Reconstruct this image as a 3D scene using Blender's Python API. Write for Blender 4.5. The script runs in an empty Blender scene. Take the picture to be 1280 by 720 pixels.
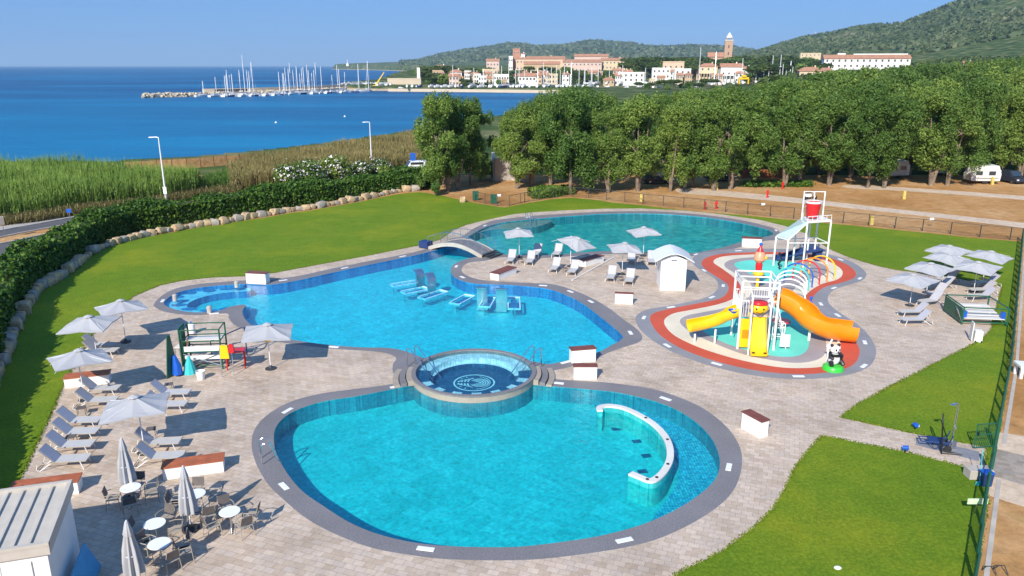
import bpy, bmesh, math, random
import numpy as np
from mathutils import Vector, Matrix, Quaternion, noise
from mathutils.geometry import delaunay_2d_cdt
R = math.radians
rnd = random.Random(7)
scene = bpy.context.scene
COL = scene.collection

# ------------------------------------------------------------------ camera
H = 16.0; FPX = 960.0; PITCH = R(16.15)
cam_d = bpy.data.cameras.new('camera'); cam = bpy.data.objects.new('camera', cam_d); COL.objects.link(cam)
cam_d.sensor_width = 36.0; cam_d.lens = 36.0 * FPX / 1280.0
cam_d.clip_start = 0.5; cam_d.clip_end = 90000
cam.location = (0, 0, H); cam.rotation_euler = (math.pi / 2 - PITCH, 0, 0)
scene.camera = cam
cp, sp = math.cos(PITCH), math.sin(PITCH)
def G(px, py, z=0.0):
    """survey helper: the point at height z seen at a photo pixel"""
    a = (px - 640) / FPX; b = (360 - py) / FPX
    dx, dy, dz = a, cp + b * sp, -sp + b * cp
    t = (z - H) / dz
    return Vector((dx * t, dy * t, z))
def AT(px, py, Y):
    a = (px - 640) / FPX; b = (360 - py) / FPX
    t = Y / (cp + b * sp)
    return Vector((a * t, Y, H + t * (-sp + b * cp)))
def colx(px, Y): return (px - 640) / 999.5 * Y
SUN_AZ = R(22.0); SUN_EL = R(34.0)

# ------------------------------------------------------------------ mesh builder
class MB:
    def __init__(s): s.v = []; s.f = []; s.m = []; s.mi = 0
    def add(s, vs, fs, mi=None):
        o = len(s.v); s.v.extend([tuple(v) for v in vs])
        k = s.mi if mi is None else mi
        for f in fs: s.f.append([i + o for i in f]); s.m.append(k)
        return s
    def box(s, c, d, rz=0.0, M=None, mi=None, taper=1.0):
        x, y, z = d[0] / 2, d[1] / 2, d[2] / 2
        vs = []
        for dz in (-1, 1):
            t = taper if dz > 0 else 1.0
            for sx, sy in ((-1, -1), (1, -1), (1, 1), (-1, 1)): vs.append(Vector((sx * x * t, sy * y * t, dz * z)))
        if M is not None: vs = [M @ v for v in vs]
        if rz: q = Matrix.Rotation(rz, 3, 'Z'); vs = [q @ v for v in vs]
        c = Vector(c); vs = [v + c for v in vs]
        return s.add(vs, [(3, 2, 1, 0), (4, 5, 6, 7), (0, 1, 5, 4), (1, 2, 6, 5), (2, 3, 7, 6), (3, 0, 4, 7)], mi)
    def tube(s, pts, r, n=8, mi=None, closed=False, radii=None):
        pts = [Vector(p) for p in pts]; N = len(pts); vs = []; fs = []
        up = None
        for i, p in enumerate(pts):
            if closed: t = pts[(i + 1) % N] - pts[i - 1]
            else: t = pts[min(i + 1, N - 1)] - pts[max(i - 1, 0)]
            if t.length < 1e-9: t = Vector((0, 0, 1))
            t.normalize()
            if up is None: up = t.orthogonal().normalized()
            a = up - t * up.dot(t)
            if a.length < 1e-6: a = t.orthogonal()
            a.normalize(); up = a; b = t.cross(a)
            rr = radii[i] if radii else r
            for k in range(n):
                th = 2 * math.pi * k / n; vs.append(p + (a * math.cos(th) + b * math.sin(th)) * rr)
        for i in range(N if closed else N - 1):
            j = (i + 1) % N
            for k in range(n):
                l = (k + 1) % n; fs.append((i * n + k, i * n + l, j * n + l, j * n + k))
        if not closed: fs.append(tuple(range(n - 1, -1, -1))); fs.append(tuple(range((N - 1) * n, N * n)))
        return s.add(vs, fs, mi)
    def lathe(s, prof, n=24, c=(0, 0, 0), mi=None, mod=None, a0=0.0, a1=None):
        vs = []; fs = []; m = len(prof); full = a1 is None
        cnt = n if full else n + 1
        for k in range(cnt):
            th = a0 + ((2 * math.pi) if full else (a1 - a0)) * k / n
            for (r, z) in prof:
                q = r * (mod(th, z) if mod else 1)
                vs.append((c[0] + q * math.cos(th), c[1] + q * math.sin(th), c[2] + z))
        for k in range(n):
            l = (k + 1) % cnt
            for j in range(m - 1): fs.append((k * m + j, l * m + j, l * m + j + 1, k * m + j + 1))
        return s.add(vs, fs, mi)
    def prism(s, poly, z0, z1, mi=None):
        n = len(poly); vs = [(p[0], p[1], z0) for p in poly] + [(p[0], p[1], z1) for p in poly]
        fs = [tuple(range(n - 1, -1, -1)), tuple(range(n, 2 * n))] + [(i, (i + 1) % n, n + (i + 1) % n, n + i) for i in range(n)]
        return s.add(vs, fs, mi)
    def ball(s, c, r, mi=None, sc=(1, 1, 1), n=12):
        prof = [(max(1e-4, math.sin(math.pi * i / n)) * r, -math.cos(math.pi * i / n) * r) for i in range(n + 1)]
        o = len(s.v); s.lathe(prof, n + 4, (0, 0, 0), mi)
        for i in range(o, len(s.v)):
            v = s.v[i]; s.v[i] = (v[0] * sc[0] + c[0], v[1] * sc[1] + c[1], v[2] * sc[2] + c[2])
        return s
    def strip(s, pts, w, z0, z1, mi=None, closed=False):
        """vertical-sided band of width w following pts"""
        pts = [Vector((p[0], p[1])) for p in pts]; N = len(pts); L = []; Rr = []
        for i, p in enumerate(pts):
            t = (pts[(i + 1) % N] - pts[i - 1]) if closed else pts[min(i + 1, N - 1)] - pts[max(i - 1, 0)]
            t.normalize(); nn = Vector((-t.y, t.x)) * w / 2
            L.append(p + nn); Rr.append(p - nn)
        vs = [];
        for a, b in zip(L, Rr): vs += [(a.x, a.y, z0), (b.x, b.y, z0), (b.x, b.y, z1), (a.x, a.y, z1)]
        fs = []
        for i in range(N if closed else N - 1):
            j = (i + 1) % N
            for k in range(4):
                l = (k + 1) % 4; fs.append((i * 4 + k, j * 4 + k, j * 4 + l, i * 4 + l))
        if not closed: fs += [(0, 1, 2, 3), tuple((N - 1) * 4 + k for k in (3, 2, 1, 0))]
        return s.add(vs, fs, mi)
    def build(s, name, mat, parent=None, smooth=False, bevel=0.0, loc=None):
        me = bpy.data.meshes.new(name); me.from_pydata(s.v, [], s.f)
        mats = mat if isinstance(mat, (list, tuple)) else [mat]
        for m in mats: me.materials.append(m)
        if len(mats) > 1: me.polygons.foreach_set('material_index', s.m)
        bm = bmesh.new(); bm.from_mesh(me)
        zs_ = [v[2] for v in s.v]
        if max(zs_) - min(zs_) < 1e-6:
            bm.normal_update()
            for f_ in bm.faces:
                if f_.normal.z < 0: f_.normal_flip()
        elif len(bm.faces) < 40000: bmesh.ops.recalc_face_normals(bm, faces=bm.faces)
        bm.to_mesh(me); bm.free()
        if smooth: me.shade_smooth(); me.set_sharp_from_angle(angle=R(42))
        o = bpy.data.objects.new(name, me); COL.objects.link(o)
        if parent is not None: o.parent = parent
        if loc is not None: o.location = loc
        if bevel > 0:
            b = o.modifiers.new('bevel', 'BEVEL'); b.width = bevel; b.segments = 2; b.limit_method = 'ANGLE'
        return o

def tag(o, label=None, cat=None, group=None, kind=None):
    if label: o['label'] = label
    if cat: o['category'] = cat
    if group: o['group'] = group
    if kind: o['kind'] = kind
    return o
def thing(name, label, cat, loc=(0, 0, 0), rz=0.0, group=None):
    o = bpy.data.objects.new(name, None); COL.objects.link(o); o.empty_display_size = .2
    o.location = loc; o.rotation_euler = (0, 0, rz)
    return tag(o, label, cat, group)
KIDS = {}
def dup(root, loc, rz=0.0, label=None, sc=None, group=None):
    def cp_(o, par):
        c = o.copy(); COL.objects.link(c)
        if par is not None: c.parent = par
        for ch in o.children: cp_(ch, c)
        return c
    c = cp_(root, None); c.location = loc; c.rotation_euler = (0, 0, rz)
    if sc is not None: c.scale = sc if isinstance(sc, (tuple, list)) else (sc, sc, sc)
    if label: c['label'] = label
    if group: c['group'] = group
    return c
ORD = ['first', 'second', 'third', 'fourth', 'fifth', 'sixth', 'seventh', 'eighth', 'ninth', 'tenth', 'eleventh', 'twelfth', 'thirteenth', 'fourteenth', 'fifteenth', 'sixteenth', 'seventeenth', 'eighteenth', 'nineteenth', 'twentieth']
def nth(i):
    if i < 20: return ORD[i]
    t = ['twenty', 'thirty', 'forty', 'fifty', 'sixty', 'seventy', 'eighty', 'ninety'][(i + 1) // 10 - 2]
    u = (i + 1) % 10
    return (t[:-1] + 'ieth') if u == 0 else t + '-' + ORD[u - 1]

def smooth_loop(pts, sub=6, closed=True):
    n = len(pts); out = []
    for i in range(n if closed else n - 1):
        p0 = pts[(i - 1) % n] if closed or i > 0 else pts[0]; p1 = pts[i]; p2 = pts[(i + 1) % n]
        p3 = pts[(i + 2) % n] if closed or i + 2 < n else pts[n - 1]
        # centripetal-ish catmull rom
        for k in range(sub):
            t = k / sub; t2 = t * t; t3 = t2 * t
            out.append(0.5 * ((2 * p1) + (-p0 + p2) * t + (2 * p0 - 5 * p1 + 4 * p2 - p3) * t2 + (-p0 + 3 * p1 - 3 * p2 + p3) * t3))
    if not closed: out.append(pts[-1])
    return out
def W(pxs, z=0.0): return [Vector(G(a, b, z)[:2]) for a, b in pxs]
def resample(pts, step, closed=False):
    P = list(pts) + ([pts[0]] if closed else []); out = [P[0].copy()]; acc = 0
    for a, b in zip(P, P[1:]):
        L = (b - a).length; d = step - acc
        while d <= L and L > 0:
            out.append(a + (b - a) * (d / L)); d += step
        acc = L - (d - step)
    return out
def pip_np(X, Y, poly):
    ins = np.zeros(X.shape, bool); n = len(poly); j = n - 1
    for i in range(n):
        xi, yi = poly[i][0], poly[i][1]; xj, yj = poly[j][0], poly[j][1]
        if yi != yj:
            c = ((yi > Y) != (yj > Y)) & (X < (xj - xi) * (Y - yi) / (yj - yi) + xi)
            ins ^= c
        j = i
    return ins
def dist_np(X, Y, poly, closed=True):
    d = np.full(X.shape, 1e9); n = len(poly)
    for i in range(n if closed else n - 1):
        ax, ay = poly[i][0], poly[i][1]; bx, by = poly[(i + 1) % n][0], poly[(i + 1) % n][1]
        ex, ey = bx - ax, by - ay; L = ex * ex + ey * ey + 1e-12
        t = np.clip(((X - ax) * ex + (Y - ay) * ey) / L, 0, 1)
        d = np.minimum(d, np.hypot(X - ax - t * ex, Y - ay - t * ey))
    return d

# ------------------------------------------------------------------ materials
def nodes(name):
    m = bpy.data.materials.new(name); m.use_nodes = True
    nt = m.node_tree; b = nt.nodes['Principled BSDF']
    return m, nt, b
def ramp(nt, fac, stops):
    r = nt.nodes.new('ShaderNodeValToRGB'); e = r.color_ramp.elements
    while len(e) < len(stops): e.new(0.5)
    for k, (p, c) in enumerate(stops): e[k].position = p; e[k].color = (*c, 1)
    nt.links.new(fac, r.inputs[0]); return r.outputs[0]
def tex(nt, kind, scale, coord, **kw):
    t = nt.nodes.new('ShaderNodeTex' + kind)
    t.inputs['Scale'].default_value = scale
    for k, v in kw.items():
        if k in t.inputs: t.inputs[k].default_value = v
        else: setattr(t, k, v)
    nt.links.new(coord, t.inputs['Vector']); return t
def pos(nt): return nt.nodes.new('ShaderNodeNewGeometry').outputs['Position']
def ocoord(nt): return nt.nodes.new('ShaderNodeTexCoord').outputs['Object']
def mix(nt, a, b, fac, mode='MIX'):
    n = nt.nodes.new('ShaderNodeMix'); n.data_type = 'RGBA'; n.blend_type = mode
    for v, i in ((a, 6), (b, 7)):
        if isinstance(v, (tuple, list)): n.inputs[i].default_value = (*v[:3], 1)
        else: nt.links.new(v, n.inputs[i])
    if isinstance(fac, (int, float)): n.inputs[0].default_value = fac
    else: nt.links.new(fac, n.inputs[0])
    return n.outputs[2]
def bump(nt, b, h, strength=.3, dist=.02):
    n = nt.nodes.new('ShaderNodeBump'); n.inputs['Strength'].default_value = strength; n.inputs['Distance'].default_value = dist
    nt.links.new(h, n.inputs['Height']); nt.links.new(n.outputs[0], b.inputs['Normal']); return n
def simple(name, col, rough=.6, metal=0.0, var=.12, scale=3.0, bmp=0.0, spec=.5):
    m, nt, b = nodes(name)
    b.inputs['Roughness'].default_value = rough; b.inputs['Metallic'].default_value = metal
    b.inputs['Specular IOR Level'].default_value = spec
    n = tex(nt, 'Noise', scale, ocoord(nt), Detail=5)
    c0 = tuple(x * (1 - var) for x in col); c1 = tuple(min(1, x * (1 + var * .6)) for x in col)
    nt.links.new(ramp(nt, n.outputs[0], [(.3, c0), (.7, c1)]), b.inputs['Base Color'])
    if bmp: bump(nt, b, n.outputs[0], bmp, .02)
    return m
def leafmat(name, cols, scale=.6, trans=.25, rough=.55):
    m, nt, b = nodes(name)
    n = tex(nt, 'Noise', scale, ocoord(nt), Detail=4)
    oi = nt.nodes.new('ShaderNodeObjectInfo')
    a = nt.nodes.new('ShaderNodeAttribute'); a.attribute_name = 'tint'
    mth = nt.nodes.new('ShaderNodeMath'); mth.operation = 'MULTIPLY_ADD'
    nt.links.new(a.outputs['Fac'], mth.inputs[0]); mth.inputs[1].default_value = .45
    s2 = nt.nodes.new('ShaderNodeMath'); s2.operation = 'MULTIPLY_ADD'
    nt.links.new(n.outputs[0], s2.inputs[0]); s2.inputs[1].default_value = .55; s2.inputs[2].default_value = -.02
    nt.links.new(s2.outputs[0], mth.inputs[2])
    c = ramp(nt, mth.outputs[0], [(.18, cols[0]), (.5, cols[1]), (.85, cols[2])])
    hs = nt.nodes.new('ShaderNodeHueSaturation'); nt.links.new(c, hs.inputs['Color'])
    mr = nt.nodes.new('ShaderNodeMapRange'); nt.links.new(oi.outputs['Random'], mr.inputs[0]); mr.inputs[3].default_value = .75; mr.inputs[4].default_value = 1.3
    nt.links.new(mr.outputs[0], hs.inputs['Value'])
    mr2 = nt.nodes.new('ShaderNodeMapRange'); nt.links.new(oi.outputs['Random'], mr2.inputs[0]); mr2.inputs[3].default_value = .515; mr2.inputs[4].default_value = .48
    nt.links.new(mr2.outputs[0], hs.inputs['Hue'])
    nt.links.new(hs.outputs[0], b.inputs['Base Color']); b.inputs['Roughness'].default_value = rough
    b.inputs['Specular IOR Level'].default_value = .25
    tr = nt.nodes.new('ShaderNodeBsdfTranslucent'); nt.links.new(hs.outputs[0], tr.inputs[0])
    ms = nt.nodes.new('ShaderNodeMixShader'); ms.inputs[0].default_value = trans
    nt.links.new(b.outputs[0], ms.inputs[1]); nt.links.new(tr.outputs[0], ms.inputs[2])
    nt.links.new(ms.outputs[0], nt.nodes['Material Output'].inputs[0])
    return m

M = {}
M['white'] = simple('white_paint', (.80, .80, .78), .45, var=.05, scale=1.5)
M['whitemetal'] = simple('white_metal', (.78, .79, .80), .35, var=.04)
M['offwhite'] = simple('offwhite_render', (.66, .64, .60), .8, var=.1, scale=.7)
M['steel'] = simple('brushed_steel', (.62, .64, .66), .28, 1.0, var=.1)
M['chrome'] = simple('polished_rail', (.75, .77, .8), .2, 1.0, var=.05)
M['darkmetal'] = simple('dark_metal', (.04, .045, .05), .5, var=.1)
M['greenmetal'] = simple('green_painted_metal', (.012, .10, .055), .45, var=.12)
M['terracotta'] = simple('terracotta_board', (.42, .12, .045), .6, var=.25, scale=2.5)
M['canvas'] = simple('parasol_canvas', (.42, .42, .43), .85, var=.06, scale=1.2)
M['sling'] = simple('lounger_sling', (.50, .49, .48), .8, var=.06)
M['sling_b'] = simple('lounger_backrest_sling', (.45, .45, .50), .8, var=.06)  # bluer, darker copy of the seat sling: backrest shade put into the colour
M['taupe'] = simple('taupe_plastic', (.36, .31, .25), .55, var=.08)
M['taupe_d'] = simple('dark_taupe_weave', (.13, .11, .10), .7, var=.15)
M['red'] = simple('red_plastic', (.62, .02, .025), .3, var=.06)
M['paleyellow'] = simple('faded_yellow_paint', (.62, .48, .12), .7, var=.15)
M['yellow'] = simple('yellow_plastic', (.85, .52, .01), .3, var=.06)
M['orange'] = simple('orange_plastic', (.88, .26, .008), .28, var=.06)
M['blue'] = simple('blue_plastic', (.01, .10, .50), .35, var=.1)
M['navy'] = simple('navy_tarp', (.012, .04, .15), .6, var=.15)
M['green'] = simple('bright_green_plastic', (.04, .55, .05), .4, var=.08)
M['black'] = simple('black_plastic', (.012, .012, .014), .4, var=.1)
M['cyanp'] = simple('aqua_plastic', (.05, .50, .50), .35, var=.08)
M['pink'] = simple('salmon_plastic', (.75, .32, .18), .4, var=.06)
M['stone'] = simple('limestone_boulder', (.52, .37, .22), .9, var=.5, scale=2.2, bmp=1.0)
M['stone2'] = simple('grey_boulder', (.38, .33, .28), .9, var=.5, scale=2.4, bmp=1.0)
M['bark'] = simple('eucalyptus_bark', (.24, .18, .13), .9, var=.5, scale=1.2, bmp=.5)
M['bark_d'] = simple('pine_bark', (.10, .065, .045), .9, var=.3, scale=1.5, bmp=.4)
M['trim'] = simple('pool_cover_plate', (.78, .78, .8), .5, var=.04)
M['glass'] = simple('window_glass', (.03, .045, .06), .08, var=.1, spec=.9)
M['shutter'] = simple('dark_opening', (.06, .055, .05), .6, var=.2)
M['creamtile'] = simple('cream_coping', (.36, .30, .24), .6, var=.12, scale=3)
M['wood'] = simple('rush_windbreak', (.42, .24, .10), .9, var=.35, scale=2)
M['carwhite'] = simple('white_car_paint', (.75, .75, .76), .25, var=.03)
M['cardark'] = simple('dark_car_paint', (.03, .035, .05), .2, var=.05)
M['tyre'] = simple('tyre_rubber', (.02, .02, .02), .8, var=.1)
M['concrete'] = simple('pale_concrete', (.45, .41, .36), .85, var=.18, scale=1.2)
M['translucent'] = simple('frosted_green_panel', (.48, .60, .54), .2, var=.1)
M['roofmetal'] = simple('beige_metal_roof', (.50, .46, .40), .5, var=.08)
M['leaf_euc'] = leafmat('eucalyptus_leaves', [(.060, .122, .020), (.140, .240, .042), (.28, .375, .095)], trans=.35)
M['leaf_dark'] = leafmat('hedge_leaves', [(.028, .075, .010), (.085, .175, .020), (.26, .36, .05)], scale=1.2)
M['leaf_pine'] = leafmat('pine_needles', [(.025, .055, .010), (.065, .11, .02), (.14, .17, .04)])
M['leaf_hill'] = leafmat('hill_scrub', [(.042, .078, .030), (.090, .132, .052), (.19, .20, .10)], scale=.006)
M['leaf_cane'] = leafmat('cane_leaves', [(.06, .12, .02), (.14, .24, .04), (.30, .40, .10)], scale=.12)
M['leaf_dry'] = leafmat('dry_cane_leaves', [(.10, .10, .03), (.24, .20, .075), (.42, .34, .15)], scale=.15)
M['flower'] = simple('oleander_petals', (.80, .70, .74), .7, var=.1)
# ================================================================== ground plan (surveyed outlines)
def wl(pxs, sub=5): return smooth_loop(W(pxs), sub)
P1o = wl([(496,479),(477,482),(437,487),(398,492.5),(361,503),(333,519.5),(318,537.5),(314.5,557.5),(320,579),(334,604),(354,624),(383,648),(419,667.5),(462,684),(502,692),(553,698.5),(620,700.5),(672,699),(726,693),(780,684.5),(824,673),(867,653),(899.5,631.5),(917.7,611.6),(926.7,587),(926.7,565),(917.7,545),(903,528.5),(881.6,512),(852.7,498),(816.6,486.5),(780,480.6),(751.6,477.5),(719,475.5),(690,473.5),(600,462)])
P1i = wl([(600,470),(540,474),(516.7,481),(488,487),(444.5,495.4),(408,501),(379.5,509),(358,519.6),(345,534),(342.3,548.5),(345,565),(358,590),(377.6,613.5),(405,633),(437,653),(473,667.7),(517,678),(560,682.5),(610,684),(654,683),(708,676.6),(751.6,669.4),(798.6,657),(838,640.5),(871,620.6),(892.4,601),(899.6,582.7),(896.8,563),(887,545),(871,528.6),(849,514),(824,503.3),(795,495.4),(766,489.6),(744,487.5),(715.5,485),(668.6,480.6),(640,473)])
P2o = wl([(192.5,380),(202,369.7),(220.6,360.3),(249,355),(283,352),(305,350.5),(330,350.5),(355,347.5),(380,343.5),(411,336.5),(455,327.4),(492.5,320.3),(528,312.5),(552,303),(571,296.5),
          (590,300),(604,308),(612,314),(618,322),(606,326),(590,327.5),(581,331),(577,338),(583,344),(600,349.5),(635,352.5),(665,353.8),(692.5,355.5),(720,364),(742.5,374),(762.5,386),(780,399.5),(796.7,411.7),(803,421.7),(798,428),(780,434),(760,441),(744,449),(715,458),(692,463),(670,465),(600,462),(520,462),(494,468),(491,456),(495,447),(480,441),(455,438.4),(417.5,436),(370.6,430.5),(330,424),(305,412),(292.5,405.6),(286,397.8),(283,391.8),(252,393.8),(227,393),(205,389.4),(194,384)])
P2i = wl([(205,380),(214,369.7),(230,363.4),(255,358.8),(286,356),(307,355),(336,356),(367.5,351.5),(411,342),(461,331),(502,322.8),(530,316.5),(553,310),(572,302),(588,306),(598,314),(598,320),(585,323),(573,327.5),(565,332.5),(563.8,340),(567.5,346),(577.5,351),(592.5,354.5),(615,355.5),(640,356.5),(677.5,360),(700,366),(725,377.5),(742.5,390),(760,403.8),(777.5,419),(776,425),(765,431),(748,440),(720,448.5),(700,452.5),(685,455),(668,452),(640,449),(595,447),(540,449),(518,443),(505,438.5),(486,435),(449,434),(411,431),(374,426),(340,418.5),(317.5,408.5),(306,398),(303,389),(306.6,381),(289,383),(277,387.5),(261,390),(239,390),(220.6,387)])
P3o = wl([(571.7,300),(581.7,293),(593,285),(613,276.7),(626.7,274),(666.7,269.7),(700,267.5),(755,264.5),(810,264),(852,266),(892,270),(931,276),(966,284.7),(975,291),(972,299),(955,301.5),(925,309),(904,314.5),(886,317.5),(868,320),(840,321),(810,319.5),(780,318),(755,318),(725,319.5),(690,322),(660,322.5),(630,321.5),(610,323),(600,316),(585,305)])
P3i = wl([(574,303),(583,297.5),(593,291),(605,285),(622,279.5),(645,276),(677,273),(716,269.8),(755,267.5),(810,267),(865,270),(904,275),(935,280.8),(960,287.5),(966,293),(950,297.5),(925,303),(904,309),(885,313),(868,316),(840,317),(810,315.5),(780,313.7),(750,314),(720,316),(690,318.7),(660,319.2),(630,318),(609,318.5),(600,317),(590,309),(580,308)])
SHALLOW3 = wl([(600,288),(606,284),(622,279),(645,275.5),(676,272),(690,274),(678,279.5),(660,283),(640,284.5),(618,284.5)])
LEDGE2 = wl([(203,380),(213,369),(229,362.5),(255,358),(286,355),(307,354),(312,359),(290,360.5),(264,364),(243,370),(233,377),(243,383),(266,385.5),(286,380),(298,376),(311,377),(307,384),(289,385),(277,389),(261,392),(239,392),(218,388)])
MOS1 = wl([(744,486),(766,488),(795,493),(824,501.5),(849,512),(871,526.6),(889,543),(899,562),(902,583),(894,602),(872,622),(838,642),(800,655),(815,630),(832,607),(845,588),(850,565),(843,545),(826,525),(805,510),(780,502),(755,500)])
JC = Vector(G(592.5, 463.5, .32)[:2]); JR = 3.3
JAC = [JC + Vector((math.cos(2*math.pi*k/72), math.sin(2*math.pi*k/72))) * (JR - .12) for k in range(72)]
PGo = wl([(795,403),(796,394),(810,386.5),(840,381.5),(873,374.5),(890,368),(898,357.5),(893,348),(880,340),(868,331.7),(865,325),(871,318.5),(890,314),(926,311),(975,311),(1010,313),(1040,319),(1062,326),(1077,335),(1083,343),(1077,351),(1057,357),(1042,363),(1035,371),(1037,380),(1050,391),(1070,404),(1086.7,420),(1095,437),(1091.7,452),(1080,462),(1057,469),(1026,473),(986,473.5),(946,470),(906,462),(867,450.5),(833,436),(806,418)])
PGr = wl([(812.7,400),(817,391.7),(837,386),(873,379),(900,373),(910,364),(909,355),(897,346.7),(882,336.7),(877,328),(887,320.5),(913,316.5),(973,315),(1023,319),(1053,328),(1068,338),(1068,346.7),(1053,353),(1033,358),(1020,366.7),(1015,376.7),(1023,390),(1040,401),(1060,413),(1073,433),(1073,446.7),(1063,458),(1036.7,465),(1000,467.7),(960,465),(920,458),(880,446.7),(846.7,433),(823,416.7)])
PGc = wl([(830,402),(840,392.5),(863,387.5),(895,381),(917,373),(926,362),(921,350),(903,336),(892,328),(897,322.5),(915,319.3),(960,317.8),(1000,320),(1032,325.5),(1050,335),(1053,343),(1046,349.5),(1026,355.5),(1010,366),(1004,378),(1012,393),(1030,406),(1045,418.5),(1051,432),(1047,449),(1034,457),(1007,460),(975,459),(937,452.5),(900,443),(866,431),(840,417)])
PGg = wl([(850,403),(857,395),(880,390),(905,385),(930,376),(940,363),(935,351),(918,341),(906,333),(909,326.5),(925,322.8),(955,321),(990,322.5),(1022,328),(1036,336),(1030,343.5),(1008,351),(992,362),(990,378),(1000,395),(1018,408),(1030,420),(1033,437),(1024,448.5),(1000,453.5),(970,451),(930,443),(895,430),(865,416)])
PGa1 = wl([(918,330),(930,326),(955,324.5),(985,326.5),(1005,332),(1005,339),(985,346),(965,351),(950,350),(940,343),(925,337)])
PGa2 = wl([(868,402),(876,396),(900,391),(940,384),(975,380),(996,395),(1009,413),(1011,432),(1003,442.5),(985,446),(955,443),(915,432),(885,418)])
DECK = W([(180,365),(199,357),(227,351),(264,346.9),(305,345.3),(342.5,341.2),(399,330.6),(461,319.4),(492.5,313),(530,305.5),(550,299.5),(566.7,287.5),(583,281),(600,277),(617,273),(642,267.8),(667,265.3),(700,263.3),(755,260.8),(800,260.5),(845,262.5),(892,266.5),(950.6,275),(982,282.7),(1007,291.7),(1023,302),(1037,311),(1057,320),(1078,327),(1097.5,332.5),(1120,337.5),(1150,341),(1185,346),(1252.5,358.5),(1249,374),(1245,388),(1239,413),(1228,424),(1210,433.8),(1160,459),(1115,482),(1080.6,500.6),(1063.4,511),(1051.4,522),(1142,542),(1234,559),(1231,590),(1128.8,564.5),(1027.4,544.6),(1012,561),(994.7,583),(981,610.6),(967,634.7),(943,659),(902,689.7),(860.6,710),(810,738),(-120,738),(-60,690),(8,617),(25,600),(53.8,538.8),(65,515),(78.8,482.5),(100,443),(122.5,407.5),(140,395),(160,376),(170,369)])
LAWN = W([(512,241),(495,243),(465,249),(443,253.5),(417,258),(390,262.8),(364,266),(337,271),(300,276.5),(277,281),(255,283),(220,289.5),(185,296),(165,301),(140,307.5),(120,316),(107,325),(92,337),(77,348),(62,358),(48,366),(36,386),(21,412),(8,445),(-12,490),(-60,560),(-140,660),(-160,760),(800,780),(1208,780),(1222,700),(1236,615),(1245,560),(1256,490),(1261,440),(1265,400),(1272,330),(1276,302),
          (1219,297.5),(1167,292),(1116,287),(1045,280),(980,274),(917,268),(877,265),(838,261),(802,256.5),(767,253.5),(750,250.5),(715,247),(690,249),(655,254.5),(630,259.5),(614,257),(592,253.5),(575,249.5),(545,243),(525,240)])
ROAD1 = wl([(-120,313),(0,289),(50,280),(105,270),(145,265),(200,257.5),(300,244),(420,228),(520,213),(600,203),(640,193),(648,197),(610,211),(520,221),(420,237),(300,253),(200,266),(145,273),(105,278),(50,287.5),(0,297.5),(-120,325)], 3)
WALK1 = wl([(-120,306),(0,283),(50,275),(105,266),(145,261.5),(200,254.5),(300,242),(420,226),(520,211.5),(600,201.5),(640,192),(645,194),(600,206),(520,216),(420,231),(300,248),(200,261),(145,268),(105,273),(50,283),(0,292),(-120,316)], 3)
ROAD2 = wl([(-160,335),(-60,316),(0,305.5),(50,295),(110,281),(130,284),(90,300),(50,320),(0,350),(-70,410),(-160,470)], 3)
FPATH = wl([(850,241),(900,245),(960,250.5),(1004,254.5),(1060,260),(1108,265),(1180,273),(1280,285),(1400,300),(1400,292),(1280,278.5),(1180,267.5),(1108,260),(1004,248),(900,238),(850,235)], 3)
FPATH2 = wl([(1060,231),(1126,234),(1200,239),(1280,245),(1400,256),(1400,262),(1280,250),(1200,243.5),(1126,238.5),(1060,235)], 3)
XPATH = W([(1240,560),(1300,574),(1420,600),(1420,652),(1300,612),(1237,594)])
XGRAV = W([(1247,540),(1300,548),(1420,570),(1420,700),(1300,640),(1232,618)])
RECT = [Vector(p) for p in ((-88, 4), (88, 4), (88, 117), (-88, 117))]
LOOPS = dict(jac=JAC, p1i=P1i, p2i=P2i, p3i=P3i, p1o=P1o, p2o=P2o, p3o=P3o, ledge=LEDGE2, sh3=SHALLOW3, mos=MOS1, pgo=PGo, pgr=PGr, pgc=PGc, pgg=PGg, a1=PGa1, a2=PGa2,
             deck=DECK, lawn=LAWN, road1=ROAD1, walk1=WALK1, road2=ROAD2, fp=FPATH, fp2=FPATH2, xp=XPATH, xg=XGRAV, rect=RECT)
V2 = []; E2 = []
for nm, lp in LOOPS.items():
    o = len(V2); V2 += [Vector((p[0], p[1])) for p in lp]; E2 += [(o + i, o + (i + 1) % len(lp)) for i in range(len(lp))]
cv, ce, cf, _, _, _ = delaunay_2d_cdt(V2, E2, [], 0, 1e-5)
CX = np.array([sum(cv[i].x for i in f) / 3 for f in cf]); CY = np.array([sum(cv[i].y for i in f) / 3 for f in cf])
ins = {k: pip_np(CX, CY, l) for k, l in LOOPS.items()}
reg = np.full(len(cf), 'soil', dtype='U12')
def put(name, mask): reg[mask] = name
put('walk', ins['walk1']); put('road', ins['road1'] | ins['road2'])
put('fieldpath', ins['fp'] | ins['fp2'] | ins['xg']); put('xpath', ins['xp'])
put('lawn', ins['lawn']); put('deck', ins['deck'] & (CX < 60))
put('coping', ins['p1o'] | ins['p2o'] | ins['p3o']); put('coping2', ins['pgo'])
put('red', ins['pgr']); put('cream', ins['pgc']); put('grey', ins['pgg']); put('aqua', ins['a1'] | ins['a2'])
put('pool3', ins['p3i']); put('shallow3', ins['p3i'] & ins['sh3']); put('pool2', ins['p2i']); put('ledge2', ins['p2i'] & ins['ledge'])
put('pool1', ins['p1i']); put('mos1', ins['p1i'] & ins['mos']); put('jac', ins['jac'])
put('out', ~ins['rect'])
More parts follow.
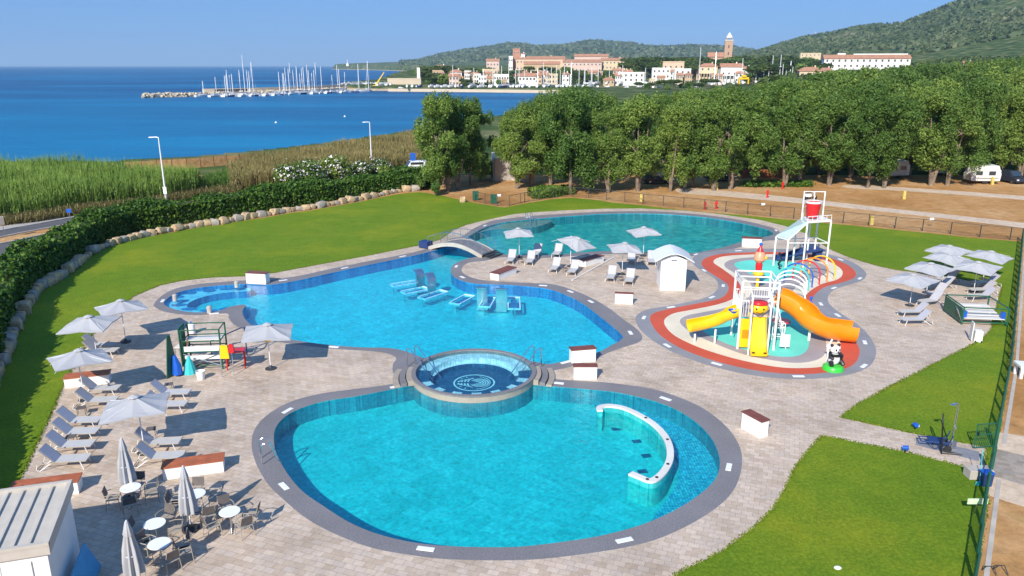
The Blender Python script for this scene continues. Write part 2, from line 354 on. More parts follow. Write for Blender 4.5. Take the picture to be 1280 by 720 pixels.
def region(names, z): 
    mb = MB(); idx = {}
    for f, r in zip(cf, reg):
        if r in names:
            q = []
            for i in f:
                if i not in idx: idx[i] = len(mb.v); mb.v.append((cv[i].x, cv[i].y, z))
                q.append(idx[i])
            mb.f.append(q); mb.m.append(0)
    return mb

# ---- ground materials
def m_lawn():
    m, nt, b = nodes('lawn_grass'); p = pos(nt)
    n1 = tex(nt, 'Noise', .13, p, Detail=8, Roughness=.68); n2 = tex(nt, 'Noise', 7, p, Detail=7, Roughness=.85); n3 = tex(nt, 'Noise', .9, p, Detail=7, Roughness=.75)
    c = ramp(nt, n2.outputs[0], [(.30, (.060, .120, .006)), (.5, (.130, .205, .010)), (.70, (.25, .32, .025))])
    c2 = ramp(nt, n1.outputs[0], [(.32, (.80, .92, .8)), (.5, (1.0, 1.02, 1)), (.66, (1.5, 1.18, 1.2))])
    c = mix(nt, c, c2, 1.0, 'MULTIPLY')
    c3 = ramp(nt, n3.outputs[0], [(.3, (.78, .84, .75)), (.7, (1.22, 1.16, 1.1))])
    c = mix(nt, c, c3, .8, 'MULTIPLY')
    nt.links.new(c, b.inputs['Base Color']); b.inputs['Roughness'].default_value = .85; b.inputs['Specular IOR Level'].default_value = .15
    bump(nt, b, n2.outputs[0], .8, .05); return m
def m_deck(name, cols, sc=1.0, mort=(.33, .27, .22), rot=.35):
    m, nt, b = nodes(name); p = pos(nt)
    mp = nt.nodes.new('ShaderNodeMapping'); mp.inputs['Rotation'].default_value = (0, 0, rot); nt.links.new(p, mp.inputs[0])
    br = tex(nt, 'Brick', 1.0 * sc, mp.outputs[0])
    br.inputs['Color1'].default_value = (0, 0, 0, 1); br.inputs['Color2'].default_value = (1, 1, 1, 1); br.inputs['Mortar'].default_value = (.5, .5, .5, 1)
    br.inputs['Mortar Size'].default_value = .008; br.inputs['Brick Width'].default_value = .40; br.inputs['Row Height'].default_value = .27; br.inputs['Bias'].default_value = 0
    n1 = tex(nt, 'Noise', .35, p, Detail=6, Roughness=.6); n2 = tex(nt, 'Noise', 6, p, Detail=4)
    c = ramp(nt, br.outputs[0], [(0, cols[0]), (.35, cols[1]), (.65, cols[2]), (1, cols[3])])
    c = mix(nt, c, mort, br.outputs['Fac'])
    c = mix(nt, c, ramp(nt, n1.outputs[0], [(.3, (.80, .78, .76)), (.5, (1.0, 1.0, 1.0)), (.7, (1.10, 1.08, 1.05))]), 1.0, 'MULTIPLY')
    c = mix(nt, c, ramp(nt, n2.outputs[0], [(.3, (.90, .90, .90)), (.7, (1.07, 1.07, 1.07))]), 1.0, 'MULTIPLY')
    st = tex(nt, 'Noise', .11, p, Detail=9, Roughness=.75, Distortion=1.2)
    c = mix(nt, c, ramp(nt, st.outputs[0], [(.42, (.80, .79, .77)), (.50, (1, 1, 1)), (.62, (1.05, 1.03, 1.0))]), .35, 'MULTIPLY')
    nt.links.new(c, b.inputs['Base Color']); b.inputs['Roughness'].default_value = .75; b.inputs['Specular IOR Level'].default_value = .3
    bump(nt, b, br.outputs['Fac'], .3, -.01); return m
def m_speck(name, c0, c1, rough=.7, sc=14):
    m, nt, b = nodes(name); p = pos(nt)
    n = tex(nt, 'Noise', sc, p, Detail=3, Roughness=.8); n1 = tex(nt, 'Noise', .5, p, Detail=5)
    c = ramp(nt, n.outputs[0], [(.35, c0), (.65, c1)])
    c = mix(nt, c, ramp(nt, n1.outputs[0], [(.3, (.88, .88, .88)), (.7, (1.08, 1.08, 1.08))]), 1.0, 'MULTIPLY')
    nt.links.new(c, b.inputs['Base Color']); b.inputs['Roughness'].default_value = rough; return m
def m_soil():
    m, nt, b = nodes('bare_soil'); p = pos(nt)
    n = tex(nt, 'Noise', .09, p, Detail=9, Roughness=.62); n2 = tex(nt, 'Noise', 1.1, p, Detail=8, Roughness=.75); n3 = tex(nt, 'Noise', .22, p, Detail=7, Roughness=.7)
    c = ramp(nt, n.outputs[0], [(.33, (.37, .19, .065)), (.5, (.48, .27, .11)), (.68, (.58, .38, .20))])
    c = mix(nt, c, ramp(nt, n2.outputs[0], [(.28, (.62, .58, .54)), (.7, (1.22, 1.2, 1.18))]), 1.0, 'MULTIPLY')
    c = mix(nt, c, (.16, .15, .04), ramp(nt, n3.outputs[0], [(.60, (0, 0, 0)), (.72, (.7, .7, .7))]))
    nt.links.new(c, b.inputs['Base Color']); b.inputs['Roughness'].default_value = .95; b.inputs['Specular IOR Level'].default_value = .1
    bump(nt, b, n2.outputs[0], .7, .12); return m
def m_tile(name, c0, c1, c2, tile=.6, fine=0):
    m, nt, b = nodes(name); p = pos(nt)
    mp = nt.nodes.new('ShaderNodeMapping'); mp.inputs['Rotation'].default_value = (0, 0, .0 if fine else .78); nt.links.new(p, mp.inputs[0])
    br = tex(nt, 'Brick', 1.0, mp.outputs[0]); br.offset = 0.0
    br.inputs['Color1'].default_value = (0, 0, 0, 1); br.inputs['Color2'].default_value = (1, 1, 1, 1); br.inputs['Mortar'].default_value = (.5, .5, .5, 1)
    br.inputs['Mortar Size'].default_value = .012; br.inputs['Brick Width'].default_value = tile; br.inputs['Row Height'].default_value = tile
    n1 = tex(nt, 'Noise', .5, p, Detail=5, Roughness=.7); n2 = tex(nt, 'Noise', 6.0, p, Detail=3, Roughness=.7)
    c = ramp(nt, br.outputs[0], [(0, c0), (.5, c1), (1, c2)])
    c = mix(nt, c, tuple(x * .86 for x in c0), br.outputs['Fac'])
    c = mix(nt, c, ramp(nt, n1.outputs[0], [(.3, (.86, .90, .90)), (.7, (1.10, 1.06, 1.06))]), 1.0, 'MULTIPLY')
    c = mix(nt, c, ramp(nt, n2.outputs[0], [(.35, (.78, .82, .82)), (.7, (1.25, 1.18, 1.18))]), 1.0, 'MULTIPLY')  # fine bright speckle: water sparkle painted into the tile colour
    nt.links.new(c, b.inputs['Base Color']); b.inputs['Roughness'].default_value = .5; return m
def m_water(name, tint, wave=2.2, st=.35):
    m, nt, b = nodes(name); p = pos(nt); nt.nodes.remove(b)
    n1 = tex(nt, 'Noise', wave, p, Detail=5, Roughness=.65, Distortion=.6); n2 = tex(nt, 'Noise', wave * 4, p, Detail=3, Roughness=.6)
    ad = nt.nodes.new('ShaderNodeMath'); ad.operation = 'MULTIPLY_ADD'; nt.links.new(n2.outputs[0], ad.inputs[0]); ad.inputs[1].default_value = .35; nt.links.new(n1.outputs[0], ad.inputs[2])
    bp = nt.nodes.new('ShaderNodeBump'); bp.inputs['Strength'].default_value = st; bp.inputs['Distance'].default_value = .05; nt.links.new(ad.outputs[0], bp.inputs['Height'])
    tr = nt.nodes.new('ShaderNodeBsdfTransparent')
    cr = ramp(nt, n1.outputs[0], [(.35, tuple(t * .86 for t in tint)), (.5, tint), (.65, tuple(min(1, t * 1.12 + .03) for t in tint))]); nt.links.new(cr, tr.inputs[0])  # ripple sparkle put into the tint as lighter and darker patches
    gl = nt.nodes.new('ShaderNodeBsdfGlossy'); gl.inputs['Roughness'].default_value = .03; gl.inputs['Color'].default_value = (1, 1, 1, 1)
    lw_ = nt.nodes.new('ShaderNodeLayerWeight'); lw_.inputs[0].default_value = .5; pw = nt.nodes.new('ShaderNodeMath'); pw.operation = 'POWER'; pw.inputs[1].default_value = 4.5; nt.links.new(lw_.outputs['Facing'], pw.inputs[0]); fr = nt.nodes.new('ShaderNodeMath'); fr.operation = 'MULTIPLY_ADD'; fr.inputs[1].default_value = .75; fr.inputs[2].default_value = .02; nt.links.new(pw.outputs[0], fr.inputs[0])
    nt.links.new(bp.outputs[0], gl.inputs['Normal']); nt.links.new(bp.outputs[0], lw_.inputs['Normal'])
    ms = nt.nodes.new('ShaderNodeMixShader'); nt.links.new(fr.outputs[0], ms.inputs[0]); nt.links.new(tr.outputs[0], ms.inputs[1]); nt.links.new(gl.outputs[0], ms.inputs[2])
    nt.links.new(ms.outputs[0], nt.nodes['Material Output'].inputs[0]); return m
def m_asphalt():
    return m_speck('asphalt', (.075, .073, .08), (.12, .115, .12), .85, 8)
M['lawn'] = m_lawn(); M['soil'] = m_soil()
M['deck'] = m_deck('beige_pavers', [(.47, .365, .275), (.54, .43, .335), (.60, .485, .385), (.51, .42, .345)])
M['xpath'] = m_deck('grey_brown_pavers', [(.26, .22, .17), (.32, .27, .22), (.36, .31, .26), (.28, .25, .22)], 1.2)
M['coping'] = m_speck('grey_pool_coping', (.155, .145, .150), (.235, .22, .225))
M['coping2'] = m_speck('grey_playground_edging', (.21, .205, .215), (.29, .285, .295))
M['rubred'] = m_speck('red_rubber', (.48, .065, .03), (.60, .10, .05), .9)
M['rubcream'] = m_speck('cream_rubber', (.66, .58, .44), (.78, .69, .53), .9)
M['rubgrey'] = m_speck('grey_rubber', (.28, .24, .24), (.40, .35, .35), .9)
M['rubaqua'] = m_speck('aqua_rubber', (.10, .58, .46), (.16, .70, .56), .9)
M['asphalt'] = m_asphalt()
M['walk'] = m_speck('pale_pavement', (.34, .32, .30), (.46, .43, .40), .85, 4)
M['fieldpath'] = m_speck('pale_dirt', (.48, .36, .25), (.66, .52, .39), .95, 1.6)
tag(region({'soil'}, 0).build('bare_ground', M['soil']), kind='structure')
for nm, rg, mt in (('lawn', {'lawn'}, 'lawn'), ('pool_deck', {'deck'}, 'deck'), ('pool_coping', {'coping'}, 'coping'), ('playground_edging', {'coping2'}, 'coping2'),
                   ('red_rubber_band', {'red'}, 'rubred'), ('cream_rubber_band', {'cream'}, 'rubcream'), ('grey_rubber_band', {'grey'}, 'rubgrey'), ('aqua_rubber_floor', {'aqua'}, 'rubaqua'),
                   ('road', {'road'}, 'asphalt'), ('pavement', {'walk'}, 'walk'), ('dirt_path', {'fieldpath'}, 'fieldpath'), ('brick_path', {'xpath'}, 'xpath')):
    tag(region(rg, 0).build(nm, M[mt]), kind='structure')

# ---- pools
DEP = {'pool1': -.85, 'mos1': -.75, 'pool2': -.8, 'ledge2': -.28, 'pool3': -.9, 'shallow3': -.18, 'jac': -9}
M['floor1'] = m_tile('turquoise_pool_tiles', (.02, .52, .54), (.03, .56, .59), (.05, .60, .63), .75)
M['floor1b'] = m_tile('blue_mosaic', (.01, .30, .48), (.03, .52, .66), (.12, .72, .80), .12, 1)
M['floor2'] = m_tile('azure_pool_tiles', (.01, .57, .66), (.015, .62, .72), (.03, .67, .76), .75)
M['floor3'] = m_tile('teal_pool_tiles', (.02, .36, .37), (.03, .46, .46), (.10, .56, .50), .62)
M['ledge'] = m_tile('pale_blue_ledge_tiles', (.40, .66, .86), (.48, .74, .90), (.55, .78, .92), .3)
M['shal'] = m_speck('submerged_grey_beach', (.26, .26, .26), (.36, .36, .35))
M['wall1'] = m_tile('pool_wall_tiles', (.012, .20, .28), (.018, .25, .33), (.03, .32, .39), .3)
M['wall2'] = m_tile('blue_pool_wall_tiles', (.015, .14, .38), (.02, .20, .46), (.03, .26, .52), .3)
edge2tri = {}
for fi, f in enumerate(cf):
    for a, b in ((f[0], f[1]), (f[1], f[2]), (f[2], f[0])): edge2tri.setdefault((min(a, b), max(a, b)), []).append(fi)
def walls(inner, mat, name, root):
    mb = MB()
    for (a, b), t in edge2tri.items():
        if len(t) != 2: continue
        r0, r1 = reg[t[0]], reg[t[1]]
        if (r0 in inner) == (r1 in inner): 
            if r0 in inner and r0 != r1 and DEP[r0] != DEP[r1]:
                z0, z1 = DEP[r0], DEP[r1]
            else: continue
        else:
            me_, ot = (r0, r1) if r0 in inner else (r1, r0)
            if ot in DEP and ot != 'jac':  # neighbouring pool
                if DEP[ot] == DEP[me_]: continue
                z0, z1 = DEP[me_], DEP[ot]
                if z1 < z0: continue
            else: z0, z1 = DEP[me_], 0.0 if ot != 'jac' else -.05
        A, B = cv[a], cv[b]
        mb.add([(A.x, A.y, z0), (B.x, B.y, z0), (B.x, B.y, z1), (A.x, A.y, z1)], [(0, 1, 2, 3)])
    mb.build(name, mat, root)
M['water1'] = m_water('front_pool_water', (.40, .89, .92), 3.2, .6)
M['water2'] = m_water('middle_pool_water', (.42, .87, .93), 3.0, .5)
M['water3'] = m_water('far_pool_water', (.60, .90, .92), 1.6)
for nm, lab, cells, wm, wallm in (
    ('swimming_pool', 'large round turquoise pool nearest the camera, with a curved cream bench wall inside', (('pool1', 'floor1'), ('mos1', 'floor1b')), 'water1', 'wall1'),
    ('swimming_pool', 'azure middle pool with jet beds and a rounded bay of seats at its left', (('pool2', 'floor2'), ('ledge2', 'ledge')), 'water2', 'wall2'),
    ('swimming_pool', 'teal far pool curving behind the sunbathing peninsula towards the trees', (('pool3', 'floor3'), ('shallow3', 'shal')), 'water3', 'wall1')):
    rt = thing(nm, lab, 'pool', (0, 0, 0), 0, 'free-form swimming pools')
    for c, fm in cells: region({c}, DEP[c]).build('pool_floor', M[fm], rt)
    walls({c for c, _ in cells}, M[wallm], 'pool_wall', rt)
    w = region({c for c, _ in cells}, -.05).build('water', M[wm], rt)

# ---- jacuzzi
M['jnavy'] = m_tile('navy_mosaic', (.004, .06, .16), (.006, .09, .20), (.01, .13, .25), .15, 1)
M['jwhite'] = m_tile('white_blue_seat_tiles', (.55, .70, .76), (.66, .80, .84), (.72, .84, .88), .15, 1)
M['jlogo'] = simple('white_mosaic_emblem', (.50, .80, .86), .5, var=.05)
M['waterj'] = m_water('hot_tub_water', (.62, .88, .92), 3, .2)
jz = thing('hot_tub', 'raised round hot tub with dark floor and white emblem between the front and middle pools', 'hot tub', (JC.x, JC.y, 0))
MB().lathe([(JR, -.05), (JR, .30)], 96).build('outer_wall', M['creamtile'], jz, True)
MB().lathe([(JR, -1.3), (JR, -.05)], 96).build('submerged_wall', M['wall1'], jz, True)
MB().lathe([(JR + .03, .26), (JR + .03, .34), (3.10, .34), (3.10, .0)], 96).build('rim', M['coping'], jz)
sm = MB()
for k in range(96):
    a0 = 2 * math.pi * k / 96; a1 = 2 * math.pi * (k + 1) / 96; mid = (a0 + a1) / 2
    def rg(r0, r1, z0, z1, mi):
        sm.add([(r0 * math.cos(a0), r0 * math.sin(a0), z0), (r0 * math.cos(a1), r0 * math.sin(a1), z0), (r1 * math.cos(a1), r1 * math.sin(a1), z1), (r1 * math.cos(a0), r1 * math.sin(a0), z1)], [(0, 1, 2, 3)], mi)
    front = math.sin(mid) < -.12; side = abs(math.sin(mid)) < .22
    c = (1 if (k // 3) % 2 else 0) if front else 0
    if side: c = 1
    rg(3.10, 2.42, .12, .12, c); rg(2.42, 2.42, .12, -.15, 0 if not (front or side) else 1); rg(2.42, 2.2, -.15, -.15, 0 if not (front or side) else 1)
    rg(2.2, 2.2, -.15, -.38, 1)
sm.build('seat_ring', [M['jwhite'], M['jnavy']], jz)
MB().lathe([(0.001, -.38), (2.25, -.38)], 64).build('tub_floor', M['jnavy'], jz)
MB().lathe([(0.001, .285), (3.12, .285)], 64).build('water', M['waterj'], jz)
zl = -.365
emblems = []
lg = MB()
def ring(rx, ry, w, cx=0, cy=0, a0=0, a1=2 * math.pi, n=48):
    for k in range(n):
        t0 = a0 + (a1 - a0) * k / n; t1 = a0 + (a1 - a0) * (k + 1) / n
        lg.add([(cx + rx * math.cos(t0), cy + ry * math.sin(t0), zl), (cx + rx * math.cos(t1), cy + ry * math.sin(t1), zl),
                (cx + (rx - w) * math.cos(t1), cy + (ry - w) * math.sin(t1), zl), (cx + (rx - w) * math.cos(t0), cy + (ry - w) * math.sin(t0), zl)], [(0, 1, 2, 3)])
ring(1.12, 1.12, .085); lg.build('emblem_ring', M['jlogo'], jz); lg = MB()
for q in (.54, .40, .26, .12): ring(q * .95, q, .07, .28, 0, -2.6, 2.6, 30); lg.build('emblem_swirl', M['jlogo'], jz); lg = MB()
for q in range(4):                       # curved fronds on the left half
    for s in (-1, 1):
        ring(.36 + .0 * q, .60 - q * .10, .08, -.02 - q * .17, s * .05, *(((R(95), R(175))) if s > 0 else (R(185), R(265))), 10)
lg.build('emblem_fronds', M['jlogo'], jz); lg = MB()
for k in range(14):                      # small marks like letters round the rim
    t = R(-75 + k * 11) ; cx, cy = .86 * math.cos(t), .86 * math.sin(t)
    lg = MB().box((cx, cy, zl), (.13, .05, .004), t + math.pi / 2); lg.build('emblem_mark', M['jlogo'], jz)
for k in range(6):
    t = R(120 + k * 24); cx, cy = .86 * math.cos(t), .86 * math.sin(t)
    lg = MB().box((cx, cy, zl), (.13, .05, .004), t); lg.build('emblem_mark', M['jlogo'], jz)

# steps on both flanks
for s, a in ((-1, R(185)), (1, R(-3))):
    for k in range(3):
        r0 = JR + .15 + .36 * k
        pts = [(JC.x + (r0) * math.cos(a + t), JC.y + r0 * math.sin(a + t)) for t in np.linspace(-.28, .28, 9)]
        mb = MB().strip(pts, .30, -.02, .27 - .085 * k)
        st = mb.build('tub_step', M['coping'] if k % 2 else M['creamtile'])
        tag(st, 'curved %s step on the %s flank of the round hot tub' % (('inner', 'middle', 'outer')[k], 'left' if s < 0 else 'right'), 'step', 'curved steps beside the hot tub')
# handrails
def rail(p0, p1, h0, h1, label, name='pool_handrail'):
    d = Vector((p1[0] - p0[0], p1[1] - p0[1], 0)); L = d.length; d.normalize(); n = Vector((-d.y, d.x, 0))
    t = thing(name, label, 'handrail', (p0[0], p0[1], 0), 0, 'steel pool handrails')
    for s in (-.28, .28):
        o = n * s
        MB().tube([o + Vector((0, 0, 0)), o + Vector((0, 0, h0)), o + d * .12 + Vector((0, 0, h0 + .08)), o + d * .35 + Vector((0, 0, h0 + .06)), o + d * L + Vector((0, 0, h1))], .028, 8).build('rail', M['chrome'], t, True)
gl_ = G(512, 460); gi = G(541, 461, .3)
rail(G(514, 457), (JC.x - 2.0, JC.y), 1.05, -.2, 'steel handrails over the left steps of the hot tub')
rail(G(672, 457), (JC.x + 2.0, JC.y), 1.05, -.2, 'steel handrails over the right steps of the hot tub')
rail(G(327, 577), G(352, 572), .85, -.6, 'steel ladder rails at the left edge of the front pool')
rail(G(660, 276), G(668, 280), .85, -.3, 'steel handrails by the submerged beach of the far pool')
# curved bench wall in the front pool
bw = smooth_loop(W([(750,512),(750,507.5),(762,505.5),(780,508.5),(798,516.5),(816,527.5),(830,541.5),(837,556),(837.5,572),(831,586),(821,596),(812,599),(800,594.5),(788,589.5)], .3), 4, False)
o = MB().strip(bw, .27, -1.1, .18).build('wall_body', M['floor3'])
bwr = thing('curved_bench_wall', 'curved cream topped bench wall rising from the water of the front pool', 'pool bench', (0, 0, 0))
o.parent = bwr
MB().strip(bw, .30, .181, .27).build('wall_coping', M['offwhite'], bwr, bevel=.03)
for k in (18, 26, 34, 40, 45):
    if k < len(bw): MB().lathe([(.001, .012), (.07, .012), (.07, 0)], 12, (bw[k].x, bw[k].y, .282)).build('jet_button', M['black'], bwr)
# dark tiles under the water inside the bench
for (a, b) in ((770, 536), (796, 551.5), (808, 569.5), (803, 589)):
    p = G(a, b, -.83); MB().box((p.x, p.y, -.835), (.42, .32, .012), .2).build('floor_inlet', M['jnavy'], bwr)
# dark seats in the left bay of the middle pool
bay = bpy.data.objects['swimming_pool.001']
for (a, b, w_) in ((222,371,.9),(237,366,1.0),(262,363.5,.9),(284,361,1.1),(300,361,.8),(224,381,1.0),(237,386,1.1),(262,388,1.2),(283,386,1.0),(228,376,.9)):
    p = G(a, b, -.26)
    MB().lathe([(.001, 0), (.42, 0), (.46, .01)], 20, (0, 0, 0)).build('seat_recess', M['wall2'], bay, loc=(p.x, p.y, -.272)).scale = (w_ * 1.15, .8, 1)
# boxes bearing jets on the coping of the bay
for k, (a, b) in enumerate(((219, 376), (262, 391), (296, 359))):
    p = G(a, b); t = thing('water_spout_post', ('short stone spout post at the %s of the bay of seats' % ('left end', 'near edge', 'far edge')[k]), 'spout post', (p.x, p.y, 0))
    MB().lathe([(.16, 0), (.16, .42), (.10, .48), (.001, .48)], 16).build('post_body', M['concrete'], t, True)
    MB().tube([(0, 0, .4), (.1, .25, .4)], .05, 8).build('spout', M['steel'], t)
# cover plates in copings
cen = {'front pool': P1o, 'middle pool': P2o, 'far pool': P3o, 'playground': PGo}
plates = [(359.6,513.4),(495,483.5),(355,608),(532,686.4),(780.5,675.5),(911,584),(832,498.6),(697.5,479),(707,453),(203.4,376),(354,350.5),(431,335),(503.4,320.5),(267.5,392),(417.5,433.8),(570.5,333),(578,346.5),(679,357),(713,364.5),(738.5,377),(606.5,282),(660,271.5),(838.7,384),(880,338),(904,357),(890,371.5),(805,397),(834,432),(896,455),(998,470.5),(1080,457.5),(1081,428),(1047,394),(1026,380),(1042.7,360),(1075,348),(1050.7,324.5),(923,313.5),(788,416),(970,288),(870,318)]
proto = None
for (a, b) in plates:
    p = Vector(G(a, b)[:2]); best = min(cen, key=lambda k: min((q - p).length for q in cen[k]))
    lp = cen[best]; i = min(range(len(lp)), key=lambda i: (lp[i] - p).length); tg = lp[(i + 1) % len(lp)] - lp[i - 1]
    c = sum((q for q in lp), Vector((0, 0))) / len(lp); d = p - c
    side = ('far' if d.y > 0 else 'near') + (' right' if d.x > 0 else ' left')
    lab = 'white cover plate in the grey edging on the %s side of the %s' % (side, best)
    if proto is None:
        proto = MB().box((0, 0, .012), (.62, .22, .024)).build('cover_plate', M['trim'], bevel=.005); o = proto
    else: o = proto.copy(); COL.objects.link(o)
    o.location = (p.x, p.y, .001); o.rotation_euler = (0, 0, math.atan2(tg.y, tg.x)); tag(o, lab, 'cover plate', 'white cover plates set in the grey edging')
# ragged grass edge along the paving
g = np.random.default_rng(77); ep = []
for (a, b), t in edge2tri.items():
    if len(t) == 2 and {reg[t[0]], reg[t[1]]} in ({'lawn', 'deck'}, {'lawn', 'soil'}):
        A, B = cv[a], cv[b]; L_ = (A - B).length; k = max(1, int(L_ * 70)); u = g.uniform(0, 1, k)
        ep.append(np.stack([A.x + (B.x - A.x) * u, A.y + (B.y - A.y) * u, np.full(k, .03)], 1) + g.normal(0, 1, (k, 3)) * np.array([.05, .05, .012]))
EDGEP = np.concatenate(ep); EDGEP = EDGEP[np.hypot(EDGEP[:, 0], EDGEP[:, 1]) < 80]
# kerbs
kb = MB()
def pl(pxs): return smooth_loop(W(pxs), 3, False)
kb.strip(pl([(-120,313),(0,289),(50,280),(105,270),(145,265),(200,257.5),(300,244)]), .2, -.02, .13)
kb.strip(pl([(-120,325),(0,297.5),(50,287.5),(105,278),(145,273)]), .2, -.02, .13)
kb.strip(pl([(-160,335),(-60,316),(0,305.5),(50,295),(110,281)]), .2, -.02, .13)
tag(kb.build('kerb', M['concrete']), kind='structure')
# ================================================================== land, sea and hills
SEA = -2.6
LAND = [tuple(G(a, b, SEA)[:2]) for a, b in ((-400,232),(-150,223),(0,219),(130,219.5),(250,211.5),(330,203),(430,189),(530,172),(600,159),(650,147),(690,135),(722,120),(716,116.5),(600,115),(486,113.5))]
LAND += [(colx(432, 625), 625), (colx(424, 690), 690)]
LAND += [(colx(470, 740), 740), (colx(500, 900), 900), (colx(524, 1000), 1000), (colx(527, 1500), 1500), (colx(522, 2600), 2600), (colx(470, 3500), 3500), (colx(418, 4300), 4300), (colx(425, 5200), 5200), (0, 12000), (12000, 12000), (12000, -400), (-400, -400), (-400, 60)]
HR = [(560,120),(900,74),(940,66),(980,56),(1003,49.5),(1038,45.5),(1057,41),(1085,36),(1120,35.5),(1132,30.5),(1149,24.5),(1179,14),(1203,4.7),(1233,0),(1280,-12),(1400,-30),(1700,10),(2600,60)]
HL = [(380,84),(420,80),(480,78),(520,76),(545,69),(580,63),(613,58.4),(635,54.5),(650,56),(668,58.8),(696,58.3),(720,55),(740,53.3),(775,55),(818,57.5),(873,58.8),(917,62.8),(960,66),(1100,66),(1400,60)]
def elev(py): return math.tan(math.atan((360 - py) / FPX) - PITCH)
def h_town(X, Y):
    r = np.hypot(X, Y)
    t = np.interp(r, [0, 585, 615, 650, 750, 850, 1000, 1500, 9000], [-9, -9, -.6, .6, 4, 8.5, 13, 15, 30])
    return t
def height(X, Y):
    X = np.asarray(X, float); Y = np.asarray(Y, float)
    r = np.hypot(X, Y); px = 640 + 999.5 * X / np.maximum(Y, 1); px = np.where(Y < 1, 1500 * np.sign(X), px)
    inside = pip_np(X, Y, LAND); d = dist_np(X, Y, LAND)
    near = np.where(inside, np.minimum(0, SEA + .15 + .115 * d), np.maximum(SEA - .15 - .1 * d, -9))
    quay = inside & (Y > 500) & (r < 1400); near = np.where(quay, np.maximum(near, SEA + 1.7), near)
    hf = 6.0 * np.clip((r - 150) / 230, 0, 1) * np.clip((px - 860) / 260, 0, 1)
    h = near + np.where(inside & (px > 700), hf, 0)
    h = np.where(inside, np.maximum(h, h_town(X, Y)), h)
    # right ridge
    er = np.interp(px, [a for a, b in HR], [H + 2600 * elev(b) for a, b in HR])
    pr = np.interp(r, [700, 1000, 1500, 2100, 2600, 3200, 6000], [0, .10, .36, .80, 1, .9, .3])
    # far ridge
    el = np.interp(px, [a for a, b in HL], [H + 4600 * elev(b) for a, b in HL])
    plf = np.interp(r, [2400, 3400, 4100, 4600, 5400, 9000], [0, .32, .78, 1, .8, .1])
    h = np.where(inside, np.maximum(h, np.maximum(er * pr, el * plf)), h)
    hole = (np.abs(X) < 82) & (Y > 10) & (Y < 111)
    return np.where(hole, -4.0, h - np.where((np.abs(X) < 90) & (Y < 120), .03, 0))
rr = [9.0]
while rr[-1] < 9500: rr.append(rr[-1] * (1.014 if rr[-1] < 1000 else 1.022))
rr = np.array(rr); aa = np.radians(np.linspace(-82, 82, 560))
RR, AA = np.meshgrid(rr, aa, indexing='ij'); TX = RR * np.sin(AA); TY = RR * np.cos(AA)
TZ = height(TX, TY)
far = np.clip((RR - 900) / 1500, 0, 1)
nz = np.zeros(TZ.shape)
for i in range(TZ.shape[0]):
    if rr[i] < 900: continue
    for j in range(TZ.shape[1]):
        if TZ[i, j] > 14:
            v = Vector((TX[i, j], TY[i, j], 0))
            nz[i, j] = noise.noise(v / 330) * 16 + noise.noise(v / 120) * 7 + noise.noise(v / 45) * 3.5
TZ = TZ + nz * far * np.clip(TZ / 90, 0.05, 1)
nr, na = TZ.shape
vs = np.stack([TX, TY, TZ], -1).reshape(-1, 3)
I, J = np.meshgrid(np.arange(nr - 1), np.arange(na - 1), indexing='ij'); q = (I * na + J).ravel()
fs = np.stack([q, q + 1, q + na + 1, q + na], -1)
me = bpy.data.meshes.new('terrain'); me.vertices.add(len(vs)); me.vertices.foreach_set('co', vs.ravel())
me.loops.add(fs.size); me.loops.foreach_set('vertex_index', fs[:, ::-1].ravel().astype(np.int32)); me.polygons.add(len(fs)); me.polygons.foreach_set('loop_start', np.arange(0, fs.size, 4, dtype=np.int32))
me.update(calc_edges=True); me.validate(); me.shade_smooth()
m, nt, b = nodes('land_scrub'); p = pos(nt)
sx = nt.nodes.new('ShaderNodeSeparateXYZ'); nt.links.new(p, sx.inputs[0])
n1 = tex(nt, 'Noise', .0045, p, Detail=9, Roughness=.62); n2 = tex(nt, 'Noise', .05, p, Detail=6, Roughness=.7); vo = tex(nt, 'Voronoi', .085, p)
n4 = tex(nt, 'Noise', .5, p, Detail=7, Roughness=.7)
scrub = ramp(nt, vo.outputs['Distance'], [(.15, (.022, .050, .014)), (.55, (.060, .095, .028)), (.9, (.16, .16, .08))])
scrub = mix(nt, scrub, ramp(nt, n2.outputs[0], [(.3, (.7, .75, .7)), (.7, (1.6, 1.45, 1.3))]), 1.0, 'MULTIPLY')
bare = ramp(nt, n2.outputs[0], [(.3, (.20, .17, .09)), (.7, (.38, .30, .20))])
hill = mix(nt, scrub, bare, ramp(nt, n1.outputs[0], [(.56, (0, 0, 0)), (.66, (.75, .75, .75))]))
sand = ramp(nt, n4.outputs[0], [(.3, (.42, .31, .19)), (.7, (.62, .50, .34))])
mr = nt.nodes.new('ShaderNodeMapRange'); nt.links.new(sx.outputs['Z'], mr.inputs[0]); mr.inputs[1].default_value = -1.7; mr.inputs[2].default_value = -.6
c = mix(nt, sand, hill, mr.outputs[0])
nt.links.new(c, b.inputs['Base Color']); b.inputs['Roughness'].default_value = .95; b.inputs['Specular IOR Level'].default_value = .1
bump(nt, b, vo.outputs['Distance'], .7, -2.0)
me.materials.append(m)
to = bpy.data.objects.new('terrain', me); COL.objects.link(to); tag(to, kind='structure')
def gz(x, y): 
    if abs(x) < 88 and 4 < y < 117: return 0.0
    return float(height(np.array([x]), np.array([y]))[0])
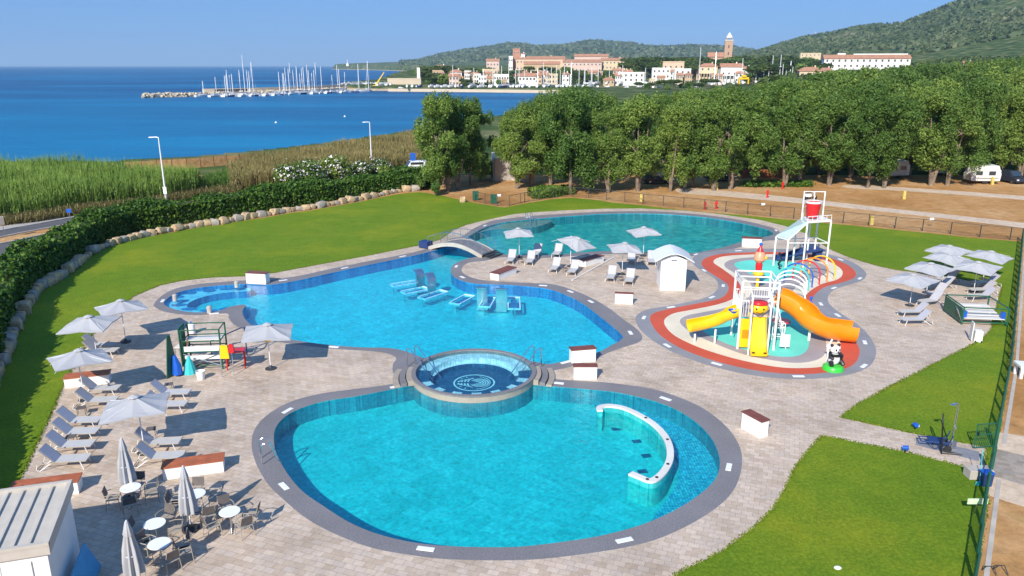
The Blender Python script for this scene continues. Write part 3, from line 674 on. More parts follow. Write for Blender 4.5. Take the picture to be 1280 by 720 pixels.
# sea
m, nt, b = nodes('sea_water'); p = pos(nt)
mp = nt.nodes.new('ShaderNodeMapping'); mp.inputs['Scale'].default_value = (.22, 1.0, 1.0); nt.links.new(p, mp.inputs[0])
a1 = tex(nt, 'Noise', .009, mp.outputs[0], Detail=6, Roughness=.6); a2 = tex(nt, 'Noise', .5, mp.outputs[0], Detail=6, Roughness=.65)
sy = nt.nodes.new('ShaderNodeSeparateXYZ'); nt.links.new(p, sy.inputs[0])
base = ramp(nt, a1.outputs[0], [(.40, (.000, .045, .145)), (.5, (.000, .090, .225)), (.60, (.000, .145, .31))])
mr = nt.nodes.new('ShaderNodeMapRange'); nt.links.new(sy.outputs['Y'], mr.inputs[0]); mr.inputs[1].default_value = 620; mr.inputs[2].default_value = 130
base = mix(nt, base, (.000, .17, .35), mr.outputs[0]); 
nt.links.new(base, b.inputs['Base Color']); b.inputs['Roughness'].default_value = .35; b.inputs['Specular IOR Level'].default_value = .10
bump(nt, b, a2.outputs[0], 1.0, 1.0)
a3 = tex(nt, 'Noise', .035, mp.outputs[0], Detail=8, Roughness=.7)
nt.links.new(mix(nt, base, ramp(nt, a3.outputs[0], [(.35, (.72, .80, .85)), (.5, (1, 1, 1)), (.68, (1.2, 1.25, 1.15))]), 1.0, 'MULTIPLY'), b.inputs['Base Color'])
mb = MB(); mb.add([(-60000, -2000, SEA), (60000, -2000, SEA), (60000, 80000, SEA), (-60000, 80000, SEA)], [(0, 1, 2, 3)])
tag(mb.build('sea', m), kind='structure')
# pale foam strip at the beach is left to the sand itself

M['leaf_grass'] = leafmat('grass_blades', [(.06, .12, .006), (.10, .165, .008), (.15, .22, .015)])
# ================================================================== foliage builders
def leaf_mesh(name, P, N, size, mat, flat=.5, seed=1, aspect=1.0, drop=None):
    """P centres, N outward normals -> quads turned roughly along N"""
    g = np.random.default_rng(seed); n = len(P)
    a = g.normal(size=(n, 3)) ; nn = N * flat + a * (1 - flat); nn /= np.linalg.norm(nn, axis=1)[:, None] + 1e-9
    u = np.cross(nn, g.normal(size=(n, 3))); u /= np.linalg.norm(u, axis=1)[:, None] + 1e-9
    if drop is not None: u = u * (1 - drop) + np.array([0, 0, -1.0]) * drop; u /= np.linalg.norm(u, axis=1)[:, None]
    w = np.cross(nn, u); w /= np.linalg.norm(w, axis=1)[:, None] + 1e-9
    s = (size * g.uniform(.6, 1.35, n))[:, None]
    A = P - u * s; B = P + w * s * .5 / aspect; C = P + u * s; D = P - w * s * .5 / aspect
    v = np.stack([A, B, C, D], 1).reshape(-1, 3)
    me = bpy.data.meshes.new(name); me.vertices.add(n * 4); me.vertices.foreach_set('co', v.ravel())
    me.loops.add(n * 4); me.loops.foreach_set('vertex_index', np.arange(n * 4, dtype=np.int32)); me.polygons.add(n)
    me.polygons.foreach_set('loop_start', np.arange(0, n * 4, 4, dtype=np.int32)); me.update(calc_edges=True)
    at = me.attributes.new('tint', 'FLOAT', 'FACE'); at.data.foreach_set('value', g.uniform(0, 1, n).astype(np.float32))
    me.materials.append(mat); return me
def lobes_points(lobes, n, g, inner=.55):
    vol = np.array([l[3] * l[4] for l in lobes]) ** 1.0; vol = vol / vol.sum(); k = g.choice(len(lobes), n, p=vol)
    L = np.array(lobes)[k]; d = g.normal(size=(n, 3)); d /= np.linalg.norm(d, axis=1)[:, None]
    r = g.uniform(inner ** 2, 1.1, n) ** .5 * np.where(g.uniform(0, 1, n) > .86, g.uniform(1.0, 1.38, n), 1.0)
    bump_ = 1 + .22 * np.sin(d[:, 0] * 5 + L[:, 0] * 3) * np.sin(d[:, 1] * 6 + L[:, 1]) + .15 * np.sin(d[:, 2] * 9 + L[:, 2])
    P = L[:, :3] + d * (r * bump_)[:, None] * np.stack([L[:, 3], L[:, 3], L[:, 4]], 1)
    return P, d
def tree_meshes(kind, seed, n, leaf):
    g = np.random.default_rng(seed); rr_ = random.Random(seed)
    lobes = []; tb = MB()
    if kind == 'euc':      # unit: about 13 m tall
        ht = 13.0; nm = rr_.choice([1, 2, 2, 3]); tops = []
        lean = rr_.uniform(0, 6.28)
        for i in range(nm):
            a = lean + i * 6.28 / nm + rr_.uniform(-.5, .5); s = rr_.uniform(.8, 1.9) * (.3 if nm == 1 else 1); zt = rr_.uniform(7.5, 10.5)
            pts = [Vector((0, 0, -.3)), Vector((math.cos(a) * .2, math.sin(a) * .2, 1.4)), Vector((math.cos(a) * s * .5, math.sin(a) * s * .5, 4.2)), Vector((math.cos(a) * s, math.sin(a) * s, zt))]
            tb.tube(smooth_loop(pts, 4, False), .2, 8, radii=list(np.linspace(.27, .05, 13))); tops.append((a, s, zt))
            for j in range(4):
                z = rr_.uniform(3.5, 7.5); q = rr_.uniform(0, 6.28); L = rr_.uniform(1.0, 1.7); bx = math.cos(a) * s * z / zt; by = math.sin(a) * s * z / zt
                tb.tube([(bx, by, z), (bx + math.cos(q) * L * .5, by + math.sin(q) * L * .5, z + .9), (bx + math.cos(q) * L, by + math.sin(q) * L, z + 1.5)], .06, 5, radii=[.1, .06, .03])
        for a, s, zt in tops:
            for j in range(26 // nm):
                z = rr_.uniform(2.9, ht - 1.0); wd = (2.6 if nm > 1 else 3.1) * math.sin(min(1, (z - 1.2) / 9.6) * 2.6) + .6
                q = rr_.uniform(0, 6.28); rad = rr_.uniform(.2, 1) * wd
                lobes.append((math.cos(a) * s * .8 + math.cos(q) * rad, math.sin(a) * s * .8 + math.sin(q) * rad, z, rr_.uniform(.6, 1.25), rr_.uniform(.8, 1.9)))
        lobes.append((rr_.uniform(-.5, .5), rr_.uniform(-.5, .5), ht - 1.4, 1.3, 1.4))
        mat = M['leaf_euc']; drop = .35; fl = .55; asp = 1.1
    elif kind == 'pine':
        tb.tube([(0, 0, -1), (.1, 0, 3), (.3, .2, 6.5)], .25, 7, radii=[.3, .22, .15])
        for j in range(9):
            q = rr_.uniform(0, 6.28); rad = rr_.uniform(0, 2.8)
            lobes.append((math.cos(q) * rad, math.sin(q) * rad, 7 + rr_.uniform(-.5, .8) - rad * .15, rr_.uniform(1.2, 1.8), rr_.uniform(.8, 1.2)))
            tb.tube([(.2, .1, 5), (math.cos(q) * rad, math.sin(q) * rad, 6.8)], .08, 5)
        mat = M['leaf_pine']; drop = None; fl = .5; asp = .8
    else:
        tb.tube([(0, 0, -1), (0, .1, 2.5), (.1, 0, 4)], .2, 7, radii=[.25, .2, .12])
        for j in range(8):
            q = rr_.uniform(0, 6.28); rad = rr_.uniform(0, 1.8)
            lobes.append((math.cos(q) * rad, math.sin(q) * rad, rr_.uniform(2.2, 5.2), rr_.uniform(1.1, 1.7), rr_.uniform(1.0, 1.6)))
        mat = M['leaf_euc']; drop = None; fl = .5; asp = .8
    P, N = lobes_points(lobes, n, g)
    crown = leaf_mesh('crown', P, N, leaf, mat, fl, seed, asp, drop)
    to_ = tb.build('trunk', M['bark'] if kind == 'euc' else M['bark_d'], smooth=True); trunk = to_.data; bpy.data.objects.remove(to_)
    return trunk, crown
TREE = {}
def tree(kindkey, name, label, loc, sc, rz, group):
    trunk, crown = TREE[kindkey]
    t = thing(name, label, 'tree', loc, rz, group); t.scale = sc if isinstance(sc, tuple) else (sc,) * 3
    for nm, me_ in (('trunk', trunk), ('crown', crown)):
        o = bpy.data.objects.new(nm, me_); COL.objects.link(o); o.parent = t
    return t
for k in range(5): TREE['e%d' % k] = tree_meshes('euc', 11 + k, 19000, .16)
for k in range(4): TREE['f%d' % k] = tree_meshes('euc', 31 + k, 6000, .26)
for k in range(3): TREE['p%d' % k] = tree_meshes('pine', 51 + k, 1500, .45)
for k in range(2): TREE['b%d' % k] = tree_meshes('bush', 61 + k, 1400, .40)

# grove of the two tall trees left of the yard
grove = [(545, 243, 1.0, 'e0', .9), (560, 240, 1.0, 'e1', .95), (572, 237, .95, 'e2', .97), (588, 232, .9, 'e3', .95), (553, 231, .9, 'e4', .9), (600, 226, .8, 'e0', .85)]
for i, (a, b_, s, k, w) in enumerate(grove):
    p = G(a, b_); tree(k, 'eucalyptus_tree', '%s eucalyptus from the left in the clump between the hedge and the dirt yard' % nth(i if i < 4 else i), p, (s * w * 1.0, s * w * 1.0, s * .97), rnd.uniform(0, 6.28), 'eucalyptus clump at the end of the hedge')
front = [(646,236,.80),(664,233,.92),(688,231,.95),(713,243,1.0),(735,229,.95),(760,241,.86),(797,239,.95),(838,239,.92),(855,237,.9),(865,234,.88),(892,238,.90),(913,236.5,1.0),(938,222,1.0),(957,216,1.0),(981,233.5,.92),(998,229,.96),(1036,232,1.0),(1063,223,1.02),(1084,235,1.0),(1105,235,1.02),(1135,221,1.0),(1164,232,1.02),(1184,232,1.02),(1210,226,1.05),(1248,222,1.05),(1275,224,1.05)]
for i, (a, b_, s) in enumerate(front):
    p = G(a, b_); s *= rnd.uniform(.94, 1.04)
    tree('e%d' % (i % 5), 'eucalyptus_tree', '%s eucalyptus from the left in the front row along the bare earth' % nth(i), p, (s * rnd.uniform(.95, 1.3), s * rnd.uniform(.95, 1.3), s), rnd.uniform(0, 6.28), 'eucalyptus in the front row of the wood')
# wood behind
LINE = [(628,150),(645,128),(690,112),(720,107),(745,108),(775,128),(800,122),(830,118),(862,113),(900,108),(925,112),(938,121),(955,106),(975,101),(1000,97),(1040,88),(1100,85),(1150,81),(1200,77),(1290,71),(1400,68)]
lx, ly = zip(*LINE); cnt = 0; used = []
tries = 0; wg = random.Random(5)
while cnt < 235 and tries < 20000:
    tries += 1
    D = math.exp(wg.uniform(math.log(118), math.log(430))); px = wg.uniform(640, 1360); X = colx(px, D)
    if D > 175 and px < 800: continue
    if D > 140 and px < 700: continue
    mind = 5.2 if D < 200 else 7.5
    if any((X - ux) ** 2 + (D - uy) ** 2 < mind ** 2 for ux, uy in used): continue
    z = gz(X, D); hgt = wg.uniform(.88, 1.12)
    top = z + 13.3 * hgt; dep = math.atan((H - top) / D); pt = 360 - FPX * math.tan(PITCH - dep)
    lim = np.interp(px, lx, ly)
    if pt < lim - 1.5: 
        hgt2 = (H - math.tan(PITCH - math.atan((360 - lim) / FPX)) * D - z) / 13.3
        if hgt2 < .62: continue
        hgt = hgt2
    used.append((X, D)); cnt += 1
    zone = 'left' if px < 820 else 'middle' if px < 1040 else 'right'
    dz = 'just behind the front row' if D < 150 else 'deep in the wood' if D < 250 else 'at the far back of the wood'
    k = ('e%d' % wg.randint(0, 4)) if D < 150 else 'f%d' % wg.randint(0, 3)
    tree(k, 'eucalyptus_tree', 'eucalyptus %s in its %s part' % (dz, zone), (X, D, z), (hgt * wg.uniform(.95, 1.2), hgt * wg.uniform(.95, 1.2), hgt), wg.uniform(0, 6.28), 'eucalyptus %s, %s part' % (dz, zone))
# far wooded plain that reads as one mass
g = np.random.default_rng(3); n = 60000
D = np.exp(g.uniform(math.log(430), math.log(1500), n)); px = g.uniform(930, 1500, n); X = (px - 640) / 999.5 * D
keep = np.sin(X / 31) + np.sin(D / 47 + X / 90) > -1.2; D, X = D[keep], X[keep]
Z = height(X, D) + g.uniform(1, 1, len(X)) * (3.0 + 4.5 * np.abs(np.sin(X / 6.1) * np.sin(D / 7.3))) * g.uniform(.35, 1, len(X))
pxk = 640 + 999.5 * X / D; lim = np.interp(pxk, lx, ly) - 2
Zmax = H + D * np.tan(np.arctan((360 - lim) / FPX) - PITCH); k = (Z < Zmax + 3) ; X, D, Z = X[k], D[k], Z[k]
me = leaf_mesh('distant_wood', np.stack([X, D, Z], -1), np.tile([0, 0, 1.0], (len(X), 1)), 2.0, M['leaf_pine'], .3, 9, .7)
o = bpy.data.objects.new('distant_wood', me); COL.objects.link(o); tag(o, 'distant green wood covering the plain below the right hill', 'wood', kind='stuff')

o = bpy.data.objects.new('lawn_fringe', leaf_mesh('lawn_fringe', EDGEP, np.tile([0, 0, 1.0], (len(EDGEP), 1)), .032, M['leaf_grass'], .3, 5, .5)); COL.objects.link(o); tag(o, 'ragged grass fringe where the lawn meets the paving', 'grass', kind='stuff')
# woods on the hillsides
g = np.random.default_rng(8)
def hillwood(name, n, p0, p1, r0, r1, size, seed, label):
    px = g.uniform(p0, p1, n); D = np.exp(g.uniform(math.log(r0), math.log(r1), n)); X = (px - 640) / 999.5 * D
    pat = np.sin(X / 97 + D / 210) + np.sin(D / 83 - X / 140) + .6 * np.sin(X / 31) + g.normal(0, .5, n); k = pat > -.75
    X, D = X[k], D[k]; Z = height(X, D)
    zz = np.array([noise.noise(Vector((a, b, 0)) / 330) * 16 + noise.noise(Vector((a, b, 0)) / 120) * 7 + noise.noise(Vector((a, b, 0)) / 45) * 3.5 for a, b in zip(X, D)])
    Z = Z + zz * np.clip((np.hypot(X, D) - 900) / 1500, 0, 1) * np.clip(Z / 90, .05, 1) + g.uniform(0, 1, len(X)) * size * .55
    k = Z > 18; me = leaf_mesh(name, np.stack([X, D, Z], -1)[k], np.tile([0, -.3, 1.0], (k.sum(), 1)), size, M['leaf_hill'], .35, seed, .7)
    o = bpy.data.objects.new(name, me); COL.objects.link(o); tag(o, label, 'scrub', kind='stuff')
hillwood('hillside_scrub', 60000, 930, 1480, 1050, 2750, 5.0, 21, 'dark scrub and trees covering the big hill at the right')
hillwood('hillside_scrub', 26000, 500, 1010, 3300, 4900, 10.0, 22, 'dark scrub covering the low far hills behind the town')

# hedge, as leaf clumps round a dark twiggy core
def hedge(name, pxs, wid, ht, n, label, mat='leaf_dark', seed=4, leaf=.16, shift=0.0):
    c = resample(smooth_loop(W(pxs), 5, False), .4); t = thing(name, label, 'hedge', (0, 0, 0))
    MB().strip(c, wid * .72, -.1, ht * .82).build('twigs', M['bark_d'], t)
    g = np.random.default_rng(seed); C = np.array([(p.x, p.y) for p in c]); T = np.gradient(C, axis=0); T /= np.linalg.norm(T, axis=1)[:, None]
    i = g.integers(0, len(C), n); th = g.uniform(-.25, math.pi + .25, n); rx = np.abs(np.cos(th)) ** .5 * np.sign(np.cos(th)); rz = np.clip(np.sin(th), 0, 1) ** .6
    lum = 1 + .10 * np.sin(i * .37) + .10 * np.sin(i * .13 + 1) + g.uniform(-.12, .10, n)
    off = rx * wid / 2 * lum; z = np.where(rz > .02, rz * ht * lum, 0) * g.uniform(.75, 1.02, n); side = np.abs(rx) > .8
    z = np.where(side, g.uniform(0, 1, n) * ht * .85, z)
    Nn = np.stack([-T[i, 1], T[i, 0]], 1); P = np.stack([C[i, 0] + Nn[:, 0] * off + T[i, 0] * g.uniform(-.3, .3, n), C[i, 1] + Nn[:, 1] * off + T[i, 1] * g.uniform(-.3, .3, n), z], 1)
    N = np.stack([Nn[:, 0] * rx, Nn[:, 1] * rx, np.clip(np.sin(th), .1, 1)], 1)
    me = leaf_mesh('leaves', P, N, leaf, M[mat], .5, seed, .8); o = bpy.data.objects.new('leaves', me); COL.objects.link(o); o.parent = t
    return t
hedge('clipped_hedge', [(-170,760),(-110,600),(-60,500),(-30,440),(-8,400),(12,372),(35,352),(66,334),(96,312),(126,298),(165,287),(205,281),(260,272.5),(330,261.5),(400,250.5),(460,242),(510,235.5),(540,231)], 2.6, 2.5, 95000, 'long dark green hedge behind the row of boulders, from left edge to tall trees')
hedge('low_hedge', [(665,247),(680,246),(700,243),(714,241.5)], 1.8, 1.1, 5000, 'low green hedge inside the dark mesh fence below the eucalyptus trunks', seed=8)
# boulders
def rock(seed):
    bm = bmesh.new(); bmesh.ops.create_icosphere(bm, subdivisions=3, radius=.5)
    for v in bm.verts:
        c = v.co.copy(); d = noise.noise(c * 2.2 + Vector((seed * 9, 0, 0))) * .28 + noise.noise(c * 5 + Vector((0, seed * 5, 0))) * .14
        c *= 1 + d; c.x = max(min(c.x, .40 + .1 * c.y), -.40 + .1 * c.z); c.y = max(min(c.y, .36 - .15 * c.z), -.38); c.z = max(min(c.z, .33 + .12 * c.x), -.4); v.co = c
    me = bpy.data.meshes.new('boulder'); bm.to_mesh(me); bm.free(); me.materials.append(M['stone' if seed % 3 else 'stone2']); return me
RK = [rock(i) for i in range(6)]
bl = resample(smooth_loop(W([(519,238.5),(495,241),(465,247.5),(443,252),(417,256.5),(390,261.3),(364,264.5),(337,269.5),(300,275.5),(277,280),(255,282.3),(220,288.5),(185,295),(165,300),(140,306.5),(120,315),(107,324),(92,336),(77,347),(62,356.5),(47.5,364),(35,384),(20,411),(7.5,443),(-10,482),(-45,545)]), 5, False), .2)
i = 0; s = 0; L = [0]
kk = 0
while i < len(bl) - 8:
    sz = rnd.uniform(.75, 1.4); p = bl[i]; q = bl[min(i + 4, len(bl) - 1)]; an = math.atan2(q.y - p.y, q.x - p.x)
    o = bpy.data.objects.new('boulder', RK[kk % 6]); COL.objects.link(o); o.location = (p.x, p.y, sz * .27)
    o.scale = (sz * rnd.uniform(1.0, 1.15), sz * .85, sz * rnd.uniform(.75, 1.05)); o.rotation_euler = (rnd.uniform(-.2, .2), rnd.uniform(-.2, .2), an + rnd.uniform(-.3, .3))
    tag(o, '%s %s boulder from the far end of the rock row edging the lawn' % (nth(kk), 'tan' if (kk % 6) % 3 else 'grey'), 'boulder', 'limestone boulders edging the lawn'); kk += 1
    i += max(4, int(sz * .9 / .2))
# cane beds (too many stalks to count)
def canes(name, poly, n, h0, h1, mat, label, seed, leanw=.5, blades=4):
    g = np.random.default_rng(seed); P = np.array([(p.x, p.y) for p in poly]); lo, hi = P.min(0), P.max(0)
    c = g.uniform(lo, hi, (n * 4, 2)); c = c[pip_np(c[:, 0], c[:, 1], P)][:n]; n = len(c); Z = height(c[:, 0], c[:, 1]); Z = np.where(Z < -3.5, 0, Z)
    Hh = g.uniform(h0, h1, n) * (1 + .18 * np.sin(c[:, 0] / 3.1) * np.sin(c[:, 1] / 2.3)); V = []; 
    for b_ in range(blades):
        f = g.uniform(.25, 1, n); an = g.uniform(0, 6.28, n); ln = g.uniform(.35, .8, n)
        b0 = np.stack([c[:, 0] + g.normal(0, .12, n), c[:, 1] + g.normal(0, .12, n), Z + Hh * f * .8], 1)
        d = np.stack([np.cos(an) * leanw, np.sin(an) * leanw, np.full(n, .8)], 1) * ln[:, None]
        w = np.stack([-np.sin(an), np.cos(an), np.zeros(n)], 1) * g.uniform(.03, .07, n)[:, None]
        V.append(np.stack([b0 - w, b0 + w, b0 + d + w * .2 - np.array([0, 0, .05]), b0 + d - w * .2], 1))
    st = np.stack([c[:, 0], c[:, 1], Z], 1); w = np.stack([np.full(n, .025), np.full(n, -.01), np.zeros(n)], 1); tp = st + np.stack([g.normal(0, .12, n), g.normal(0, .12, n), Hh], 1)
    V.append(np.stack([st - w, st + w, tp + w * .5, tp - w * .5], 1))
    v = np.concatenate(V).reshape(-1, 3); m_ = len(v) // 4
    me = bpy.data.meshes.new(name); me.vertices.add(m_ * 4); me.vertices.foreach_set('co', v.ravel()); me.loops.add(m_ * 4); me.loops.foreach_set('vertex_index', np.arange(m_ * 4, dtype=np.int32))
    me.polygons.add(m_); me.polygons.foreach_set('loop_start', np.arange(0, m_ * 4, 4, dtype=np.int32)); me.update(calc_edges=True)
    at = me.attributes.new('tint', 'FLOAT', 'FACE'); at.data.foreach_set('value', g.uniform(0, 1, m_).astype(np.float32)); me.materials.append(M[mat])
    o = bpy.data.objects.new(name, me); COL.objects.link(o); tag(o, label, 'reeds', kind='stuff')
canes('green_canes', W([(-260,300),(-60,285),(0,278),(50,272),(105,263),(150,258),(205,252),(250,244),(250,232),(205,232),(150,233),(125,226),(60,221),(0,220),(-260,230)]), 19000, 2.2, 3.7, 'leaf_cane', 'tall green canes between the road and the beach', 3)
canes('green_canes', W([(150,257),(250,243),(300,236),(360,228),(350,218),(300,223),(250,231),(150,240)]), 4500, 1.0, 1.9, 'leaf_cane', 'shorter green canes behind the lamp post and the hedge', 5)
canes('dry_canes', W([(290,240),(360,231),(430,222),(500,213),(545,207),(545,173),(500,178.5),(430,190),(380,198.5),(330,206.5),(285,215)]), 19000, 1.3, 2.6, 'leaf_dry', 'straw coloured reeds behind the flowering oleanders', 6)
canes('dry_canes', W([(0,283),(50,277),(105,268),(150,261.5),(205,255),(300,242),(300,237),(205,249),(150,256),(105,262),(50,271),(0,277)]), 3500, .3, .9, 'leaf_dry', 'strip of dry grass along the pavement of the road', 7)
# oleanders
for k, (a, b_, s) in enumerate(((362, 233, 1.0), (385, 231, 1.15), (420, 226, 1.2), (452, 221.5, .75), (476, 219, .8))):
    p = G(a, b_); t = thing('oleander_shrub', 'white flowering oleander, %s from the left behind the hedge' % nth(k), 'shrub', (p.x, p.y, 0), 0, 'flowering oleanders')
    g = np.random.default_rng(70 + k); P, N = lobes_points([(0, 0, 1.5 * s, 1.7 * s, 1.6 * s), (.9 * s, .3, 1.2 * s, 1.2 * s, 1.2 * s), (-.9 * s, 0, 1.3 * s, 1.2 * s, 1.2 * s)], 3500, g)
    P[:, 2] = np.maximum(P[:, 2], .1)
    for nm, me in (('leaves', leaf_mesh('leaves', P, N, .16, M['leaf_dark'], .5, k)), ('flowers', leaf_mesh('flowers', P[:420] * np.array([1.06, 1.06, 1.04]), N[:420], .14, M['flower'], .8, k, .6))):
        o = bpy.data.objects.new(nm, me); COL.objects.link(o); o.parent = t
    MB().tube([(0, 0, 0), (.1, 0, 1.4)], .08, 6).build('stems', M['bark_d'], t)
# understory bushes at the clump of trees
for k, (a, b_, s) in enumerate(((527, 238, .34), (545, 245, .30), (602, 224, .42), (615, 222, .38), (535, 229, .42), (556,222,.45), (480, 226, .35))):
    p = G(a, b_); tree('b%d' % (k % 2), 'leafy_bush', '%s low bush round the feet of the tall clump of eucalyptus' % nth(k), p, s, k, 'bushes round the tall clump')
for o in bpy.data.objects:
    if o.get('category') == 'tree' and o.name.startswith('leafy_bush'): o['category'] = 'bush'
# ================================================================== harbour and town
wallc = {}
def wallmat(key, col):
    if key not in wallc: wallc[key] = simple('wall_' + key, col, .85, var=.08, scale=.15)
    return wallc[key]
ROOF = simple('clay_tile_roof', (.44, .22, .13), .85, var=.25, scale=.4)
def building(name, label, px0, px1, pyt, pyb, D, col, depth=14, roof='flat', wins=(5, 2), group='houses of the seaside town', cat='house', porch=False, chimney=True):
    """surveyed: left/right columns, eaves and base rows of the front, at distance D"""
    cx = (px0 + px1) / 2; X = colx(cx, D); w = (px1 - px0) / 999.5 * D
    zt = AT(cx, pyt, D).z; zb = AT(cx, pyb, D).z; hh = zt - zb; an = -math.atan2(X, D) * .6
    t = thing(name, label, cat, (X, D, zb), an, group)
    wm = wallmat(*col)
    MB().box((0, depth / 2, hh / 2 - 6), (w, depth, hh + 12)).build('wall', wm, t)
    if roof == 'flat':
        mb = MB(); mb.box((0, depth / 2, hh + .12), (w + .5, depth + .5, .24)); mb.box((0, .15, hh + .55), (w + .3, .25, .7)); mb.build('roof', wm, t)
    else:
        rh = min(3.0, depth * .22) if roof == 'gable' else min(2.6, w * .2)
        y0, y1 = -.6, depth + .6; x0, x1 = -w / 2 - .6, w / 2 + .6; ym = depth / 2; i = 0 if roof == 'gable' else min(w * .3, depth * .5)
        vs = [(x0, y0, hh), (x1, y0, hh), (x1, y1, hh), (x0, y1, hh), (x0 + i, ym, hh + rh), (x1 - i, ym, hh + rh), (x0, y0, hh - .25), (x1, y0, hh - .25), (x1, y1, hh - .25), (x0, y1, hh - .25)]
        r = MB().add(vs, [(0, 1, 5, 4), (2, 3, 4, 5), (1, 2, 5), (3, 0, 4), (0, 6, 7, 1), (1, 7, 8, 2), (2, 8, 9, 3), (3, 9, 6, 0), (6, 9, 8, 7)]).build('roof', ROOF, t)
        if chimney and w < 60: MB().box((w * .22, ym, hh + rh + .2), (.9, .9, 1.8)).build('chimney', wm, r)
    nx, nz = wins
    for iz in range(nz):
        for ix in range(nx):
            x = -w / 2 + w * (ix + .5) / nx; z = hh * (iz + .55) / nz; ww = min(1.3, w / nx * .5); wh = min(1.6, hh / nz * .55)
            f = MB().box((x, -.03, z), (ww + .3, .1, wh + .3)).build('window', wallmat('trim', (.62, .60, .55)), t)
            MB().box((x, -.1, z), (ww, .06, wh)).build('pane', M['shutter'], f)
    if porch:
        mb = MB(); mb.box((0, -2.2, hh * .42), (w, 4, .35))
        for k in range(6): mb.box((-w / 2 + w * (k + .5) / 6, -4, hh * .21 - 2), (.5, .5, hh * .42 + 4))
        mb.build('porch', wm, t)
    return t
WH = ('white', (.74, .73, .70)); PE = ('peach', (.64, .47, .33)); CR = ('cream', (.62, .50, .33)); PK = ('pink', (.62, .46, .39)); TN = ('tan', (.50, .36, .22)); BR = ('brick', (.42, .22, .15))
B = 'long orange roofed barracks complex above the harbour'
building('barracks_wing', 'long peach barracks wing with orange roof beside the red tower', 645, 706, 73.5, 90, 930, PE, 18, 'gable', (14, 2), B, 'building')
building('barracks_wing', 'front low peach wing with red tiled roof right of the brick tower', 655, 700, 80, 96, 900, TN, 14, 'gable', (9, 1), B, 'building')
building('barracks_wing', 'pink barracks wing with small windows and orange roof at the right of the complex', 704, 752, 77.5, 91, 920, PK, 20, 'gable', (10, 2), B, 'building')
building('barracks_wing', 'right end of the barracks, cream walled with orange roof', 752, 784, 75.5, 88, 925, CR, 20, 'gable', (7, 2), B, 'building')
building('barracks_wing', 'rear barracks range whose pale roof shows above the front wings', 718, 760, 70.5, 86, 975, PK, 16, 'gable', (8, 1), B, 'building')
building('square_tower', 'square reddish brick tower at the left end of the barracks', 641, 650, 61.5, 88, 940, BR, 9, 'flat', (2, 3), B, 'tower')
t = building('chapel_tower', 'small white chapel tower next to the reddish brick tower', 651, 656, 67, 88, 935, WH, 6, 'hip', (1, 2), B, 'tower')
building('white_annex', 'narrow white block left of the brick tower', 636, 641, 71, 90, 930, WH, 8, 'flat', (2, 2), B, 'building')
building('white_villa', 'small white house with pale roof among trees left of the barracks', 562, 577, 90, 97, 700, WH, 10, 'hip', (3, 1))
building('pale_cottage', 'pale cottages half hidden by trees at the left of the town', 540, 560, 84.5, 90, 820, WH, 10, 'hip', (4, 1))
building('tan_block', 'tan two storey block near the quay left of the palms', 603, 622, 87.5, 100, 690, CR, 12, 'flat', (4, 2))
building('pink_house', 'pink house with tiled roof on the slope left of the tower', 608, 624, 76, 86, 880, PK, 10, 'gable', (4, 1))
building('white_pavilion', 'long low white building behind the moored boats', 617, 636, 94, 102, 640, WH, 9, 'flat', (6, 1))
building('white_pavilion', 'low white pavilion with awnings behind the quay', 648, 670, 95, 103, 640, WH, 9, 'hip', (5, 1))
building('red_trim_house', 'narrow white house with red balcony near the quay', 703, 712, 92.5, 103, 640, WH, 8, 'hip', (2, 2))
building('white_villa', 'white arched villa with terrace in the middle of the town', 773, 806, 91.5, 103, 640, WH, 12, 'flat', (5, 2))
building('white_villa', 'white villa with roof terrace left of the peach house', 816, 838, 86, 99, 680, WH, 12, 'flat', (4, 2))
building('peach_house', 'peach upper house with parapet behind the white villas', 829, 855, 78, 90, 730, PE, 12, 'flat', (4, 1))
building('white_villa', 'white cubic villa right of the peach house', 844, 864, 87, 101, 660, WH, 12, 'flat', (3, 2))
building('beige_villa', 'beige villa with hipped roof and balcony', 875, 897, 83, 98, 680, CR, 12, 'hip', (3, 2), porch=True)
building('white_pillar_house', 'white house on arches with red tiled roof right of the beige villa', 902, 929, 83.5, 102, 670, WH, 13, 'gable', (4, 1), porch=True)
building('white_cottage', 'small white cottage right of the arched house', 929, 940, 86, 97, 690, WH, 9, 'gable', (2, 1))
building('white_pillar_house', 'white house on stilts behind the dry docked masts', 961, 985, 84, 98, 690, WH, 12, 'flat', (4, 2), porch=True)
building('orange_roof_house', 'cream house with orange roof just left of the hotel', 1001, 1028, 88.5, 99, 560, CR, 12, 'hip', (3, 1))
building('orange_roof_house', 'small annex with orange roof touching the cream house', 1026, 1042, 88, 97, 570, PK, 10, 'hip', (2, 1))
building('hotel', 'long white three storey hotel with recessed balconies above the wood', 1033, 1133, 73, 92, 640, WH, 16, 'gable', (14, 3), 'hotel on the slope', 'hotel')
building('hotel_penthouse', 'white rooftop block along the top of the hotel', 1068, 1130, 68.5, 73, 652, WH, 8, 'flat', (8, 1), 'hotel on the slope', 'building')
building('hotel_penthouse', 'small white lift block on the left of the hotel roof', 1046, 1055, 68, 73, 652, WH, 6, 'flat', (1, 1), 'hotel on the slope', 'building')
building('hill_cottage', 'tiny white cottage above the wood at the right', 1205, 1216, 79, 84, 700, WH, 8, 'gable', (2, 1))
building('hill_villa', 'pale flat villa low on the slope left of the hill mast', 1000, 1024, 67, 71, 1100, CR, 10, 'flat', (5, 1))
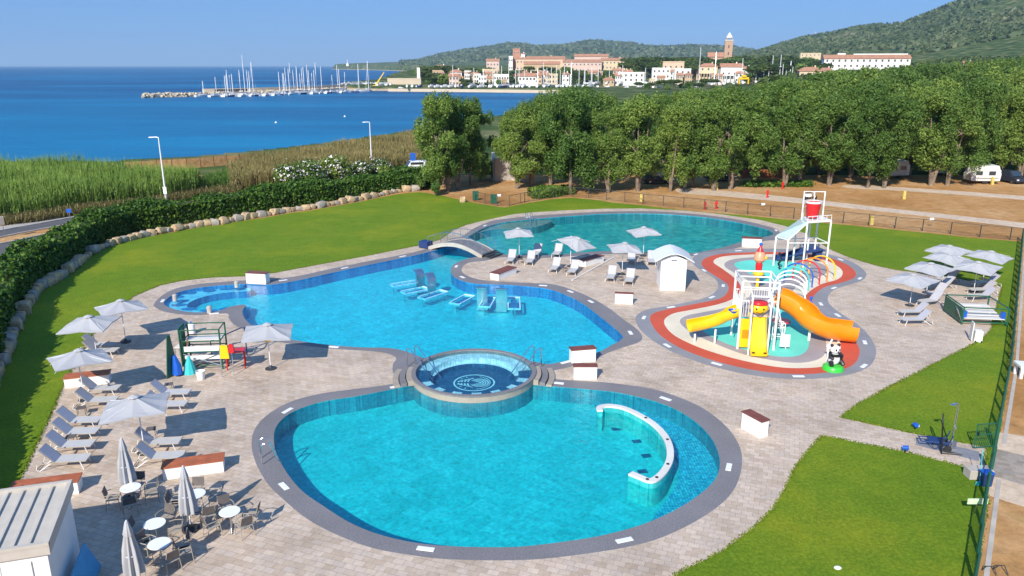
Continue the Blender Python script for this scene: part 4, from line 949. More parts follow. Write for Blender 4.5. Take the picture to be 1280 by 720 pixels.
# many small houses filling the slope
hg = random.Random(44)
for i in range(60):
    px = hg.choice([hg.uniform(545, 640), hg.uniform(640, 800), hg.uniform(800, 1010)]); D = hg.uniform(622, 740); gz_ = float(height(np.array([colx(px, D)]), np.array([D]))[0])
    hh_ = hg.choice([3.4, 5.8, 6.4]); wpx = hg.uniform(6, 14)
    def row_(z): return 360 - FPX * math.tan(PITCH - math.atan((H - z) / D))
    colr = hg.choice([WH, WH, CR, PE, PK, TN]); rf_ = hg.choice(['hip', 'gable', 'flat']); cn_ = {'white': 'white', 'cream': 'cream', 'peach': 'peach', 'pink': 'pink', 'tan': 'tan'}[colr[0]]
    building('small_house', 'small %s %s roofed house, %s of the scattered ones, in the %s of the town' % (cn_, {'hip': 'hipped', 'gable': 'gable', 'flat': 'flat'}[rf_], nth(i), 'left' if px < 640 else 'middle' if px < 850 else 'right'), px - wpx / 2, px + wpx / 2, row_(gz_ + hh_ + 1.5), row_(gz_ + .5), D, colr, hg.uniform(7, 10), rf_, (3, 1 if hh_ < 4 else 2), 'scattered houses of the town')
# church
D = 900; X = colx(909, D); zb = AT(909, 80, D).z; zt = AT(909, 51, D).z
ch = thing('church', 'brick church with tall square bell tower and pointed white spire', 'church', (X, D, zb), -.2)
MB().box((0, 0, (zt - zb) / 2 - 3), (8.5, 8.5, zt - zb + 6)).build('bell_tower', wallmat('brick2', (.46, .30, .20)), ch)
hh = zt - zb
mb = MB(); mb.box((0, 0, hh + .4), (9.4, 9.4, .8)); mb.build('cornice', wallmat('trim', (.62, .60, .55)), ch)
mb = MB()
for sx in (-1, 1):
    for sy in (-1, 1): mb.box((sx * 2.9, sy * 2.9, hh + 1.9), (1, 1, 2.2))
mb.box((0, 0, hh + 3.2), (7.4, 7.4, .5)); mb.build('belfry', wallmat('brick2', (.46, .30, .20)), ch)
MB().add([(-3.3, -3.3, hh + 3.45), (3.3, -3.3, hh + 3.45), (3.3, 3.3, hh + 3.45), (-3.3, 3.3, hh + 3.45), (0, 0, AT(909, 40, D).z - zb)], [(0, 1, 4), (1, 2, 4), (2, 3, 4), (3, 0, 4), (3, 2, 1, 0)]).build('spire', wallmat('white', None), ch)
zn = AT(909, 71, D).z - zb
mb = MB(); mb.box((-8, 10, zn / 2 - 3), (26, 14, zn + 6)); mb.build('nave', wallmat('brick2', None), ch)
MB().add([(-22, 2, zn), (6, 2, zn), (6, 18, zn), (-22, 18, zn), (-22, 10, zn + 5), (6, 10, zn + 5)], [(0, 1, 5, 4), (2, 3, 4, 5), (1, 2, 5), (3, 0, 4), (3, 2, 1, 0)]).build('nave_roof', ROOF, ch)
for zz in (.45, .75): MB().box((0, -4.3, hh * zz), (1.2, .2, 3)).build('window', M['shutter'], ch)
# sea wall with pale tower at the harbour mouth
D = 660
sw = thing('harbour_wall', 'pale stone harbour wall with a slim tower at its right end', 'wall', (colx(505, D), D, SEA)); wd = 42 / 999.5 * D
MB().box((0, 0, 3.6), (wd, 5, 8.4)).build('rampart', wallmat('stonew', (.55, .46, .34)), sw)
MB().box((0, -2.3, 8.2), (wd, .6, .9)).build('parapet', wallmat('stonew', None), sw)
tw = MB().box((wd / 2 - 2, 0, 8), (2.8, 2.8, 18), taper=.85).build('lookout_tower', wallmat('white', None), sw)
# quay edge
qe = MB(); qq = [Vector(G(a, b, SEA)[:2]) for a, b in ((486,114.2),(600,115.2),(716,116.7))]
qe.strip(qq, 3.0, SEA - 1, SEA + 2.0); tag(qe.build('quay_edge', wallmat('stonew', None)), kind='structure')
# breakwater
bp_ = [(colx(182, 480), 480), (colx(205, 490), 490), (colx(260, 505), 505), (colx(330, 535), 535), (colx(400, 590), 590), (colx(440, 660), 660), (colx(490, 760), 760)]
bc = resample(smooth_loop([Vector(p) for p in bp_], 6, False), 2.0)
bk = tag(bpy.data.objects.new('breakwater', None), 'long rock breakwater with a stone wall on top sheltering the moored boats', 'breakwater'); COL.objects.link(bk)
MB().strip(bc, 9, SEA - 1, SEA + 2.0).build('core', wallmat('stonew', None), bk)
mb = MB(); mb.strip(bc[16:], 1.6, SEA + 2, SEA + 4.4); mb.build('parapet_wall', wallmat('stonew', None), bk, loc=(0, 3.2, 0))
mb = MB(); mb.strip(bc[20:60], .3, SEA + 2.2, SEA + 4.0); mb.build('dark_panels', M['shutter'], bk, loc=(0, 2.2, 0))
mb = MB(); g_ = random.Random(9)
for p in bc:
    for k in range(9):
        s = g_.uniform(1.0, 2.4); q = Matrix.Rotation(g_.uniform(0, 3), 3, Vector((g_.random(), g_.random(), g_.random())))
        mb.box((p.x + g_.uniform(-2, 2), p.y - 3.6 + g_.uniform(-3.5, 2.0), SEA + g_.uniform(-.3, 2.1)), (s, s * .8, s * .7), M=q, taper=.7)
o = mb.build('armour_rocks', wallmat('rocks', (.50, .42, .31)), bk); tag(o, kind='stuff')
# boats
def boat(px, D, L, mast_top_py, label, kind='sail', z=None, hullc='white', ang=None, land=False):
    X = colx(px, D); z = SEA if z is None else z
    t = thing('sailing_boat' if kind == 'sail' else 'motor_boat', label, 'boat', (X, D, z), ang if ang is not None else rnd.uniform(-.5, .5) + 1.2, 'boats in the harbour')
    n = 9; Bm = L * .30; vs = []; 
    for i in range(n):
        u = i / (n - 1); x = L * (u - .5); w = Bm / 2 * (1 - u ** 3) * (.75 + .25 * math.sin(min(u * 3, 1.57))); fz = 1.0 + .4 * u
        vs += [(x, -w, fz), (x, -w * .75, -.1), (x, 0, -.35), (x, w * .75, -.1), (x, w, fz)]
    fs = []
    for i in range(n - 1):
        for k in range(4): fs.append((i * 5 + k, i * 5 + k + 1, i * 5 + k + 6, i * 5 + k + 5))
        fs.append((i * 5 + 4, i * 5, i * 5 + 5, i * 5 + 9))
    fs.append((0, 1, 2, 3, 4))
    lift = 1.6 if land else 0
    MB().add([(a, b, c + lift) for a, b, c in vs], fs).build('hull', M['carwhite'] if hullc == 'white' else M['navy'], t)
    MB().box((-L * .05, 0, 1.45 + lift), (L * .38, Bm * .55, .8), taper=.8).build('cabin', M['white'], t)
    MB().box((-L * .05, 0, 1.6 + lift), (L * .39, Bm * .52, .22)).build('cabin_window', M['glass'], t)
    if land:
        mb = MB()
        for sx in (-.3, .3):
            for sy in (-1, 1): mb.tube([(sx * L, sy * Bm * .5, 0), (sx * L, sy * Bm * .3, lift + .2)], .08, 5)
        mb.build('cradle', M['darkmetal'], t)
    if kind == 'sail':
        ht = max(7, AT(px, mast_top_py, D).z - z)
        MB().tube([(L * .08, 0, 1 + lift), (L * .08, 0, ht)], .2, 6).build('mast', M['whitemetal'], t)
        MB().tube([(L * .08, 0, 2.2 + lift), (-L * .35, 0, 2.3 + lift)], .16, 6).build('boom', M['navy'] if rnd.random() < .5 else M['white'], t)
        mb = MB(); mb.tube([(L * .5, 0, 1.3 + lift), (L * .08, 0, ht - .3)], .03, 4); mb.tube([(-L * .48, 0, 1.1 + lift), (L * .08, 0, ht - .3)], .03, 4); mb.build('rigging', M['steel'], t)
    return t
m1 = [(357,245),(423,225),(472,219),(478,214),(484,190),(496,215),(505,210),(543,190),(566,115),(584,190),(592,195),(612,150),(742,200),(762,205),(770,208),(778,180),(790,185),(802,155),(818,190),(838,172),(848,206),(858,180),(866,175),(888,165),(893,190),(908,205),(920,190),(932,152),(955,172),(1013,215),(1037,165),(1045,185),(1075,200),(1148,160),(1195,145)]
for i, (a, b) in enumerate(m1):
    px = 160 + a / 4; py = 40 + b / 4; D = np.interp(px, [180, 260, 330, 400, 440], [478, 492, 518, 560, 600]) + rnd.uniform(-4, 2)
    boat(px, D, 10 + (250 - b) / 14, py, 'sailing boat with the %s mast from the left along the rock breakwater' % nth(i))
for i in range(34):
    px = 286 + i * 5.0 + rnd.uniform(-2, 2); D = np.interp(px, [180, 260, 330, 400, 470], [474, 486, 506, 548, 590])
    boat(px, D, rnd.uniform(7, 12), 0, '%s low white motor boat from the left below the breakwater' % nth(i), 'motor', hullc='navy' if i % 6 == 1 else 'white')
m2 = [(480,235),(601,250),(658,255),(710,245),(760,240),(800,230),(840,255),(862,240),(893,260),(970,250),(1003,220),(1020,250),(1045,245),(1077,235),(1100,262),(1122,240),(1163,215),(1205,260),(1240,255),(1275,250)]
for i, (a, b) in enumerate(m2):
    px = 460 + a / 4.571; py = 30 + b / 4.571; D = 592 + rnd.uniform(-2, 6)
    boat(px, D, rnd.uniform(8, 12), py, 'boat with the %s mast from the left laid up on the quay before the town' % nth(i), z=SEA + 1.8, land=True)
for i in range(20):
    px = 505 + i * 10.6 + rnd.uniform(-3, 3); D = 586 + rnd.uniform(-2, 8)
    boat(px, D, rnd.uniform(6, 9), 0, '%s small motor boat from the left drawn up on the quay' % nth(i), 'motor', z=SEA + 1.8, hullc='navy' if i % 5 == 2 else 'white', land=True)
m3 = [(50,255,640),(90,260,640),(125,250,640),(190,265,640),(265,235,640),(400,250,640),(435,262,640),(705,135,600),(797,155,610),(770,250,600),(820,255,600),(855,262,600),(915,262,600),(948,195,640),(960,265,600),(1035,255,600),(1075,262,600),(1105,255,600),(1120,180,620),(1165,175,600),(1182,230,600),(1205,255,600),(1228,210,610),(1243,245,600),(1268,270,600)]
for i, (a, b, D) in enumerate(m3):
    px = 720 + a / 4.571; py = 30 + b / 4.571; z = max(gz(colx(px, D), D), -.8)
    boat(px, D, rnd.uniform(8, 12), py, 'dry docked boat under the %s mast from the left before the villas' % nth(i), z=z, land=True)
for i in range(24):
    px = 428 + i * 2.6 + rnd.uniform(-1, 1); D = 640 + (i * 37) % 70
    boat(px, D, rnd.uniform(7, 13), 0, '%s white boat from the left laid up in the yard beside the breakwater' % nth(i), 'motor', z=SEA + 1.8, land=True)
# yellow harbour crane and yellow boat lift
D = 640; X = colx(468, D)
cr = thing('harbour_crane', 'yellow harbour crane with slanting boom beside the breakwater', 'crane', (X, D, SEA + .5))
MB().box((0, 0, 1.6), (5, 3, 2.6), taper=.8).build('crane_body', M['yellow'], cr); MB().box((0, 0, .2), (7, 3.6, .8)).build('crane_base', M['darkmetal'], cr)
MB().tube([(0, 0, 2.5), (7.5, 0, 13)], .6, 4, radii=[.7, .35]).build('boom', M['yellow'], cr)
D = 600; X = colx(931, D); z = gz(X, D)
yl = thing('boat_lift', 'bright yellow boat lift among the dry docked masts', 'boat lift', (X, D, z)); mb = MB()
mb.box((0, 0, 5.2), (7, 3, 1.5)); mb.box((0, 0, 6.5), (3, 3, 2)); [mb.box((sx * 3.4, 0, 2.4), (.7, 2.6, 4.9)) for sx in (-1, 1)]
mb.build('lift_frame', M['yellow'], yl); [MB().tube([(sx * 3.4, -1.3, .5), (sx * 3.4, 1.3, .5)], .55, 12).build('wheel', M['tyre'], yl) for sx in (-1, 1)]
# cars on the quay and lot
def car_mesh_parts(t, bodym, L=4.2, Wd=1.75, hb=.75, ht=1.45, van=False):
    mb = MB(); prof = [(-L/2, .3), (-L/2, hb), (-L*.44, hb + .08), (-L*.34 if not van else -L*.46, ht - .03), (L*.12 if not van else L*.18, ht), (L*.28 if not van else L*.33, hb + .1), (L*.47, hb - .1), (L/2, .5), (L/2, .3)]
    n = len(prof); vs = []
    for s in (-1, 1):
        for x, z in prof: vs.append((x, s * Wd / 2 * (.86 if z > hb + .2 else 1), z))
    mb.add(vs, [tuple(range(n - 1, -1, -1)), tuple(range(n, 2 * n))] + [(i, (i + 1) % n, n + (i + 1) % n, n + i) for i in range(n)])
    mb.build('body', bodym, t, bevel=.04)
    z0 = (hb + ht) / 2 + .06; q = (ht - hb) * .55
    mb = MB(); 
    for s in (-1, 1): mb.box((-.1, s * (Wd / 2 * .93), z0), (L * .46, .03, q))
    mb.build('side_windows', M['glass'], t)
    x0, x1 = (L*.12, L*.28) if not van else (L*.18, L*.33)
    MB().add([(x0 + .05, -Wd*.40, ht - .03), (x0 + .05, Wd*.40, ht - .03), (x1 + .03, Wd*.42, hb + .14), (x1 + .03, -Wd*.42, hb + .14)], [(0, 1, 2, 3)]).build('windscreen', M['glass'], t, loc=(.02, 0, .03))
    for sx in (-.31, .31):
        for s in (-1, 1):
            w = MB().tube([(sx * L, s * (Wd / 2 - .18), .32), (sx * L, s * (Wd / 2 + .02), .32)], .32, 16).build('wheel', M['tyre'], t)
            MB().tube([(sx * L, s * (Wd / 2 + .01), .32), (sx * L, s * (Wd / 2 + .03), .32)], .18, 12).build('rim', M['steel'], w)
    for s in (-1, 1): MB().box((L / 2 - .01, s * Wd * .36, .62), (.06, .3, .16)).build('headlight', M['trim'], t)
c0 = None
for i, (px, D) in enumerate(((500,604),(520,606),(548,600),(566,602),(640,602),(748,604),(760,606),(784,590),(800,604),(818,585),(824,592),(872,590),(948,590))):
    X = colx(px, D); z = max(gz(X, D), SEA + 1.7)
    lab = '%s tiny parked car from the left on the harbour quay' % nth(i)
    if c0 is None: c0 = thing('parked_car', lab, 'car', (X, D, z), .2, 'cars on the harbour quay'); car_mesh_parts(c0, M['carwhite'])
    else: dup(c0, (X, D, z), rnd.uniform(0, 3), lab)
# trees of the town
tg = random.Random(12); spots = []
def town_tree(px, py_top, D, k, s):
    X = colx(px, D); z = gz(X, D); th = 8.3 if k[0] == 'p' else 6.8
    zt = AT(px, py_top, D).z; sc = max(.75, min(2.6, (zt - z) / th))
    z = min(z, zt - th * sc) if (zt - z) / th < .5 else zt - th * sc
    return X, D, z, sc
rows = [(530,562,84,93,880,12),(528,560,92,99,700,8),(525,562,82,90,760,22),(535,560,90,98,660,14),(560,620,84,92,740,20),(585,650,88,96,700,14),(575,660,98,104,640,14),(655,730,82,92,800,16),(690,760,87,97,700,18),(720,780,90,100,680,14),(785,875,71,74,900,26),(780,830,76,84,780,12),(850,905,72,76,860,16),(862,905,78,86,740,10),(905,1010,70,76,860,26),(915,1000,78,90,740,20),(935,1035,80,92,620,20),(800,900,98,106,560,12),(990,1035,74,80,760,12)]
ti = 0
for (a, b, y0, y1, D, n) in rows:
    n = int(n * 1.35) if b < 1000 and y0 > 75 else n
    for i in range(n):
        px = a + (b - a) * (i + tg.random()) / n; py = tg.uniform(y0, y1); DD = D + tg.uniform(-25, 25); k = tg.choice(['p0', 'p1', 'p2', 'p0', 'b0', 'b1'])
        X, Y, z, sc = town_tree(px, py, DD, k, 1)
        side = 'left' if px < 640 else 'middle' if px < 850 else 'right'
        tree(k, 'umbrella_pine' if k[0] == 'p' else 'town_tree', ('dark umbrella pine' if k[0] == 'p' else 'round green tree') + ' among the houses in the %s of the town' % side, (X, Y, z), (sc * tg.uniform(1.1, 1.8), sc * tg.uniform(1.1, 1.8), sc), tg.uniform(0, 6), 'trees in the %s of the town' % side); ti += 1
# masts / small tower on the ridge
D = 2600
for nm, lab, px, py, h_ in (('radio_mast', 'small pale radio mast on the ridge left of the hill', 1018.5, 47.5, 16), ('chimney_stack', 'pale lighthouse on the far headland at the horizon', 434.5, 81, 14)):
    p = AT(px, py, D); mb = MB(); t = thing(nm if px > 500 else 'headland_lighthouse', lab, 'mast' if px > 500 else 'lighthouse', (p.x, p.y, p.z - 3))
    mb.box((0, 0, 3), (8, 8, 8)); mb.build('mast_base' if px > 500 else 'keeper_house', wallmat('white', None), t)
    MB().tube([(0, 0, 0), (0, 0, h_ + 6)], 1.2, 6, radii=[1.6, .7]).build('mast' if px > 500 else 'light_tower', wallmat('white', None), t)
# mooring buoys in the bay
for i, (a, b) in enumerate(((345, 153.5), (431, 146), (481, 173), (482, 170))):
    p = G(a, b, SEA); MBt = MB().lathe([(.001, -.3), (.4, 0), (.4, .25), (.1, .4), (.1, .55), (.001, .6)], 12)
    tag(MBt.build('mooring_buoy', M['white'], loc=p), '%s white mooring buoy from the left on the open bay' % nth(i), 'buoy', 'mooring buoys')
# ================================================================== parasols
def parasol_mesh(side=2.45, seed=0, furl=False):
    r = random.Random(seed); c = side / 2
    vs = [(0, 0, 2.62)]; ring = []
    pts = [(c, c), (0, c * 1.0), (-c, c), (-c, 0), (-c, -c), (0, -c), (c, -c), (c, 0)]
    fs = []; rings = 5
    for j in range(1, rings + 1):
        u = j / rings
        for k, (x, y) in enumerate(pts):
            corner = k % 2 == 0; z = 2.62 - .50 * u ** 1.12 - (0 if corner else -.07 * u) - .05 * math.sin(math.pi * u)
            vs.append((x * u * (1 if corner else .985), y * u * (1 if corner else .985), z))
            nx, ny = pts[(k + 1) % 8]; a = .5; mx, my = (x + nx) / 2 * u, (y + ny) / 2 * u
            zz = 2.62 - .50 * u ** 1.12 + .035 * u - .05 * math.sin(math.pi * u) - .05 * u * (1 if j < 5 else .4)
            vs.append((mx, my, zz))
    for k in range(16):
        l = (k + 1) % 16; fs.append((0, 1 + k, 1 + l))
        for j in range(rings - 1):
            o0 = 1 + j * 16; o1 = o0 + 16; fs.append((o0 + k, o1 + k, o1 + l, o0 + l))
    # valance edge
    o0 = 1 + (rings - 1) * 16; n0 = len(vs)
    for k in range(16): x, y, z = vs[o0 + k]; vs.append((x * .995, y * .995, z - .06))
    for k in range(16): l = (k + 1) % 16; fs.append((o0 + k, n0 + k, n0 + l, o0 + l))
    return vs, fs
def parasol(base, rz, label, yellow=False, tilt=(0, 0), side=2.45, wmat='canvas'):
    t = thing('parasol', label, 'parasol', base, rz, 'open square parasols on the pool deck')
    MB().lathe([(.30, 0), (.30, .05), (.10, .09), (.05, .22), (.035, .22)], 24).build('base', M['darkmetal'], t, True)
    MB().tube([(0, 0, .1), (0, 0, 2.6)], .024, 8).build('pole', M['whitemetal'] , t, True)
    vs, fs = parasol_mesh(side, 0)
    cn = MB().add(vs, fs).build('canopy', M[wmat], t)
    cn.rotation_euler = (tilt[0], tilt[1], 0)
    MB().lathe([(.001, 2.70), (.20, 2.63), (.26, 2.585)], 8).build('vent_cap', M[wmat], cn)
    mb = MB(); c = side / 2
    for (x, y) in ((c, c), (0, c), (-c, c), (-c, 0), (-c, -c), (0, -c), (c, -c), (c, 0)):
        mb.tube([(0, 0, 2.52), (x * .96, y * .96, 2.11 if x and y else 2.17)], .010, 4)
        mb.tube([(0, 0, 1.85), (x * .5, y * .5, 2.33)], .008, 4)
    mb.build('ribs', M['whitemetal'], t)
    if yellow:
        bg = MB(); bg.ball((0, 0, 1.78), .26, sc=(1, 1, .8)); bg.ball((.1, -.14, 2.0), .16); bg.ball((-.12, -.12, 1.98), .15)
        tag(bg.build('rolled_towel', M['yellow'], loc=base, smooth=True), 'yellow bundle tied round the pole of the parasol at the edge of the middle pool', 'bundle')
    return t
def furled(base, label, s=1.0, rz=0):
    t = thing('furled_parasol', label, 'parasol', base, rz, 'furled parasols among the cafe tables')
    MB().lathe([(.30, 0), (.30, .06), (.08, .10), (.05, .25), (.03, .25)], 24).build('base', M['darkmetal'], t, True)
    MB().tube([(0, 0, .1), (0, 0, 2.75 * s)], .026, 8).build('pole', M['whitemetal'], t, True)
    MB().lathe([(.10, .72 * s), (.26, .78 * s), (.25, 1.2 * s), (.20, 1.7 * s), (.13, 2.2 * s), (.15, 2.24 * s), (.05, 2.7 * s), (.001, 2.74 * s)], 80, mod=lambda th, z: 1 + .26 * math.sin(th * 8) * (1 if z < 2.2 * s else .3) + .06 * math.sin(th * 3 + z * 2)).build('canopy', M['canvas'], t, True)
    MB().lathe([(.20, 1.46 * s), (.22, 1.5 * s), (.20, 1.54 * s)], 24).build('strap', M['sling_b'], t)
    return t
U = [((157.5,427.5), 42, 'pale parasol farthest back of the four at the left, beside the bay of seats'),
     ((122,449), 8, 'pale parasol second from the back at the left, over two loungers by the lawn'),
     ((106,500), 40, 'pale parasol over the orange topped bench at the left edge of the deck'),
     ((181,566), 24, 'pale parasol nearest the cafe tables, above two loungers'),
     ((338.5,461), 10, 'pale parasol with a yellow bundle on its pole beside the middle pool'),
     ((649,322), 5, 'pale parasol at the left end of the peninsula by the water'),
     ((713,333), 40, 'tilted pale parasol over the middle pair of loungers on the peninsula'),
     ((804,320), 8, 'pale parasol left of the white cabin, standing at the far edge of the peninsula'),
     ((777.5,343), 8, 'pale parasol in front of the white cabin over two loungers'),
     ((1182,341), 38, 'farthest left parasol of the cluster at the right lawn'),
     ((1229,349), 40, 'parasol nearest the right fence, with its point over the lawn'),
     ((1178,352), 38, 'second parasol from the back in the right cluster'),
     ((1217,364), 40, 'parasol standing over the green framed rack in the right cluster'),
     ((1158,366), 38, 'middle parasol of the left row of the right cluster'),
     ((1137,382), 38, 'nearest parasol of the right cluster, over two loungers')]
for i, (b_, rz, lab) in enumerate(U):
    p = G(*b_); tl = (0, 0)
    if i == 6: tl = (.30, .0)
    if i > 8: tl = (R(4), R(-3))
    tl = (tl[0] + R(rnd.uniform(-3, 3)), tl[1] + R(rnd.uniform(-3, 3))); rz += rnd.uniform(-5, 5)
    pp_ = parasol(p, R(rz), lab, yellow=(i == 4), tilt=tl, side=2.5 if i < 5 else 2.35 if i < 9 else 2.55)
for o in bpy.data.objects:
    if o.get('category') == 'parasol' and o.location.x > 22: o.scale = (1, 1, .88)
furled(G(163, 622), 'furled pale parasol at the table by the end of the left bench', .92)
furled(G(239, 662), 'furled pale parasol in the middle of the cafe tables', .93)
furled(G(172, 741), 'furled pale parasol at the bottom edge beside the shed', .95)
# lying white pole
a = G(715, 351); c = G(767, 322.5); mb = MB().tube([(a.x, a.y, .05), (c.x, c.y, .07)], .045, 8)
tag(mb.build('white_pole', M['white'], smooth=True), 'long white pole lying on the paving between the peninsula loungers', 'pole')

# ================================================================== loungers
def lounger(label):
    t = thing('sun_lounger', label, 'sun lounger', (0, 0, 0), 0, 'grey sling sun loungers')
    w = .33
    MB().box((.42, 0, .36), (1.20, .60, .025)).build('seat', M['sling'], t)
    q = Matrix.Rotation(R(-47), 3, 'Y'); bk = MB().box((0, 0, 0), (.78, .60, .025), M=Matrix.Rotation(R(47), 3, 'Y')).build('backrest', M['sling_b'], t, loc=(-.18 - .26, 0, .36 + .29))
    mb = MB()
    for s in (-1, 1): mb.tube([(-.18, s * w, .36), (1.04, s * w, .36)], .022, 6); mb.tube([(-.18, s * w, .36), (-.72, s * w, .93)], .02, 6)
    mb.tube([(1.04, -w, .36), (1.04, w, .36)], .022, 6); mb.tube([(-.72, -w, .93), (-.72, w, .93)], .02, 6); mb.tube([(-.85, -w, .30), (-.18, -w, .36)], .018, 6); mb.tube([(-.85, w, .30), (-.18, w, .36)], .018, 6)
    mb.build('frame', M['taupe'], t, True)
    for s in (-1, 1):
        MB().tube([(.80, s * w, .36), (.92, s * (w + .02), 0)], .02, 6).build('leg', M['whitemetal'], t, True)
        MB().tube([(-.30, s * w, .35), (-.78, s * w, .02), (-.92, s * w, .06), (-.85, s * w, .30)], .018, 6).build('leg', M['whitemetal'], t, True)
    MB().tube([(-.92, -w, .06), (-.92, w, .06)], .018, 6).build('ground_bar', M['taupe_d'], t, True)
    return t
LN = [((124,437.5), 0, 'farthest back of the two loungers under the second left parasol'), ((125,444.5), 0, 'nearer of the two loungers under the second left parasol'),
      ((124,493), 4, 'first lounger in front of the orange topped bench at the left'), ((120,508), 6, 'second lounger in front of the orange topped bench at the left'),
      ((98,533.5), 4, 'farthest of the four loungers lined up along the left lawn edge'), ((94,548), 5, 'second of the four loungers lined up along the left lawn edge'),
      ((87,564.5), 6, 'third of the four loungers lined up along the left lawn edge'), ((80,583), 7, 'nearest of the four loungers along the left lawn edge'),
      ((212,498), 3, 'farther lounger half hidden behind the large near parasol'), ((207,513), 3, 'nearer lounger half hidden behind the large near parasol'),
      ((196,561), 6, 'farther lounger beside the pole of the large near parasol'), ((199,579), 7, 'nearer lounger just behind the orange bench by the cafe tables'),
      ((639,327.5), 258, 'left lounger of the pair under the left parasol of the peninsula'), ((663,329), 258, 'right lounger of the pair under the left parasol of the peninsula'),
      ((694,338), 252, 'left lounger of the pair beside the dark topped bench on the peninsula'), ((717,341.5), 252, 'right lounger of the pair beside the dark topped bench on the peninsula'),
      ((764,349), 255, 'left lounger of the nearest pair before the white cabin'), ((787,353), 255, 'right lounger of the nearest pair before the white cabin'),
      ((789,327), 260, 'left lounger of the pair just left of the cabin roof'), ((814,329), 260, 'right lounger of the pair touching the shade left of the cabin'),
      ((671,319.5), 255, 'small lounger standing at the far water edge, left one'), ((697,319.5), 255, 'small lounger standing at the far water edge, right one'),
      ((1142,395), 183, 'farther lounger of the nearest pair in the right cluster'), ((1145,405), 183, 'nearest lounger of the right cluster'),
      ((1163,381), 200, 'lounger in the middle of the right cluster, near one'), ((1170,371), 205, 'lounger in the middle of the right cluster, far one'),
      ((1178,361), 195, 'lounger under the middle parasols of the right cluster'), ((1184,353), 195, 'farthest lounger at the left of the right cluster'),
      ((1233,358), 180, 'farthest lounger near the right fence'), ((1228,367), 183, 'second lounger near the right fence'), ((1227,375), 183, 'lounger just behind the green framed rack')]
L0 = None
for (a, b), rz, lab in LN:
    p = G(a, b)
    if L0 is None: L0 = lounger(lab); L0.location = p; L0.rotation_euler.z = R(rz)
    else: dup(L0, p, R(rz), lab)
ST = None
for (a, b), lab in (((651,329.5), 'under the left parasol of the peninsula'), ((706,341), 'between the loungers by the dark topped bench'), ((775.5,352.5), 'between the nearest pair before the white cabin'), ((801.5,328.5), 'between the pair left of the cabin'),
                    ((103,519), 'between the bench pair and the lawn row at the left'), ((90,556), 'in the row along the left lawn edge'), ((190,546), 'behind the loungers under the large near parasol'), ((212,489), 'beside the lounger behind the large near parasol')):
    lab = 'small low dark side table ' + lab; p = G(a, b)
    if ST is None:
        ST = thing('side_table', lab, 'side table', p, 0, 'low side tables between loungers')
        MB().box((0, 0, .40), (.40, .40, .03)).build('table_top', M['taupe_d'], ST, bevel=.01)
        for s in (-1, 1):
            for q in (-1, 1): MB().tube([(s * .16, q * .16, .39), (s * .19, q * .19, 0)], .014, 6).build('leg', M['taupe_d'], ST)
    else: dup(ST, p, rnd.uniform(0, .4), lab)

# ================================================================== cafe tables and chairs
def chair(label):
    t = thing('cafe_chair', label, 'chair', (0, 0, 0), 0, 'taupe armchairs round the cafe tables')   # faces +x
    MB().box((0, 0, .44), (.44, .46, .035)).build('seat', M['taupe'], t, bevel=.012)
    mb = MB(); bkp = [(-.22 - .09 * u + .0, y, .50 + .36 * u) for u in (0, 1) for y in (-.2, .2)]
    MB().box((0, 0, 0), (.03, .44, .34), M=Matrix.Rotation(R(-13), 3, 'Y')).build('backrest', M['taupe_d'], t, loc=(-.25, 0, .70), bevel=.01)
    for sx in (-1, 1):
        for sy in (-1, 1): MB().tube([(sx * .20, sy * .22, .45 if sx < 0 else .64), (sx * .25, sy * .25, 0)], .015, 6).build('leg', M['taupe'], t)
    for sy in (-1, 1): MB().tube([(.21, sy * .23, .64), (0, sy * .25, .66), (-.24, sy * .22, .64), (-.30, sy * .2, .88)], .017, 6).build('armrest', M['taupe'], t, True)
    return t
def ctable(label):
    t = thing('cafe_table', label, 'table', (0, 0, 0), 0, 'round white cafe tables')
    MB().lathe([(.001, .745), (.36, .745), (.37, .735), (.36, .72), (.001, .72)], 40).build('table_top', M['white'], t, True)
    MB().tube([(0, 0, .04), (0, 0, .72)], .035, 10).build('pedestal', M['steel'], t, True)
    mb = MB()
    for k in range(4): mb.box((math.cos(k * math.pi / 2) * .17, math.sin(k * math.pi / 2) * .17, .03), (.34 if k % 2 == 0 else .06, .06 if k % 2 == 0 else .34, .035))
    mb.build('base', M['steel'], t); return t
T0 = C0 = None
tabs = [((163,609), 'table beside the first furled parasol', (200, 290, 20, 100)), ((193,654), 'table left of the middle furled parasol', (170, 250, 10, 90)),
        ((199,679), 'table nearest the bottom shed', (150, 320, 30, 240)), ((287,639), 'rightmost table', (215, 330, 20, 120)), ((244,617), 'table hidden behind the middle furled parasol', (200, 20, 110, 290))]
dirs = {0: 'right', 45: 'far right', 90: 'far', 135: 'far left', 180: 'left', 225: 'near left', 270: 'near', 315: 'near right'}
for (a, b), nm, angs in tabs:
    p = G(a, b, .745); p.z = 0; lab = 'round white cafe ' + nm
    if T0 is None: T0 = ctable(lab); T0.location = p
    else: dup(T0, p, rnd.uniform(0, 1), lab)
    for an in angs:
        r_ = rnd.uniform(.62, .78); q = p + Vector((math.cos(R(an)), math.sin(R(an)), 0)) * r_; d = dirs[int(((an + 22.5) % 360) // 45 * 45)]
        lab = 'taupe armchair on the %s side of the %s' % (d, nm); rz = R(an + 180) + rnd.uniform(-.35, .35)
        if C0 is None: C0 = chair(lab); C0.location = q; C0.rotation_euler.z = rz
        else: dup(C0, q, rz, lab)
for (a, b), rz, lab in (((222, 640), 10, 'taupe armchair standing alone left of the middle furled parasol'), ((262, 655), 120, 'taupe armchair right of the middle furled parasol base'), ((232, 702), 30, 'taupe armchair at the bottom right of the nearest table')):
    dup(C0, G(a, b), R(rz), lab)

